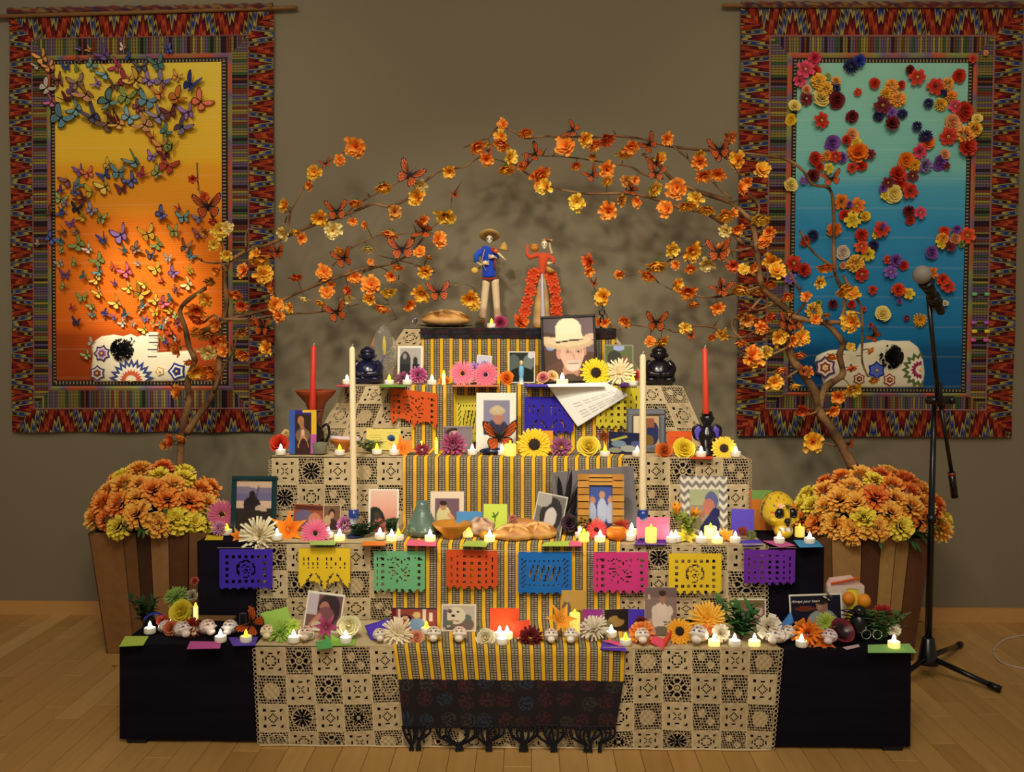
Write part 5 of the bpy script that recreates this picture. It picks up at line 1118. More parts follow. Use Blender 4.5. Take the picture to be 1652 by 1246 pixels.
picture(594, 643, 790, 1, .13, 'white photograph of a figure at pink dusk sky', lambda u, v: lerp((232, 196, 180), (226, 150, 130), min(1, v*1.5)), [('e', .2, .75, .35, .35, (40, 44, 40)), ('e', .85, .8, .3, .15, (80, 70, 60)), ('e', .35, .85, .2, .2, (190, 100, 90)), ('e', .28, .6, .1, .1, (70, 60, 50))], border=.06)
picture(694, 748, 794, 1, .14, 'cream matted photograph of man in white shirt', (120, 92, 104), [('r', 0, 0, 1, .16, (236, 216, 190)), ('r', 0, 0, .14, 1, (236, 216, 190)), ('r', .87, 0, 1, 1, (236, 216, 190)), ('e', .4, .62, .22, .28, (220, 210, 150)), ('e', .38, .34, .1, .11, (190, 140, 110)), ('e', .38, .28, .11, .06, (60, 40, 34)), ('e', .45, .98, .25, .2, (40, 34, 34)), ('l', .55, .55, .7, .65, .05, (210, 160, 120))], border=0)
picture(736, 777, 826, 1, .115, 'light blue folded card behind the terracotta bowl', (86, 150, 206), [], border=0, cat='card')
picture(780, 818, 814, 1, .125, 'lime green card with a small drawn palm', (206, 226, 90), [('l', .42, .3, .5, .42, .03, (60, 110, 40)), ('l', .62, .28, .5, .42, .03, (60, 110, 40)), ('l', .38, .42, .5, .42, .03, (60, 110, 40)), ('l', .5, .42, .46, .7, .02, (70, 110, 50))], border=0, cat='card')
picture(855, 904, 797, 1, .12, 'old black and white portrait with torn edges', (120, 116, 112), [('e', .55, .5, .36, .42, (54, 50, 52)), ('e', .55, .56, .2, .24, (206, 200, 194)), ('e', .2, .15, .3, .2, (170, 166, 160)), ('e', .5, .98, .5, .2, (90, 88, 86))], border=.05, bc=(206, 198, 184), roll=.2)
r0, w0, h0 = picture(897, 1030, 757, 1, .21, 'large grey backing board behind wooden slat frame', (122, 116, 120), [('e', .55, .7, .1, .05, (84, 78, 80)), ('e', .75, .55, .12, .03, (90, 84, 88)), ('e', .3, .5, .06, .08, (90, 84, 86))], border=0, roll=-.09, lean=.02, cat='board', name='backing_board')
# wooden slat frame
Y = YF[1]+.10; z = ZT[1]+.006; cx = XA(969, Y, z); w_ = XA(1006, Y, z)-XA(932, Y, z); h = U(969, 765, Y).z-z
root = thing('slat_picture_frame', 'picture frame of stacked wooden slats with family photograph', 'picture frame', (cx, Y, z)); root.rotation_euler = (-.1, 0, 0)
for k in range(9):
    for sg in (-1, 1):
        q = M(); q.box((sg*(w_/2-.019), -.006-.001*(k % 2), h*(k+.5)/9), (.040, .012, h/9-.0035), (198, 142, 62) if k % 2 else (184, 128, 52)); obj('slat', q.mesh('slat', 'wood'), root)
for zz in (h*.965, h*.90, h*.84):
    q = M(); q.box((0, -.004, zz), (w_*.62, .008, h*.045), (206, 150, 70)); obj('slat', q.mesh('slat', 'wood'), root)
q = paint(w_*.62, h*.82, (70, 90, 160), [('e', .2, .3, .12, .08, (190, 140, 110)), ('e', .55, .2, .1, .08, (196, 150, 120)), ('e', .85, .3, .1, .08, (200, 150, 120)), ('e', .18, .55, .18, .2, (176, 184, 214)), ('e', .55, .5, .18, .24, (186, 194, 224)), ('e', .85, .55, .17, .2, (180, 188, 216)), ('r', 0, .74, 1, 1, (60, 56, 80)), ('e', .35, .75, .12, .12, (190, 170, 100))], 30, 36)
obj('print', q.mesh('print', 'paper', True), root)
q = M(); q.box((0, .006, h/2), (w_*.95, .006, h*.98), (120, 84, 44)); obj('backing', q.mesh('backing', 'wood'), root)
def chev(u, v):
    if .2 < u < .82 and .22 < v < .9: return (170, 176, 140) if v < .5 else (150, 140, 130)
    return (128, 120, 118) if ((v*7+abs(((u*6) % 1)-.5)*1.0) % 1) < .5 else (224, 216, 200)
picture(1098, 1174, 769, 1, .13, 'grey and white chevron framed photograph of man praying', chev, [('e', .66, .42, .14, .16, (96, 100, 150)), ('e', .6, .52, .13, .14, (190, 120, 100)), ('l', .75, .62, .5, .9, .09, (36, 42, 96)), ('e', .72, .82, .12, .14, (40, 44, 100)), ('e', .45, .65, .07, .06, (160, 110, 90))], border=0, res=(64, 64), cat='photograph', name='framed_photograph')
picture(1180, 1216, 822, 1, .15, 'bright violet card beside the yellow skull', (98, 80, 204), [], border=0, cat='card', turn=-.2)
picture(1210, 1246, 792, 1, .235, 'orange and green card behind the yellow skull', (206, 120, 40), [('r', 0, 0, 1, .22, (120, 160, 80)), ('r', 0, 0, .08, 1, (190, 100, 40))], border=0, cat='card')
picture(1027, 1080, 835, 1, .06, 'pink folded card behind square lit votive', (238, 122, 160), [('l', .1, .25, .9, .24, .012, (216, 96, 136))], border=0, cat='card')
# lowest step
picture(488, 548, 958, 0, .13, 'tilted white bordered photograph of boy with toys', (120, 84, 84), [('r', 0, 0, .32, .6, (196, 180, 190)), ('e', .62, .42, .3, .4, (60, 44, 50)), ('e', .5, .38, .13, .15, (176, 120, 104)), ('e', .55, .6, .24, .24, (130, 80, 90)), ('l', .4, .6, .2, .85, .06, (190, 130, 110)), ('e', .35, .85, .15, .1, (200, 180, 160))], border=.05, roll=.12, lean=.2)
picture(632, 704, 982, 0, .15, 'red photograph of two painted wooden dolls', (150, 70, 60), [('r', 0, 0, .08, 1, (110, 20, 30)), ('r', .14, 0, .19, 1, (230, 210, 200)), ('r', .70, 0, .76, 1, (230, 210, 200)), ('e', .3, .55, .15, .25, (34, 24, 26)), ('e', .3, .45, .07, .09, (216, 170, 130)), ('e', .3, .75, .12, .2, (170, 40, 30)), ('e', .56, .75, .18, .3, (130, 160, 200)), ('e', .56, .32, .09, .14, (220, 190, 120)), ('r', .85, .2, .9, .6, (230, 220, 210)), ('r', 0, 0, 1, .05, (40, 30, 30))], border=0)
picture(712, 768, 976, 0, .14, 'square print of smiling white dog with sunglasses', (190, 178, 160), [('e', .6, .75, .34, .3, (120, 100, 90)), ('r', 0, .2, .16, .85, (104, 100, 104)), ('e', .72, .5, .14, .12, (96, 110, 100)), ('e', .42, .42, .27, .32, (222, 208, 180)), ('e', .24, .26, .07, .08, (120, 100, 100)), ('e', .48, .28, .04, .04, (50, 44, 44)), ('e', .25, .28, .03, .03, (50, 44, 44)), ('e', .34, .42, .06, .05, (44, 38, 38)), ('l', .3, .6, .5, .62, .02, (150, 110, 100)), ('e', .2, .68, .14, .09, (100, 112, 90)), ('e', .3, .9, .2, .06, (90, 84, 90))], border=.05, bc=(234, 218, 190))
picture(790, 838, 983, 0, .115, 'larger orange red blank card on lowest step', (232, 82, 38), [], border=0, cat='card', lean=.25)
picture(826, 858, 1003, 0, .09, 'smaller orange red card leaning by maroon tassels', (228, 78, 44), [], border=0, cat='card', lean=.3, roll=-.15)
picture(906, 945, 954, 0, .21, 'yellow toned photograph above the yellow pillar candle', (190, 150, 70), [('e', .2, .6, .2, .3, (110, 96, 80)), ('e', .75, .75, .25, .2, (120, 100, 40)), ('e', .25, .25, .12, .1, (190, 150, 110))], border=0)
picture(940, 972, 984, 0, .14, 'magenta purple card behind the white feather', (150, 54, 140), [], border=0, cat='card')
picture(978, 1020, 984, 0, .16, 'dark photograph with tan oval on lowest step', (40, 26, 22), [('e', .4, .55, .32, .26, (150, 116, 60)), ('e', .75, .3, .3, .2, (30, 20, 20)), ('e', .1, .7, .2, .2, (120, 110, 70))], border=0, roll=-.06)
picture(1014, 1040, 984, 0, .13, 'indigo card left of the white shirt photograph', (70, 50, 180), [], border=0, cat='card')
picture(1041, 1092, 950, 0, .12, 'sepia photograph of boy in white t-shirt', (136, 112, 104), [('r', 0, 0, 1, .2, (116, 94, 90)), ('e', .5, .62, .30, .3, (226, 206, 190)), ('e', .3, .5, .1, .12, (222, 200, 186)), ('e', .78, .5, .1, .12, (222, 200, 186)), ('r', .25, .6, .82, .76, (220, 200, 184)), ('e', .55, .22, .1, .14, (170, 120, 96)), ('e', .55, .12, .12, .06, (60, 44, 40)), ('e', .5, .95, .32, .14, (120, 106, 90)), ('e', .12, .2, .04, .06, (200, 170, 150)), ('l', .15, .7, .3, .95, .05, (190, 150, 130))], border=0)
picture(1186, 1236, 968, 0, .20, 'pinkish photograph behind green foliage and white peony', (150, 110, 100), [('e', .7, .4, .2, .2, (220, 180, 170)), ('r', 0, 0, 1, .3, (130, 100, 70))], border=.03)
r0, w0, h0 = picture(1276, 1361, 960, 0, .13, 'dark remembrance photograph of man in white shirt', (22, 20, 40), [('e', .3, .35, .2, .06, (110, 50, 30)), ('e', .62, .72, .3, .34, (150, 156, 150)), ('e', .62, .3, .11, .17, (150, 110, 90)), ('e', .62, .18, .12, .08, (40, 30, 30)), ('e', .58, .33, .04, .05, (180, 134, 106))], border=.022, roll=-.04, res=(60, 40))
tx = bpy.data.curves.new('handwriting', 'FONT'); tx.body = 'Always your heart'; tx.size = .012; tx.shear = .3; tx.extrude = .0002; tx.align_x = 'LEFT'
to = obj('handwriting', tx, r0, (-w0*.46, -.0022, h0*.80), (PI/2, 0, 0)); emis('white_ink', (235, 232, 228), 0); bpy.context.view_layer.update(); tm = bpy.data.meshes.new_from_object(to); bpy.data.objects.remove(to); tm.materials.clear(); tm.materials.append(MATS['white_ink']); obj('handwriting', tm, r0, (-w0*.46, -.0022, h0*.80), (PI/2, 0, 0))
# sheets and sticky notes lying on the steps
def note(pts, n_, c, label, thick=.0008, dz=.0035, curl=0, name='paper_note'):
    P = [G(x, y, ZT[n_]+dz) for x, y in pts]; c0 = sum(P, Vector())/4; q = M(); K = 6; vs = []
    for j in range(K+1):
        for i in range(K+1):
            a = P[0].lerp(P[1], i/K); b_ = P[3].lerp(P[2], i/K); p = a.lerp(b_, j/K)-c0; p.z += curl*(i/K)**2*(1-j/K)**2; vs.append(p)
    for v_ in list(vs): vs.append(v_+Vector((0, 0, thick)))
    o = (K+1)**2; g = [(j*(K+1)+i, j*(K+1)+i+1, (j+1)*(K+1)+i+1, (j+1)*(K+1)+i) for j in range(K) for i in range(K)]
    q.add(vs, g+[tuple(x+o for x in f) for f in g], c); ob = obj(name, q.mesh(name, 'paper'), None, c0); tag(ob, label, 'note', 'coloured paper notes lying on the altar'); return ob
note([(202, 1027), (240, 1027), (231, 1042), (192, 1044)], 0, (186, 210, 84), 'lime green note on lowest step far left corner')
note([(307, 1035), (357, 1036), (355, 1047), (301, 1048)], 0, (206, 92, 164), 'pink note on lowest step before sugar skulls')
note([(368, 1029), (416, 1028), (412, 1042), (376, 1043)], 0, (104, 76, 190), 'purple note under the yellow flame tealight')
note([(520, 1028), (575, 1030), (572, 1042), (536, 1043)], 0, (150, 196, 80), 'light green folded note by white rose')
note([(509, 1036), (532, 1034), (537, 1046), (513, 1049)], 0, (90, 170, 96), 'small mid green note hanging over lace edge', curl=.01)
note([(972, 1036), (1005, 1040), (1012, 1052), (968, 1048)], 0, (96, 60, 190), 'purple note under the tilted pink paper')
note([(1359, 1045), (1385, 1040), (1387, 1044), (1366, 1049)], 0, (226, 190, 196), 'slim pale pink paper near the black bowl')
note([(1400, 1041), (1467, 1039), (1479, 1054), (1400, 1054)], 0, (160, 214, 124), 'pale green note on lowest step far right corner')
note([(334, 864), (361, 864), (359, 872), (330, 872)], 1, (226, 196, 40), 'yellow note on second step far left')
note([(585, 874), (622, 874), (622, 881), (583, 881)], 1, (236, 130, 40), 'orange note at edge of second step'),
note([(658, 871), (704, 872), (704, 882), (655, 881)], 1, (238, 110, 140), 'pink note under tealight before the glass vase')
note([(752, 873), (790, 873), (784, 883), (744, 882)], 1, (176, 200, 90), 'green note at edge beside the bread')
note([(880, 875), (920, 873), (918, 882), (872, 882)], 1, (190, 214, 90), 'lime note at edge left of the pear')
note([(918, 873), (940, 873), (938, 882), (918, 882)], 1, (238, 110, 150), 'small pink note at edge by the pear')
note([(500, 873), (545, 873), (540, 880), (500, 880)], 1, (170, 200, 110), 'pale green note under the pink gerbera')
note([(1230, 873), (1265, 873), (1284, 881), (1258, 884)], 1, (206, 96, 160), 'pink note under tealight before yellow skull')
note([(1280, 872), (1318, 872), (1329, 883), (1290, 884)], 1, (70, 150, 206), 'blue note at right corner of second step')
note([(1030, 870), (1076, 871), (1074, 880), (1022, 880)], 1, (84, 44, 160), 'deep purple note under the square lit votive')
note([(1190, 873), (1226, 871), (1232, 880), (1200, 882)], 1, (88, 70, 190), 'violet note by dried flower sprig')
note([(544, 621.5), (566, 621.5), (566, 624.5), (541, 624)], 3, (224, 80, 100), 'red note at left end of fourth step')
note([(612, 621.5), (655, 621.5), (655, 625), (612, 625)], 3, (120, 170, 70), 'green note under tealight on fourth step')
note([(1120, 735), (1150, 735), (1150, 741), (1112, 741)], 2, (214, 70, 36), 'orange red note under tealight by black candleholder')
note([(730, 621), (805, 621), (805, 624.5), (730, 624.5)], 3, (236, 150, 110), 'peach note under the pink gerberas')
note([(850, 621), (885, 621), (885, 624.5), (850, 624.5)], 3, (90, 70, 190), 'violet note beneath the blue statuette')
note([(1000, 618), (1015, 618), (1015, 624), (1000, 624)], 3, (80, 30, 130), 'dark purple paper by the white spider flower', dz=.012)
def sheet(pts, Y, c, label, lines=None, name='paper_note', cat='note', bulge=.01, K=10):
    "paper draped or propped: corners given as (px, py, dY)"
    P = [U(x, y, Y+d) for x, y, d in pts]; c0 = sum(P, Vector())/4; q = M(); vs = []; cs = []
    KK = 44 if lines else K
    for j in range(KK+1):
        for i in range(KK+1):
            p = P[0].lerp(P[1], i/KK).lerp(P[3].lerp(P[2], i/KK), j/KK)-c0; p.y -= bulge*math.sin(PI*i/KK)*math.sin(PI*j/KK); vs.append(p)
            cc = c
            if lines and lines(i/KK, j/KK): cc = (190, 186, 180)
            cs.append(cc)
    q.add(vs, [(j*(KK+1)+i, j*(KK+1)+i+1, (j+1)*(KK+1)+i+1, (j+1)*(KK+1)+i) for j in range(KK) for i in range(KK)], cs)
    o = obj(name, q.mesh(name, 'paper', True), None, c0); md = o.modifiers.new('solid', 'SOLIDIFY'); md.thickness = .0006; tag(o, label, cat); return o
sheet([(882, 620, .0), (978, 617, .0), (1014, 638, -.003), (932, 689, -.005)], YF[3]-.040, (250, 248, 242), 'white typed letter draped over the fourth step edge', lambda u, v: .5 < v < .9 and int(v*44) % 3 == 0 and .15 < u < .9 and int(u*44) % 7, 'letter', 'letter', .006)
note([(886, 620), (976, 619), (976, 624.5), (884, 625)], 3, (250, 248, 242), 'upper part of white letter lying under framed portrait')
sheet([(846, 620, .01), (884, 620, .01), (892, 627, -.012), (850, 626, -.012)], YF[3]-.03, (92, 72, 190), 'violet paper curling over edge beside the letter')
sheet([(984, 1032, .0), (1012, 1040, -.01), (1010, 1048, -.03), (972, 1034, .0)], YF[0]+.03, (214, 90, 130), 'tilted pink paper resting on purple note')
sheet([(1052, 1024, .06), (1072, 1032, .0), (1070, 1050, -.012), (1048, 1036, .03)], YF[0]+.0, (236, 84, 110), 'folded pink paper left of the lowest sunflower')
sheet([(1084, 1014, .05), (1082, 1030, .03), (1070, 1050, -.012), (1070, 1032, .0)], YF[0]+.0, (222, 76, 50), 'orange flap of folded paper by lowest sunflower')
sheet([(419, 990, .04), (464, 979, .04), (474, 1012, .02), (430, 1022, .02)], YF[0]+.12, (160, 200, 90), 'light green card standing among green chrysanthemums')
sheet([(516, 1018, .05), (524, 1016, .05), (560, 1040, .02), (536, 1044, .02)], YF[0]+.02, (150, 200, 84), 'folded light green strip beside the white rose')
sheet([(588, 1010, .06), (628, 998, .06), (632, 1016, .02), (600, 1036, .0)], YF[0]+.05, (84, 60, 190), 'violet paper behind the white spider chrysanthemum')
sheet([(1258, 1010, .06), (1276, 986, .06), (1281, 1004, .04), (1262, 1024, .04)], YF[0]+.08, (70, 130, 196), 'blue paper leaning beside the white peony')
sheet([(528, 703, .0), (580, 705, .0), (580, 713, .0), (528, 711, .0)], YF[2]+.17, (226, 206, 206), 'pale paper strip behind the left white taper')
# ================================================================ flowers on the steps
FLW = [
 # kind, c0, c1, px, py, n, dy, dpx, tilt, turn, label
 ('gerbera', (240, 110, 140), (250, 150, 170), 746, 603, 3, .05, 42, .25, .1, 'left pink gerbera daisy on the fourth step'),
 ('gerbera', (236, 100, 130), (250, 140, 160), 784, 605, 3, .045, 42, .25, -.1, 'right pink gerbera daisy on the fourth step'),
 ('mum', (170, 110, 210), (210, 180, 240), 766, 596, 3, .10, 28, .3, 0, 'pale lavender bloom between the pink gerberas'),
 ('mum', (160, 40, 96), (210, 110, 160), 675, 606, 3, .05, 32, .3, 0, 'magenta chrysanthemum on the fourth step'),
 ('mum', (130, 70, 100), (160, 90, 120), 650, 610, 3, .08, 24, .5, 0, 'dull mauve bloom beside the magenta chrysanthemum'),
 ('rose', (226, 110, 30), (250, 150, 50), 717, 614, 3, .035, 23, .9, 0, 'small orange rose under short white taper'),
 ('rose', (232, 100, 20), (250, 140, 40), 817, 610, 3, .05, 27, .4, 0, 'orange carnation right of the pink gerberas'),
 ('rose', (222, 90, 130), (246, 200, 150), 876, 609, 3, .045, 25, .6, -.2, 'pink rose fading to yellow by framed portrait'),
 ('rose', (240, 200, 120), (250, 190, 160), 892, 606, 3, .05, 22, .6, .3, 'cream and pink rose touching the framed portrait'),
 ('sunflower', (250, 214, 30), (252, 226, 60), 961, 602, 3, .04, 48, .2, .1, 'bright sunflower at corner of cowboy hat portrait'),
 ('spider', (250, 226, 170), (252, 240, 200), 1000, 602, 3, .05, 48, .4, 0, 'cream spider chrysanthemum on the fourth step'),
 ('rose', (190, 60, 50), (220, 100, 90), 1026, 606, 3, .08, 22, .4, 0, 'red rose half hidden by right white taper'),
 ('rose', (150, 40, 80), (190, 70, 110), 807, 519, 4, .03, 26, .5, 0, 'magenta rose at feet of the skeleton musician'),
 ('bloom', (240, 110, 30), (230, 80, 20), 840, 520, 4, .05, 26, .4, .6, 'orange bloom by the hem of red dressed figure'),
 ('marigold', (246, 180, 50), (250, 210, 90), 764, 489, 4, .08, 26, .2, 0, 'golden marigold left of the skeleton musician'),
 ('peony', (236, 110, 40), (240, 150, 60), 966, 520, 4, .1, 18, .3, 0, 'orange bloom behind corner of cowboy hat portrait'),
 # middle step
 ('peony', (200, 40, 30), (224, 70, 40), 451, 716, 2, .10, 34, .5, 0, 'red poppy at left end of middle step'),
 ('marigold', (232, 190, 120), (240, 210, 150), 461, 700, 2, .16, 14, .5, 0, 'small cream bloom above the red poppy'),
 ('lily', (236, 120, 30), (246, 150, 60), 650, 724, 2, .05, 42, .5, .2, 'orange lily on the middle step'),
 ('mum', (150, 40, 70), (180, 70, 90), 681, 726, 2, .05, 26, .4, 0, 'small dusky red chrysanthemum on middle step'),
 ('mum', (140, 44, 92), (196, 100, 140), 731, 719, 2, .06, 46, .3, 0, 'large magenta chrysanthemum on middle step'),
 ('sunflower', (250, 200, 30), (252, 214, 60), 862, 718, 2, .04, 54, .25, 0, 'large sunflower in centre of middle step'),
 ('mum', (150, 70, 110), (184, 110, 150), 905, 722, 2, .05, 38, .35, 0, 'mauve chrysanthemum right of the central sunflower'),
 ('rose', (236, 200, 50), (246, 226, 90), 950, 720, 2, .05, 42, .35, 0, 'yellow rose with green edge on middle step'),
 ('rose', (206, 90, 30), (230, 120, 50), 1072, 727, 2, .045, 32, .4, 0, 'burnt orange rose on right of middle step'),
 ('rose', (236, 200, 40), (250, 226, 60), 1104, 724, 2, .04, 40, .25, 0, 'bright yellow rose on right of middle step'),
 ('sunflower', (250, 200, 40), (252, 220, 80), 1168, 724, 2, .05, 40, .3, -.1, 'sunflower at right end of middle step'),
 ('marigold', (240, 190, 30), (250, 220, 60), 838, 727, 2, .09, 22, .4, 0, 'yellow bloom behind yellow glowing votive'),
 ('lily', (120, 50, 20), (160, 80, 30), 975, 705, 2, .14, 24, .3, 0, 'brown patterned lily behind the yellow rose'),
 # second step
 ('spider', (236, 222, 176), (246, 236, 206), 418, 866, 1, .02, 68, .15, -.1, 'big white spider chrysanthemum hanging over second step'),
 ('gerbera', (232, 90, 140), (240, 130, 160), 509, 861, 1, .04, 48, .35, 0, 'bright pink gerbera on the second step'),
 ('gerbera', (196, 84, 120), (210, 110, 150), 358, 830, 1, .16, 48, .2, .4, 'dusky pink gerbera beside the green frame'),
 ('mum', (190, 120, 170), (220, 160, 190), 353, 853, 1, .08, 26, .4, 0, 'mauve daisy at far left of second step'),
 ('lily', (240, 130, 30), (248, 160, 50), 384, 866, 1, .05, 30, .8, .6, 'orange lily petals lying at second step left'),
 ('lily', (240, 124, 20), (246, 150, 40), 466, 855, 1, .07, 56, .3, 0, 'large orange lily on the second step'),
 ('mum', (180, 90, 150), (206, 130, 180), 556, 846, 1, .10, 30, .5, -.6, 'purple aster beside the left white taper'),
 ('gerbera', (206, 60, 60), (226, 90, 90), 962, 855, 1, .07, 38, .5, .2, 'red gerbera left of the cut orange'),
 ('mum', (176, 50, 36), (200, 80, 50), 1002, 850, 1, .09, 30, .5, 0, 'rusty red bloom behind the cut orange'),
 ('mum', (170, 50, 90), (220, 150, 130), 827, 838, 1, .10, 16, .4, 0, 'tiny pink bloom behind the bread rolls'),
 ('tulip', (244, 150, 30), (250, 170, 50), 1092, 822, 1, .10, 34, 1.2, -.3, 'left orange tulip before the chevron frame'),
 ('tulip', (244, 140, 30), (250, 166, 50), 1120, 830, 1, .10, 34, 1.1, .5, 'right orange tulip before the chevron frame'),
 ('lily', (226, 206, 60), (236, 216, 80), 1108, 866, 1, .06, 40, .9, 0, 'yellow green lily lying on the second step'),
 ('lily', (244, 160, 30), (248, 180, 60), 1172, 866, 1, .06, 34, .9, .4, 'orange lily petal lying by violet card'),
 ('mum', (140, 80, 30), (170, 60, 30), 1198, 858, 1, .09, 18, .6, 0, 'rusty dried bloom below the violet card'),
 ('mum', (200, 190, 120), (90, 110, 50), 1212, 863, 1, .07, 18, .6, 0, 'small white and green bloom below violet card'),
 ('peony', (60, 40, 50), (90, 60, 80), 918, 845, 1, .12, 32, .5, 0, 'dark dried bloom beside wooden slat frame'),
 # lowest step
 ('rose', (226, 196, 40), (240, 222, 70), 292, 987, 0, .15, 46, .3, -.1, 'big yellow rose at left of lowest step'),
 ('spider', (96, 130, 60), (140, 170, 80), 284, 963, 0, .20, 40, .9, 0, 'green spiky bloom above the big yellow rose'),
 ('peony', (150, 140, 110), (190, 180, 150), 310, 962, 0, .22, 24, .6, 0, 'pale bloom against the second step at left'),
 ('peony', (170, 60, 50), (190, 90, 80), 314, 938, 0, .25, 16, .6, 0, 'tiny red bloom against the second step at left'),
 ('mum', (120, 24, 20), (160, 50, 36), 309, 1013, 0, .07, 36, .5, 0, 'dark red chrysanthemum at left of lowest step'),
 ('peony', (210, 100, 60), (220, 130, 90), 276, 1014, 0, .07, 30, .6, 0, 'coral carnation at left of lowest step'),
 ('mum', (190, 60, 50), (200, 80, 60), 262, 1002, 0, .13, 22, .6, 0, 'red bloom with blue ribbon at left end'),
 ('spider', (120, 160, 60), (170, 200, 90), 452, 1019, 0, .05, 44, .7, 0, 'green spider chrysanthemum beside light green card'),
 ('spider', (150, 190, 40), (206, 226, 90), 472, 1010, 0, .06, 26, .8, 0, 'bright lime chrysanthemum over a white tealight'),
 ('lily', (150, 50, 90), (190, 90, 130), 526, 1012, 0, .06, 38, .4, .1, 'burgundy orchid before the tilted boy photograph'),
 ('rose', (226, 214, 150), (240, 232, 190), 563, 1011, 0, .06, 44, .5, .1, 'cream rose lying beside burgundy orchid'),
 ('spider', (234, 216, 176), (246, 232, 200), 641, 1022, 0, .04, 54, .4, 0, 'white spider chrysanthemum on the lowest step'),
 ('rose', (232, 150, 110), (244, 180, 140), 672, 1029, 0, .035, 30, .35, 0, 'peach rose beside white spider chrysanthemum'),
 ('rose', (236, 220, 180), (246, 236, 200), 783, 1029, 0, .03, 36, .3, 0, 'cream rose right of the dog print'),
 ('mum', (90, 20, 24), (120, 34, 36), 856, 1030, 0, .04, 44, .7, 0, 'maroon tufted bloom before orange red cards'),
 ('lily', (236, 150, 40), (244, 170, 60), 904, 1000, 0, .09, 50, .6, .5, 'orange lily pointing up beside yellow candle'),
 ('marigold', (236, 110, 30), (242, 130, 50), 1036, 1022, 0, .05, 40, .4, 0, 'orange bloom around white sugar skull'),
 ('mum', (100, 24, 30), (120, 40, 40), 1034, 1005, 0, .09, 24, .5, 0, 'small maroon bloom above the orange bloom'),
 ('sunflower', (240, 160, 30), (250, 180, 50), 1096, 1019, 0, .05, 42, .3, .1, 'sunflower on the lowest step'),
 ('spider', (250, 180, 40), (252, 200, 80), 1141, 1000, 0, .09, 62, .3, 0, 'large golden spider chrysanthemum on lowest step'),
 ('lily', (230, 110, 40), (236, 130, 60), 1145, 1018, 0, .06, 26, .6, 0, 'orange bloom under the golden chrysanthemum'),
 ('peony', (236, 220, 190), (244, 232, 206), 1163, 1022, 0, .05, 32, .5, 0, 'white flower beside pointed sugar skull'),
 ('peony', (236, 222, 200), (244, 236, 220), 1240, 1012, 0, .06, 46, .3, 0, 'large white peony on the lowest step'),
 ('mum', (226, 110, 20), (240, 140, 40), 1302, 1023, 0, .05, 52, .4, 0, 'large orange chrysanthemum before the dark photograph'),
 ('lily', (220, 110, 30), (230, 130, 50), 1328, 1036, 0, .035, 36, .6, 0, 'orange lily beside the purple sugar skull'),
 ('spider', (160, 180, 60), (190, 206, 90), 1333, 1005, 0, .08, 34, .4, 0, 'green chrysanthemum before the dark photograph'),
 ('mum', (160, 40, 40), (190, 60, 50), 1425, 990, 0, .14, 34, .6, 0, 'red blooms at right end of lowest step'),
 ('peony', (214, 200, 180), (230, 220, 200), 1441, 1016, 0, .07, 26, .4, 0, 'white bloom above the right end tealight'),
]
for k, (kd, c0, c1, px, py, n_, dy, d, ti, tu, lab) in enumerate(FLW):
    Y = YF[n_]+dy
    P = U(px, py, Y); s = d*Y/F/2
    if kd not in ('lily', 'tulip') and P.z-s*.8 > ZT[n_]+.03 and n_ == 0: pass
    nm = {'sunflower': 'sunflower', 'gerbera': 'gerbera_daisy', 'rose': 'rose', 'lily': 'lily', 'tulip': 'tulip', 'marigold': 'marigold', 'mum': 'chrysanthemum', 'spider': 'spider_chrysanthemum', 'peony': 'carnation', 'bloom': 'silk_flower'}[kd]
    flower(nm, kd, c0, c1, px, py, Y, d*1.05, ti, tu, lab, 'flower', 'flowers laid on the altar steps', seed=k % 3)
def sprig(px, py, n_, dy, h, lab, c0=(44, 90, 40), c1=(90, 140, 60), sx=1.0):
    p = T(px, n_, dy); o = obj('leafy_sprig', fmesh('sprig', c0, c1, 0)); o.location = p; o.scale = (h*sx, h*.7, h); o.rotation_euler = (0, 0, px); tag(o, lab, 'leaves', 'leafy sprigs on the altar')
sprig(1196, 0, 0, .08, .115, 'dense green leafy sprig between golden and white blooms', (36, 80, 40), (80, 130, 60), 1.2)
sprig(1420, 0, 0, .08, .10, 'green sprig at right end of lowest step', (60, 90, 46), (110, 140, 80), 1.2)
sprig(585, 0, 1, .07, .05, 'dark green leaves at base of left white taper', (24, 50, 30), (44, 80, 40), 2.6)
sprig(600, 0, 2, .07, .05, 'grey green herb bundle on the middle step', (90, 110, 70), (140, 150, 100), 2)
sprig(630, 0, 1, .12, .06, 'green sprig behind tealights near the glass vase', (40, 84, 44), (70, 120, 60), 1.4)
sprig(1108, 0, 1, .08, .09, 'yellow green stems before the chevron frame', (130, 150, 50), (190, 196, 90), 1.0)
sprig(935, 0, 1, .12, .07, 'dark green stem leaning by the pear', (40, 70, 30), (60, 90, 40), 1.6)
sprig(235, 0, 0, .18, .09, 'dark green stems at left end of lowest step', (26, 54, 30), (50, 84, 46), 1.2)
sprig(1090, 0, 0, .13, .05, 'green leaves behind the lowest sunflower', (60, 84, 40), (90, 110, 50), 1.5)
sprig(1150, 0, 0, .05, .03, 'small green leaves between two glowing tealights', (70, 120, 50), (110, 160, 70), 1.8)
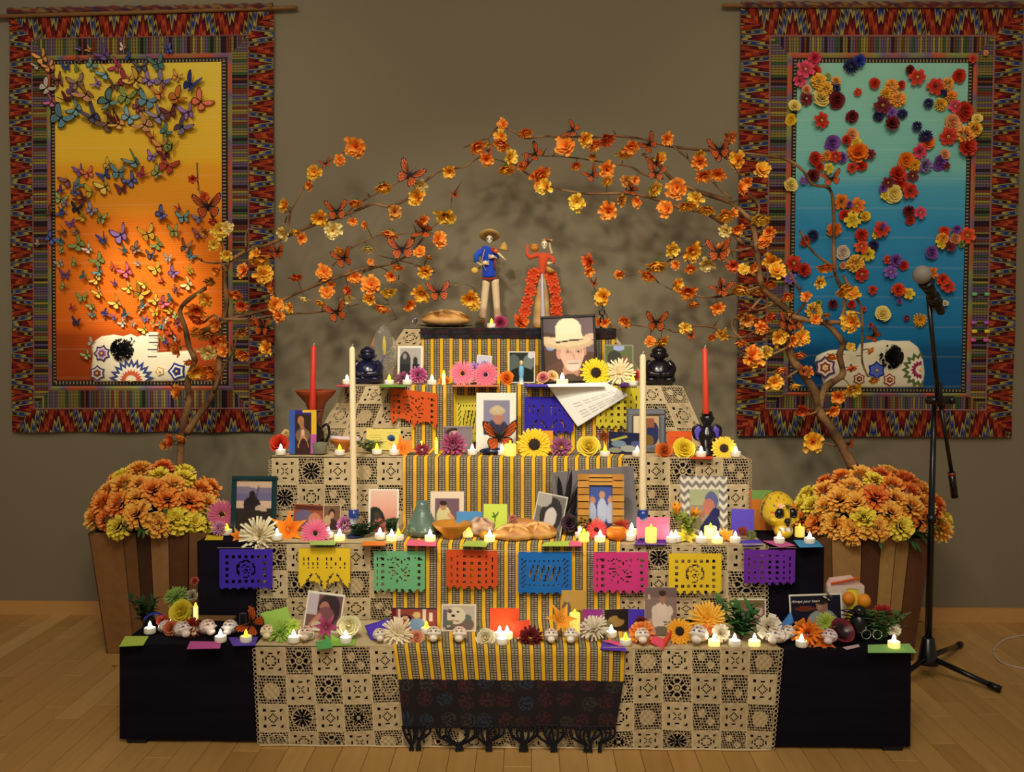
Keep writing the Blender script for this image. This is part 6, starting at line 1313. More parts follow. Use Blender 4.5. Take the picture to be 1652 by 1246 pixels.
# black feathers beside grey board
root = thing('feather_bundle', 'black feathers standing beside the slat picture frame', 'feathers', T(908, 1, .16)); 
for (x0, y0, x1, y1, w_) in ((905, 845, 918, 757, .022), (903, 820, 896, 768, .02), (910, 830, 932, 775, .016), (905, 850, 900, 800, .022), (915, 850, 925, 800, .02)):
    a, b_ = U(x0, y0, 3.45)-root.location, U(x1, y1, 3.45)-root.location; d = b_-a; q = M(); nrm = Vector((d.z, 0, -d.x)).normalized(); vs = []
    for i in range(9):
        t = i/8; c_ = a+d*t+nrm*.01*math.sin(t*2); ww = w_*math.sin(PI*min(1, .15+t*.85))**.7
        for sg in (-1, 0, 1): vs.append(c_+nrm*sg*ww/2+Vector((0, -.003 if sg == 0 else 0, 0)))
    q.add(vs, [(i*3+k, i*3+k+1, i*3+k+4, i*3+k+3) for i in range(8) for k in (0, 1)], (28, 24, 26)); q.tube([a, b_], .0012, 4, (70, 66, 64)); obj('feather', q.mesh('feather', 'petal'), root)
o = flower('feather', 'spider', (206, 190, 160), (226, 214, 190), 0, 0, 0, 0, P=T(958, 0, .07)+Vector((0, 0, .035)), scale=.05, tx=.9, tz=-.3); tag(o, 'fluffy white feather plume before the magenta card', 'feather')
# ================================================================ skulls
def skullmesh(base, deco, accent=(200, 60, 40), hi=1):
    q = M(); EY = (22, 16, 16) if hi else lerp(accent, (40, 30, 30), .4); er = .23 if hi else .15
    def fn(d):
        x, y, z = d; k = 1.0; c = base
        if z < -.2: k *= 1-.28*(-.2-z)            # narrow to jaw
        if y < 0 and z < -.1: k *= 1.0+.10*(-y)
        if y < -.3:
            if abs(abs(x)-.36) < .2 and -.1 < z < .28: k *= .86 if math.hypot(abs(x)-.36, (z-.08)*1.1) < er else 1; c = EY if math.hypot(abs(x)-.36, (z-.08)*1.05) < er else c
            if hi and abs(x) < .10*(1.2+ (-.1-z)*2) and -.36 < z < -.12: k *= .9; c = (26, 18, 18)
            if hi and abs(z+.62) < .075 and abs(x) < .36: c = (238, 230, 215) if int((x+1)*16) % 2 else (110, 90, 70)
            if hi and abs(z+.62) < .012 and abs(x) < .36: c = (50, 40, 36)
        if deco and c == base:
            if z > .35 and (math.sin(x*16)*math.sin(z*14+y*7)) > (.9 if hi else .5): c = accent
            if z > .4 and (math.sin(x*11+2)*math.cos(y*13+z*5)) > .85: c = (60, 60, 140)
            if y > .0 and math.sin(y*18+x*6) > .3: c = lerp(base, (70, 30, 30), .8)
            if -.35 < z < .1 and .6 < abs(x) < .85 and math.sin(z*30) > .3: c = accent
        return (k, c)
    q.ell((0, .1, .08), (.74, .92, .80), base, 48, 36, fn=fn)
    q.ell((0, -.42, -.58), (.40, .40, .34), base, 24, 14, fn=lambda d: (1, ((240, 232, 218) if int((d[0]+2)*14) % 2 else (120, 100, 80)) if (hi and d[1] < -.5 and abs(d[2]-.30) < .16 and abs(d[0]) < .8) else base))
    for sg in (-1, 1): q.ell((sg*.5, -.5, -.12), (.17, .2, .12), base, 10, 6); hi and q.ell((sg*.31, -.65, .12), (.20, .15, .215), (16, 12, 12), 12, 8)
    if hi: q.ell((0, -.82, -.2), (.11, .07, .15), (20, 14, 14), 8, 6)
    if deco:
        for j in range(8): a = j*PI/4; q.petal(.17, .05, .05, a, .02, 0, .1, (20, 16, 20), None, 0, 2, .1, T=Matrix.Translation((0, -.78, .42)) @ Matrix.Rotation(PI/2-.5, 4, 'X'))
        for sg in (-1, 1):
            for j in range(6): a = j*PI/3; q.petal(.11, .08, .05, a, .01, 0, .1, (232, 120, 40), None, 0, 2, .4, T=Matrix.Translation((sg*.3, -.74, .44)) @ Matrix.Rotation(PI/2-.5, 4, 'X') @ Matrix.Rotation(sg*.2, 4, 'Y'))
    return q
p = T(1256, 1, .13); s = .088; root = thing('painted_skull', 'large yellow painted skull with dark eye sockets', 'skull', p+Vector((0, 0, s*.90)), (0, 0, .18))
q = skullmesh((232, 192, 40), True); q.v = [(a*s*.9, b_*s, c*s) for a, b_, c in q.v]; obj('skull', q.mesh('skull', 'gloss', True), root)
SKM = {}
for k, (px, py, dy, s, rz, base, acc, lab) in enumerate([
    (268, 1026, .09, .023, 1.0, (226, 210, 190), (90, 60, 60), 'small white sugar skull behind coral carnation'),
    (294, 1034, .045, .028, .9, (234, 216, 200), (120, 90, 150), 'white sugar skull with lilac brow at left front'),
    (313, 1029, .07, .018, .3, (226, 206, 130), (160, 130, 40), 'tiny yellow sugar skull under dark red bloom'),
    (335, 1024, .07, .028, .8, (236, 214, 200), (226, 120, 50), 'sugar skull with orange and pink brow'),
    (371, 1020, .08, .026, -.1, (222, 214, 208), (110, 140, 180), 'sugar skull with grey blue crown'),
    (431, 1029, .045, .024, .2, (228, 206, 140), (190, 160, 90), 'cream yellow sugar skull at left lace edge'),
    (493, 1033, .03, .025, .1, (226, 190, 160), (200, 70, 50), 'sugar skull with red painted features under candle'),
    (612, 1036, .03, .022, .3, (234, 222, 200), (60, 50, 60), 'white sugar skull left of white spider bloom'),
    (700, 1036, .03, .026, 0, (236, 218, 196), (120, 90, 50), 'sugar skull with gold brow left of dog print'),
    (741, 1037, .03, .026, 0, (236, 218, 200), (226, 150, 60), 'sugar skull with striped band below dog print'),
    (889, 1035, .03, .024, 0, (236, 220, 204), (180, 80, 60), 'sugar skull with red brow right of maroon bloom'),
    (921, 1035, .03, .025, -.1, (240, 226, 206), (120, 110, 100), 'plain white sugar skull below the yellow candle'),
    (1036, 1034, .03, .026, 0, (240, 222, 204), (150, 110, 110), 'white sugar skull wearing orange bloom'),
    (1127, 1031, .03, .031, -.5, (236, 222, 206), (110, 70, 160), 'pointed sugar skull with yellow and purple dots'),
    (1253, 1036, .03, .028, -.9, (240, 226, 206), (50, 60, 40), 'white sugar skull with dark floral painting'),
    (1272, 1029, .07, .026, -.8, (232, 220, 204), (40, 40, 40), 'sugar skull with black dotted brow behind another'),
    (1338, 1036, .035, .026, -.5, (226, 206, 214), (120, 70, 150), 'sugar skull with purple stripes by maroon bowl')]):
    s *= 1.22; q = skullmesh(lerp(base, (255, 248, 240), .5), True, acc, 0); q.v = [(a*s, b_*s, c*s*.92) for a, b_, c in q.v]
    root = obj('sugar_skull', q.mesh('sugar_skull', 'clay', True), None, T(px, 0, dy)+Vector((0, 0, s*.80)), (-.55, 0, rz)); tag(root, lab, 'skull', 'small sugar skulls on the lowest step')
# ================================================================ figures on top
def statue(px, n_, dy, h, w_, label, parts):
    root = thing('figurine', label, 'figurine', T(px, n_, dy)); return root
# skeleton musician
p = T(790, 4, .07); root = thing('skeleton_musician_figurine', 'skeleton musician figurine in straw hat blue jacket with violin', 'figurine', p); Hh = U(790, 374, p.y).z-p.z; k = Hh
def px2(x, y, dy=0):   # crop pixels (740,360, scale 6.92) to local
    w_ = U(740+x/6.92, 360+y/6.92, p.y); return Vector((w_.x-p.x, dy, max(w_.z-p.z, .002)))
q = M(); q.ell(px2(345, 185, -.012), (.013, .013, .017), (226, 216, 190), 14, 10); q.ell(px2(345, 222, -.014), (.007, .008, .006), (226, 216, 190), 10, 6)
for dx in (-16, 18): q.ell(px2(345+dx, 182, -.022), (.0034, .003, .004), (26, 20, 20), 8, 5)
q.ell(px2(346, 204, -.023), (.0015, .002, .002), (26, 20, 20), 6, 4); q.tube([px2(330, 226, -.0215), px2(360, 226, -.0215)], .0008, 4, (60, 50, 50)); obj('skull', q.mesh('skull', 'clay', True), root)
q = M(); q.lathe([(.0, .024), (.010, .022), (.014, .006), (.018, .001), (.042, .004), (.044, .006), (.040, .0065), (.018, .004)], 20, [(210, 176, 100)]*3+[(150, 110, 60)]+[(206, 170, 96)]*4, T=Matrix.Translation(px2(345, 150, 0)) @ Matrix.Rotation(-.55, 4, 'X')); obj('straw_hat', q.mesh('straw_hat', 'wood', True), root)
q = M(); q.tube(smoothpath([px2(340, 610), px2(335, 500), px2(330, 400), px2(325, 300), px2(335, 262)], 3), [.030, .031, .030, .028, .028, .028, .029, .031, .031, .030, .027, .020, .009], 14, (36, 70, 196))
q.tube([px2(305, 300), px2(230, 330, -.004), px2(195, 370, -.01), px2(200, 440, -.014)], [.012, .014, .013, .010], 8, (44, 84, 200)); q.tube([px2(375, 300), px2(420, 350, -.01), px2(430, 400, -.015)], [.012, .011, .009], 8, (30, 60, 180)); obj('blue_jacket', q.mesh('blue_jacket', 'fabric', True), root)
q = M(); q.box(px2(408, 450, -.022), (.010, .004, .05), (150, 60, 40)); q.ell(px2(385, 300, -.026), (.010, .004, .010), (170, 60, 40), 8, 5); q.tube([px2(262, 618, -.014), px2(340, 630, -.026), px2(430, 612, -.014)], .005, 6, (150, 60, 40)); obj('red_sash', q.mesh('red_sash', 'fabric', True), root)
for (a, b_, c_) in ((310, 275, 262), (405, 430, 440)):
    q = M(); q.tube(smoothpath([px2(a, 630), px2((a+b_)/2, 800), px2(b_, 980), px2(c_, 1062, -.004)], 3), [.017, .0165, .016, .0155, .015, .0145, .0145, .0155, .016, .0165], 10, [(226, 200, 160)]*6+[(180, 150, 120)]*4); obj('trouser_leg', q.mesh('trouser_leg', 'fabric', True), root)
    q = M(); q.ell(px2(c_+10, 1100, -.012), (.011, .018, .008), (110, 60, 36), 10, 6); obj('shoe', q.mesh('shoe', 'gloss', True), root)
q = M(); q.tube([px2(200, 440, -.016), px2(250, 470, -.03), px2(290, 455, -.036)], .0045, 6, (226, 206, 160)); q.ell(px2(300, 450, -.038), (.012, .006, .009), (230, 210, 166), 8, 6)
for j in range(4): q.tube([px2(300, 440+j*9, -.04), px2(345, 430+j*14, -.042)], .0016, 4, (230, 210, 166))
q.tube([px2(430, 400, -.02), px2(400, 385, -.032), px2(380, 380, -.036)], .0045, 6, (226, 206, 160)); q.ell(px2(380, 382, -.036), (.010, .006, .008), (230, 210, 166), 8, 6)
for j in range(4): q.tube([px2(375, 372+j*9, -.038), px2(335, 358+j*14, -.04)], .0016, 4, (230, 210, 166))
obj('bony_arms', q.mesh('bony_arms', 'clay', True), root)
q = M(); q.tube([px2(440, 340, -.03), px2(530, 425, -.034)], [.006, .003], 8, (232, 210, 150)); q.ell(px2(420, 320, -.03), (.014, .006, .010), (190, 90, 40), 10, 6); obj('violin', q.mesh('violin', 'gloss', True), root)
q = M(); q.tube([px2(295, 300, -.036), px2(262, 440, -.042), px2(310, 540, -.042)], .0018, 5, (206, 170, 110)); obj('bow', q.mesh('bow', 'wood', True), root)
q = M(); q.lathe([(.024, 0), (.017, .012), (.010, .028), (.003, .034)], 12, (200, 160, 80), T=Matrix.Translation(px2(498, 300, .012)) @ Matrix.Rotation(.15, 4, 'Y')); obj('hanging_gourd', q.mesh('hanging_gourd', 'wood', True), root)
q = M(); q.ell(px2(180, 530, .0), (.016, .012, .014), (226, 190, 90), 10, 6); q.tube([px2(245, 490), px2(180, 530)], .004, 5, (140, 100, 50)); obj('side_pouch', q.mesh('side_pouch', 'fabric', True), root)
# lady figurine
p = T(870, 4, .07); root = thing('skeleton_lady_figurine', 'skeleton lady figurine in ruffled orange red dress holding pots', 'figurine', p)
q = M(); q.tube(smoothpath([px2(930, 1170), px2(930, 900), px2(935, 700), px2(940, 560)], 3), [.040, .038, .035, .032, .029, .026, .022, .019, .016, .014], 16, [(196, 150, 90), (206, 170, 120), (190, 150, 80), (216, 180, 110), (200, 150, 80), (190, 150, 100), (170, 150, 140), (206, 180, 120), (190, 130, 70), (180, 110, 60)]); obj('skirt', q.mesh('skirt', 'fabric', True), root)
q = M(); q.tube(smoothpath([px2(945, 1160, -.042), px2(935, 850, -.038), px2(930, 570, -.02)], 4), [.010, .010, .010, .009, .008, .007, .006, .006, .005], 8, (196, 184, 200)); obj('satin_panel', q.mesh('satin_panel', 'gloss', True), root)
for side, xs in ((-1, [(840, 570), (815, 650), (800, 760), (765, 880), (740, 990), (705, 1100)]), (1, [(1030, 600), (1050, 660), (1070, 750), (1085, 870), (1085, 970), (1095, 1060)])):
    for (x, y) in xs:
        q = M()
        for j in range(9): q.petal(.024, .022, .5+R.uniform(-.3, .3), j*.7, .003, 0, .9, (206, 66, 30), (232, 100, 50), .4, 3, .7, T=Matrix.Translation(px2(x, y, -.016)) @ Matrix.Rotation(PI/2, 4, 'X'))
        q.ell(px2(x, y, -.010), (.018, .014, .016), (196, 60, 28), 8, 6); obj('ruffle', q.mesh('ruffle', 'petal'), root)
q = M(); q.tube(smoothpath([px2(930, 570), px2(935, 480), px2(945, 400), px2(950, 330)], 3), [.017, .017, .018, .019, .021, .023, .023, .022, .018, .009], 12, (216, 84, 44))
q.tube([px2(905, 350), px2(850, 365, -.006), px2(790, 385, -.01), px2(765, 350, -.01), px2(768, 240, -.008)], [.010, .011, .010, .008, .005], 8, (214, 84, 48)); q.tube([px2(990, 350), px2(1060, 410, -.01), px2(1050, 450, -.02)], [.010, .010, .008], 8, (214, 84, 48)); obj('bodice', q.mesh('bodice', 'fabric', True), root)
q = M(); q.ell(px2(957, 240, -.012), (.0135, .013, .016), (236, 226, 200), 14, 10); q.ell(px2(955, 285, -.014), (.007, .008, .006), (236, 226, 200), 10, 6)
for dx in (-14, 16): q.ell(px2(955+dx, 240, -.022), (.003, .003, .0035), (26, 20, 20), 8, 5)
q.tube([px2(942, 290, -.021), px2(972, 290, -.021)], .0008, 4, (60, 50, 50)); obj('skull', q.mesh('skull', 'clay', True), root)
q = M(); q.ell(px2(985, 210, .006), (.019, .014, .014), (110, 84, 44), 12, 8); q.tube(smoothpath([px2(1010, 220), px2(1025, 290, -.004), px2(1040, 350, -.01)], 3), .006, 6, (196, 176, 120)); obj('hair', q.mesh('hair', 'fabric', True), root)
for j in range(5): 
    q = M(); q.ell(px2(930+j*26, 195-8*math.sin(j*.8), -.010), (.006, .005, .005), [(170, 120, 70), (200, 160, 110), (180, 90, 60)][j % 3], 8, 5); obj('hair_flower', q.mesh('hair_flower', 'petal', True), root)
q = M(); q.lathe([(.008, 0), (.019, .008), (.021, .018), (.017, .026), (.021, .030), (.017, .029)], 14, (200, 130, 50), T=Matrix.Translation(px2(845, 320, -.008))); obj('shoulder_jar', q.mesh('shoulder_jar', 'clay', True), root)
q = M(); q.lathe([(.006, 0), (.018, .008), (.022, .020), (.020, .021), (.014, .012)], 14, (206, 150, 60), T=Matrix.Translation(px2(1000, 560, -.03)) @ Matrix.Rotation(.5, 4, 'Y')); obj('hand_bowl', q.mesh('hand_bowl', 'clay', True), root)
q = M(); q.tube([px2(1050, 450, -.022), px2(1010, 455, -.034)], .004, 6, (232, 206, 150)); q.ell(px2(1005, 455, -.036), (.009, .005, .007), (232, 206, 150), 8, 5); obj('hand', q.mesh('hand', 'clay', True), root)
# black seated statuettes on fourth step
def black_statue(px, ytop, wpx, lab, hatflower=False, c=(20, 20, 52)):
    p = T(px, 3, .15); h = U(px, ytop, p.y).z-p.z; w_ = wpx*p.y/F; root = thing('black_statuette', lab, 'statuette', p); q = M()
    q.lathe([(w_*.46, 0), (w_*.52, h*.06), (w_*.50, h*.22), (w_*.44, h*.38), (w_*.36, h*.52), (w_*.20, h*.62)], 20, c, sq=(1, .8)); obj('robed_body', q.mesh('robed_body', 'gloss', True), root)
    for sg in (-1, 1):
        q = M(); q.tube(smoothpath([(sg*w_*.28, 0, h*.56), (sg*w_*.42, -w_*.1, h*.42), (sg*w_*.30, -w_*.38, h*.28), (0, -w_*.44, h*.26)], 3), [w_*.12]*7+[w_*.09]*3, 8, c); obj('arm', q.mesh('arm', 'gloss', True), root)
        q = M(); q.ell((sg*w_*.28, -w_*.25, h*.12), (w_*.22, w_*.24, h*.11), c, 12, 8); obj('knee', q.mesh('knee', 'gloss', True), root)
    q = M(); q.ell((0, -w_*.03, h*.76), (w_*.23, w_*.21, h*.16), c, 14, 10); q.ell((0, -w_*.22, h*.73), (w_*.05, w_*.05, h*.03), c, 6, 5)
    for sg in (-1, 1): q.ell((sg*w_*.24, 0, h*.74), (w_*.06, w_*.06, h*.06), c, 6, 5)
    q.lathe([(w_*.25, h*.82), (w_*.22, h*.90), (w_*.12, h*.96), (w_*.03, h)], 12, c); obj('head', q.mesh('head', 'gloss', True), root); return root
black_statue(593, 559, 50, 'blue black glazed seated statuette on fourth step left')
black_statue(1063, 557, 50, 'black seated statuette on fourth step right beside taper', c=(18, 14, 22))
# virgin statuette
p = T(841, 3, .05); h = U(841, 581, p.y).z-p.z; root = thing('robed_statuette', 'tiny robed statuette in pale blue before dark photograph', 'statuette', p); q = M()
q.lathe([(.011, 0), (.012, .004), (.009, .007), (.008, h*.3), (.0105, h*.5), (.010, h*.68), (.006, h*.78)], 12, [(240, 238, 230)]*3+[(120, 190, 226)]*4); obj('robe', q.mesh('robe', 'clay', True), root)
q = M(); q.ell((0, 0, h*.86), (.006, .006, .008), (236, 200, 130), 10, 8); q.lathe([(.007, h*.8), (.0075, h*.9), (.004, h*.98)], 10, (230, 210, 160), T=Matrix.Translation((0, .002, 0))); obj('head', q.mesh('head', 'clay', True), root)
# breads
def bread(p, w_, h, lab, knobs):
    root = thing('sweet_bread', lab, 'bread', p); q = M(); C = (226, 170, 98); D = (182, 112, 50)
    q.ell((0, 0, h*.42), (w_/2, w_*.36, h*.6), C, 28, 12, fn=lambda d: (1+.03*math.sin(d[0]*9+d[1]*5), lerp(C, D, .5+.5*math.sin(d[0]*7+d[2]*5)) if d[2] > .2 else lerp(C, (230, 180, 110), .5))); q.v = [(a, b_, max(c, .001)) for a, b_, c in q.v]; obj('loaf', q.mesh('loaf', 'bread', True), root)
    for a in range(knobs):
        th = a*PI/knobs+.3; q = M(); P = []
        for j in range(9):
            t = -1+j/4; P.append((t*math.cos(th)*w_*.42, t*math.sin(th)*w_*.30, h*.42+h*.62*math.sqrt(max(0, 1-.85*t*t))))
        q.tube(P, [h*.10*(1+.5*abs(math.sin(j*1.6))) for j in range(9)], 8, (236, 186, 116)); obj('bone_strip', q.mesh('bone_strip', 'bread', True), root)
    q = M(); q.ell((0, 0, h*1.06), (h*.14, h*.14, h*.1), (214, 150, 78), 10, 6); obj('top_knob', q.mesh('top_knob', 'bread', True), root); return root
p = T(719, 4, .07); q = M(); q.lathe([(.06, .002), (.075, .003), (.118, .010), (.120, .012), (.075, .006)], 28, (34, 26, 34)); o = obj('dark_plate', q.mesh('dark_plate', 'gloss', True), None, p); tag(o, 'dark plate under the bread on topmost step', 'plate')
bread(p+Vector((0, 0, .010)), .21, .058, 'round sweet bread on dark plate, topmost step', 3)
bread(T(830, 1, .06), .155, .045, 'left shiny bread loaf on the second step', 3); bread(T(868, 1, .08), .13, .048, 'right shiny bread loaf on the second step', 3)
q = M(); q.ell((0, 0, .018), (.06, .03, .02), (196, 132, 70), 14, 8); o = obj('small_roll', q.mesh('small_roll', 'bread', True), None, T(845, 1, .13)+Vector((0, 0, .02))); tag(o, 'small bread roll behind the two loaves', 'bread')
# foil piece, plastic bag with candle
q = M(); q.ell((0, 0, .02), (.012, .012, .034), (190, 190, 196), 12, 12, fn=lambda d: (.7+R.random()*.6, None)); o = obj('crumpled_foil', q.mesh('crumpled_foil', 'metal'), None, T(664, 4, .03)+Vector((0, 0, .004)), (0, .4, 0)); tag(o, 'crumpled silver foil beside bread plate', 'foil')
p = T(620, 3, .17); root = thing('clear_plastic_bag', 'clear crinkled plastic bag behind the left black statuette', 'bag', p); q = M(); R2 = random.Random(5); hh = U(620, 528, p.y).z-p.z
q.ell((0, 0, hh*.5), (.055, .035, hh*.5), (220, 220, 220), 14, 10, fn=lambda d: (.85+R2.random()*.25, None)); obj('bag_film', q.mesh('bag_film', 'plastic'), root)
q = M(); q.lathe([(.004, hh*.5), (.009, hh*.62), (.009, hh*.72), (.002, hh*.84)], 10, (240, 214, 40)); q.tube([(0, 0, hh*.5), (-.014, 0, hh*.32)], .004, 6, (60, 50, 160)); obj('yellow_bulb', q.mesh('yellow_bulb', 'gloss', True), root)
q = M(); q.tube([(0, 0, 0), (0, 0, .04), (.002, 0, .055)], [.010, .009, .004], 10, (20, 18, 20)); ring = [(.0+.011*math.cos(a), 0, .066+.011*math.sin(a)) for a in [2*PI*j/12 for j in range(13)]]; q.tube(ring, .003, 6, (18, 16, 18)); o = obj('black_scissor_handle', q.mesh('black_scissor_handle', 'gloss', True), None, T(971, 4, .04)); tag(o, 'small black ringed object behind framed portrait corner', 'ornament')
# glass vase, terracotta bowls, geode, fruit
p = T(681, 1, .10); h = U(681, 809, p.y).z-p.z; root = thing('glass_vase', 'green grey glass vase with white spots', 'vase', p); q = M()
q.lathe([(.030, 0), (.046, .006), (.052, h*.2), (.046, h*.42), (.030, h*.7), (.020, h*.88), (.021, h), (.018, h), (.017, h*.88)], 24, (92, 116, 104)); obj('body', q.mesh('body', 'gloss', True), root)
for j in range(26):
    a = R.uniform(PI, 2*PI); t = R.uniform(.15, .8); rr = .052-(.028*max(0, t-.2)); q = M(); q.ell((rr*math.cos(a), rr*math.sin(a), h*t), .0016, (214, 224, 210), 5, 4); obj('white_spot', q.mesh('white_spot', 'gloss', True), root)
def bowl(p, r_, h, c, lab, inner=None):
    q = M(); q.lathe([(r_*.38, 0), (r_*.44, h*.05), (r_*.5, h*.3), (r_*.86, h*.72), (r_, h*.95), (r_*1.0, h), (r_*.92, h*.97), (r_*.6, h*.6), (r_*.1, h*.45)], 26, c); o = obj('bowl', q.mesh('bowl', 'clay', True), None, p); tag(o, lab, 'bowl', 'bowls on the altar')
bowl(T(729, 1, .07), .068, .052, (196, 130, 40), 'ochre terracotta bowl right of the glass vase')
bowl(T(510, 2, .23)+Vector((0, 0, .155)), .078, .07, (150, 66, 28), 'brown terracotta bowl raised behind the red taper')
q = M(); q.lathe([(.03, 0), (.022, .02), (.022, .07), (.024, .11), (.034, .155)], 14, (110, 50, 26)); o = obj('bowl_stand', q.mesh('bowl_stand', 'clay', True), None, T(510, 2, .23)); tag(o, 'brown pedestal under the raised terracotta bowl', 'stand')
bowl(T(553, 2, .13), .045, .045, (190, 110, 40), 'small orange bowl behind the left white taper')
p = T(516, 2, .06); h = U(516, 714, p.y).z-p.z; q = M(); q.lathe([(.024, 0), (.027, .004), (.0275, h-.002), (.026, h), (.023, h-.004), (.022, .01), (.003, .008)], 18, (120, 120, 100)); o = obj('grey_cup', q.mesh('grey_cup', 'clay', True), None, p); tag(o, 'grey green cup below the black jug', 'cup')
q = M(); R3 = random.Random(3); q.ell((0, 0, .03), (.045, .03, .036), (206, 160, 120), 12, 9, fn=lambda d: (.8+R3.random()*.35, R3.choice([(206, 160, 130), (190, 140, 110), (224, 190, 160), (120, 96, 80)]))); o = obj('pink_geode', q.mesh('pink_geode', 'clay'), None, T(776, 1, .10)); tag(o, 'rough pink stone behind the terracotta bowl', 'stone')
q = M(); q.ell((0, 0, .016), (.018, .016, .016), (196, 130, 40), 12, 8); o = obj('dried_fruit', q.mesh('dried_fruit', 'clay', True), None, T(781, 1, .05)); tag(o, 'small golden fruit before the pink stone', 'fruit')
p = T(995, 1, .05); root = thing('cut_orange', 'orange with its top sliced open on second step', 'fruit', p); q = M(); q.ell((0, 0, .026), (.036, .034, .028), (236, 130, 26), 20, 12); q.v = [(a, b_, min(c, .044)) for a, b_, c in q.v]; obj('peel', q.mesh('peel', 'clay', True), root)
q = M(); q.lathe([(.024, .044), (.024, .0455), (.002, .046)], 20, (246, 180, 80)); obj('cut_face', q.mesh('cut_face', 'gloss', True), root)
q = M(); q.lathe([(.006, 0), (.015, .006), (.017, .018), (.010, .032), (.005, .040), (.001, .041)], 14, (150, 170, 60)); o = obj('green_pear', q.mesh('green_pear', 'clay', True), None, T(941, 1, .035)); tag(o, 'small green pear left of the cut orange', 'fruit')
for px, py, r_, lab, cc in ((1369, 966, .022, 'left', (236, 140, 30)), (1394, 970, .024, 'right', (240, 150, 36))):
    q = M(); q.ell((0, 0, 0), (r_*.9, r_*.9, r_), cc, 16, 10); o = obj('orange_gourd', q.mesh('orange_gourd', 'clay', True), None, U(px, py, 3.18)); o.location.z = max(o.location.z, ZT[0]+r_); tag(o, '%s orange gourd ornament behind the black ornament' % lab, 'gourd', 'orange gourds on the lowest step')
q = M(); q.lathe([(.004, .0), (.02, .0), (.02, .13), (.004, .13)], 10, (226, 200, 60)); o = obj('yellow_box', q.mesh('yellow_box', 'paper', True), None, T(1374, 0, .20)); tag(o, 'yellow upright tube under the orange gourds', 'ornament')
q = M(); q.box((0, 0, .067), (.12, .02, .134), (226, 206, 196)); q.flat([(-.06, .134), (.06, .134), (.02, .165), (-.05, .155)], .012, (230, 190, 180)); q.tube([(-.05, -.012, .14), (.045, -.012, .16)], .004, 5, (206, 90, 40)); o = obj('paper_box', q.mesh('paper_box', 'paper'), None, T(1362, 0, .25)); tag(o, 'pale box with orange stripe behind dark photograph', 'box')
o = obj('moth_ornament', bfly((226, 214, 180), (20, 16, 14), 1.0)); o.matrix_world = Matrix.Translation(T(1334, 0, .15)+Vector((0, 0, .122))) @ facing(0, 0) @ Matrix.Rotation(.9, 4, 'Z') @ Matrix.Scale(.035, 4); tag(o, 'black and cream butterfly above the dark photograph', 'butterfly')
# maroon bowl on its side, black bird ornament, wire glasses
p = T(1356, 0, .06); q = M(); q.lathe([(.003, -.014), (.03, -.010), (.044, .004), (.048, .018), (.044, .018), (.026, -.002), (.003, -.006)], 20, [(120, 30, 44)]*5+[(40, 12, 18)]*2, T=Matrix.Translation((0, 0, .034)) @ Matrix.Scale(.85, 4) @ Matrix.Rotation(.85, 4, 'X') @ Matrix.Rotation(.25, 4, 'Y')); o = obj('maroon_bowl', q.mesh('maroon_bowl', 'gloss', True), None, p); tag(o, 'tilted maroon bowl in front of black ornament', 'bowl')
p = T(1386, 0, .09); root = thing('black_bird_ornament', 'black feathered bird ornament at right of lowest step', 'ornament', p); q = M(); q.ell((0, 0, .045), (.032, .03, .045), (14, 12, 16), 14, 10); q.ell((-.005, -.01, .095), (.02, .02, .018), (16, 14, 18), 12, 8); obj('body', q.mesh('body', 'gloss', True), root)
q = M(); q.lathe([(.010, 0), (.006, .02), (.001, .045)], 8, (20, 16, 18), T=Matrix.Translation((-.02, -.012, .092)) @ Matrix.Rotation(-1.45, 4, 'Y')); obj('beak', q.mesh('beak', 'gloss', True), root)
for sg in (-1, 1):
    q = M()
    for j in range(5): q.petal(.07-.006*j, .022, .25-.12*j, 0 if sg > 0 else PI, .015, .07-.008*j, .5, (18, 14, 16), (40, 20, 24), .2, 3, .1)
    obj('wing', q.mesh('wing', 'petal'), root)
p = T(1406, 0, .035); root = thing('wire_glasses', 'round wire framed glasses with shiny lenses', 'glasses', p)
for sg in (-1, 1):
    ring = [(sg*.017+.014*math.cos(a), 0, .034+.014*math.sin(a)) for a in [2*PI*j/16 for j in range(17)]]; q = M(); q.tube(ring, .0012, 5, (200, 200, 196)); obj('rim', q.mesh('rim', 'metal', True), root)
    q = M(); q.tube([(sg*.031, 0, .036), (sg*.033, .05, .034), (sg*.033, .06, .006)], .001, 5, (190, 190, 186)); obj('temple', q.mesh('temple', 'metal', True), root)
# blue ribbon, big monarchs with black base
q = M(); q.tube(smoothpath([(-.03, 0, .0), (-.01, 0, .016), (.012, 0, .02), (.03, 0, .012)], 4), [.004]*12+[.003], 6, (44, 40, 150)); o = obj('blue_ribbon', q.mesh('blue_ribbon', 'fabric', True), None, T(248, 0, .15)+Vector((0, 0, .03))); tag(o, 'dark blue ribbon beside the big yellow rose', 'ribbon')
q = M(); q.ell((0, 0, .012), (.05, .025, .014), (16, 24, 60), 16, 8); q.tube([(0, 0, .015), (.005, 0, .05)], [.012, .006], 8, (18, 20, 40)); o = obj('butterfly_stand', q.mesh('butterfly_stand', 'gloss', True), None, T(795, 2, .06)); tag(o, 'dark blue glossy base under the large monarch', 'ornament')
monarch(806, 706, 58, YF[2]+.06, .0, 'large monarch butterfly wings spread on dark blue base', .1, .3, seed=0, group='large monarch butterflies on the altar')
monarch(405, 1006, 50, YF[0]+.08, .9, 'large monarch butterfly standing at left lace edge', .1, .6, seed=1, group='large monarch butterflies on the altar')
q = M(); q.box((0, 0, .005), (.13, .03, .01), (120, 88, 52)); o = obj('wooden_strip', q.mesh('wooden_strip', 'wood'), None, T(348, 0, .255)); tag(o, 'bare wooden strip at foot of second step', 'wood strip')
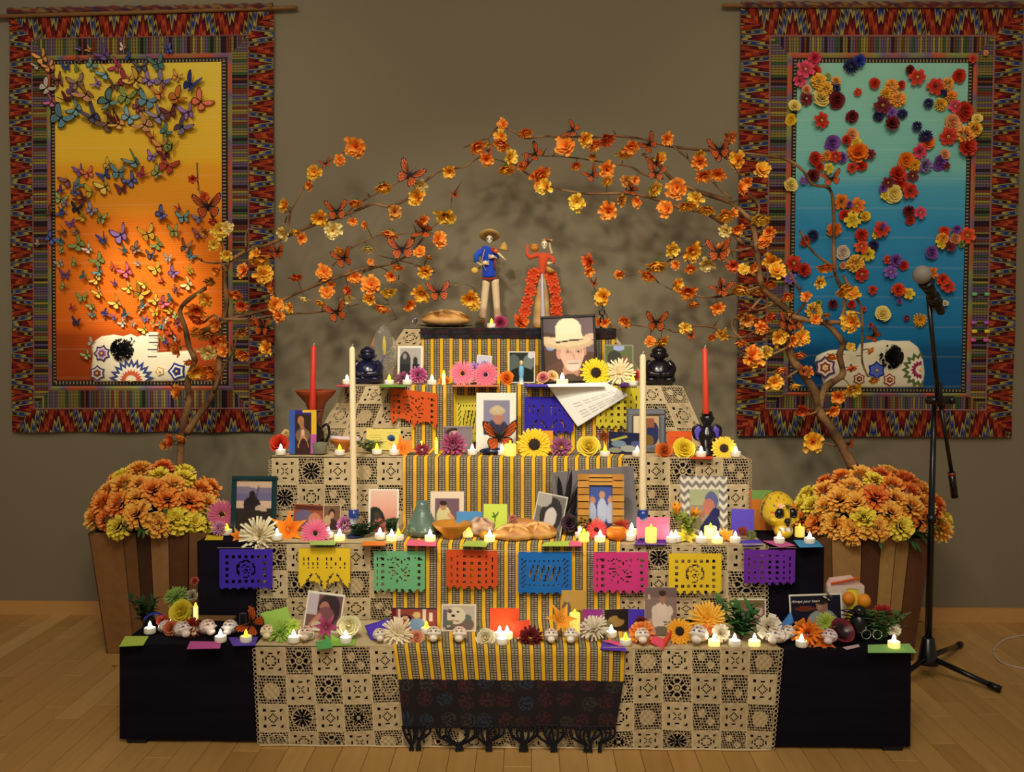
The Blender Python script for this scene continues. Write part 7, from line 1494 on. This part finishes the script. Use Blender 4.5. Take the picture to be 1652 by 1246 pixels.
q = M(); q.tube([(0, 0, 0), (0, 0, .06)], .012, 12, (16, 12, 16)); o = obj('black_sock', q.mesh('black_sock', 'fabric'), None, T(392, 0, .12)); o.hide_render = False; tag(o, 'dark support behind the large standing monarch', 'ornament')
# ================================================================ microphone stand
hx, hy = XA(1497, 3.65, .1), 3.65; root = thing('microphone_stand', 'black tripod boom microphone stand beside the altar', 'microphone stand', (hx, hy, 0)); L = Vector((hx, hy, 0)); BK = (20, 18, 20)
top = U(1507, 652, hy)-L
q = M(); q.tube([Vector((0, 0, .09)), top*.55+Vector((0, 0, .04)), top], [.013, .012, .009], 12, BK); obj('pole', q.mesh('pole', 'gloss', True), root)
q = M(); q.tube([top*.57, top*.60], .017, 12, BK); obj('height_clutch', q.mesh('height_clutch', 'gloss', True), root)
q = M(); q.lathe([(.040, .055), (.034, .075), (.022, .15), (.016, .155)], 14, BK); obj('hub', q.mesh('hub', 'gloss', True), root)
for (fx, fy) in ((G(1613, 1118).x, G(1613, 1118).y), (G(1531, 1040).x+.03, 4.02), (hx-.27, 3.43)):
    e = Vector((fx, fy, .012))-L; q = M(); s0 = Vector((0, 0, .075)); d_ = Vector((e.x, e.y, 0)).normalized()*.025; q.tube([s0+d_, e], [.010, .010], 8, BK); leg = obj('leg', q.mesh('leg', 'gloss', True), root)
    q = M(); dd = (e-s0).normalized(); q.tube([e-dd*.04, e+dd*.004], [.0125, .0135], 10, (14, 12, 14)); obj('rubber_foot', q.mesh('rubber_foot', 'gloss', True), leg)
joint = U(1511, 646, hy-.02)-L
q = M(); q.tube([joint+Vector((-.035, 0, 0)), joint+Vector((.045, 0, 0))], .015, 12, BK); q.ell(joint+Vector((.055, 0, 0)), .016, BK, 10, 8); obj('boom_clamp', q.mesh('boom_clamp', 'gloss', True), root)
m_ = U(1497, 472, hy-.12)-L; j1 = U(1515, 655, hy-.03)-L; low = U(1540, 803, hy+.03)-L; mid = U(1535, 762, hy+.02)-L
q = M(); q.tube([j1, m_], [.0085, .0085], 10, BK); q.tube([j1, U(1514, 618, hy-.04)-L], .014, 10, BK); obj('upper_boom', q.mesh('upper_boom', 'gloss', True), root)
q = M(); q.tube([U(1517, 650, hy-.02)-L, mid], .0075, 10, BK); obj('lower_boom', q.mesh('lower_boom', 'gloss', True), root)
q = M(); q.tube([mid, low], .013, 12, BK); ct = obj('counterweight', q.mesh('counterweight', 'gloss', True), root)
q = M(); q.tube([mid+(low-mid)*.02, mid+(low-mid)*.12], .0138, 12, (150, 40, 30)); obj('red_ring', q.mesh('red_ring', 'gloss', True), ct)
a = U(1487, 442, hy-.20); b_ = U(1519, 505, hy-.10); root = thing('microphone', 'black microphone with silver grille tilted toward altar', 'microphone', b_); d = a-b_
q = M(); q.tube([Vector((0, 0, 0)), d*.03, d*.55, d*.78], [.012, .015, .019, .024], 16, (22, 20, 22)); obj('body', q.mesh('body', 'gloss', True), root)
q = M(); q.ell(d*.98, .032, (140, 134, 124), 20, 14); obj('grille', q.mesh('grille', 'clay', True), root)
q = M(); q.tube([d*.74, d*.80], [.027, .027], 16, (60, 58, 56)); obj('collar', q.mesh('collar', 'metal', True), root)
q = M(); q.tube([m_+L-b_+Vector((0, 0, -.01)), d*.35], [.010, .010], 8, BK); q.tube([d*.25, d*.45], .022, 14, BK); obj('mic_clip', q.mesh('mic_clip', 'gloss', True), root)
# cable and petal on the floor
P = [G(x, y, .003) for x, y in ((1700, 1020), (1652, 1025), (1622, 1032), (1605, 1045), (1604, 1058), (1618, 1070), (1652, 1079), (1710, 1086))]
q = M(); c0 = P[3]; q.tube([v_-c0 for v_ in smoothpath(P, 5)], .003, 6, (206, 190, 180)); o = obj('white_cable', q.mesh('white_cable', 'gloss', True), None, c0); tag(o, 'white cable looping on the floor at right', 'cable')
q = M(); q.petal(.02, .012, .1, 0, 0, .002, .1, (110, 20, 14), None, .2, 3, .2); o = obj('fallen_petal', q.mesh('fallen_petal', 'petal'), None, G(180, 1076, .001)); tag(o, 'tiny red petal fallen on floor left of altar', 'petal')
finish_labels()
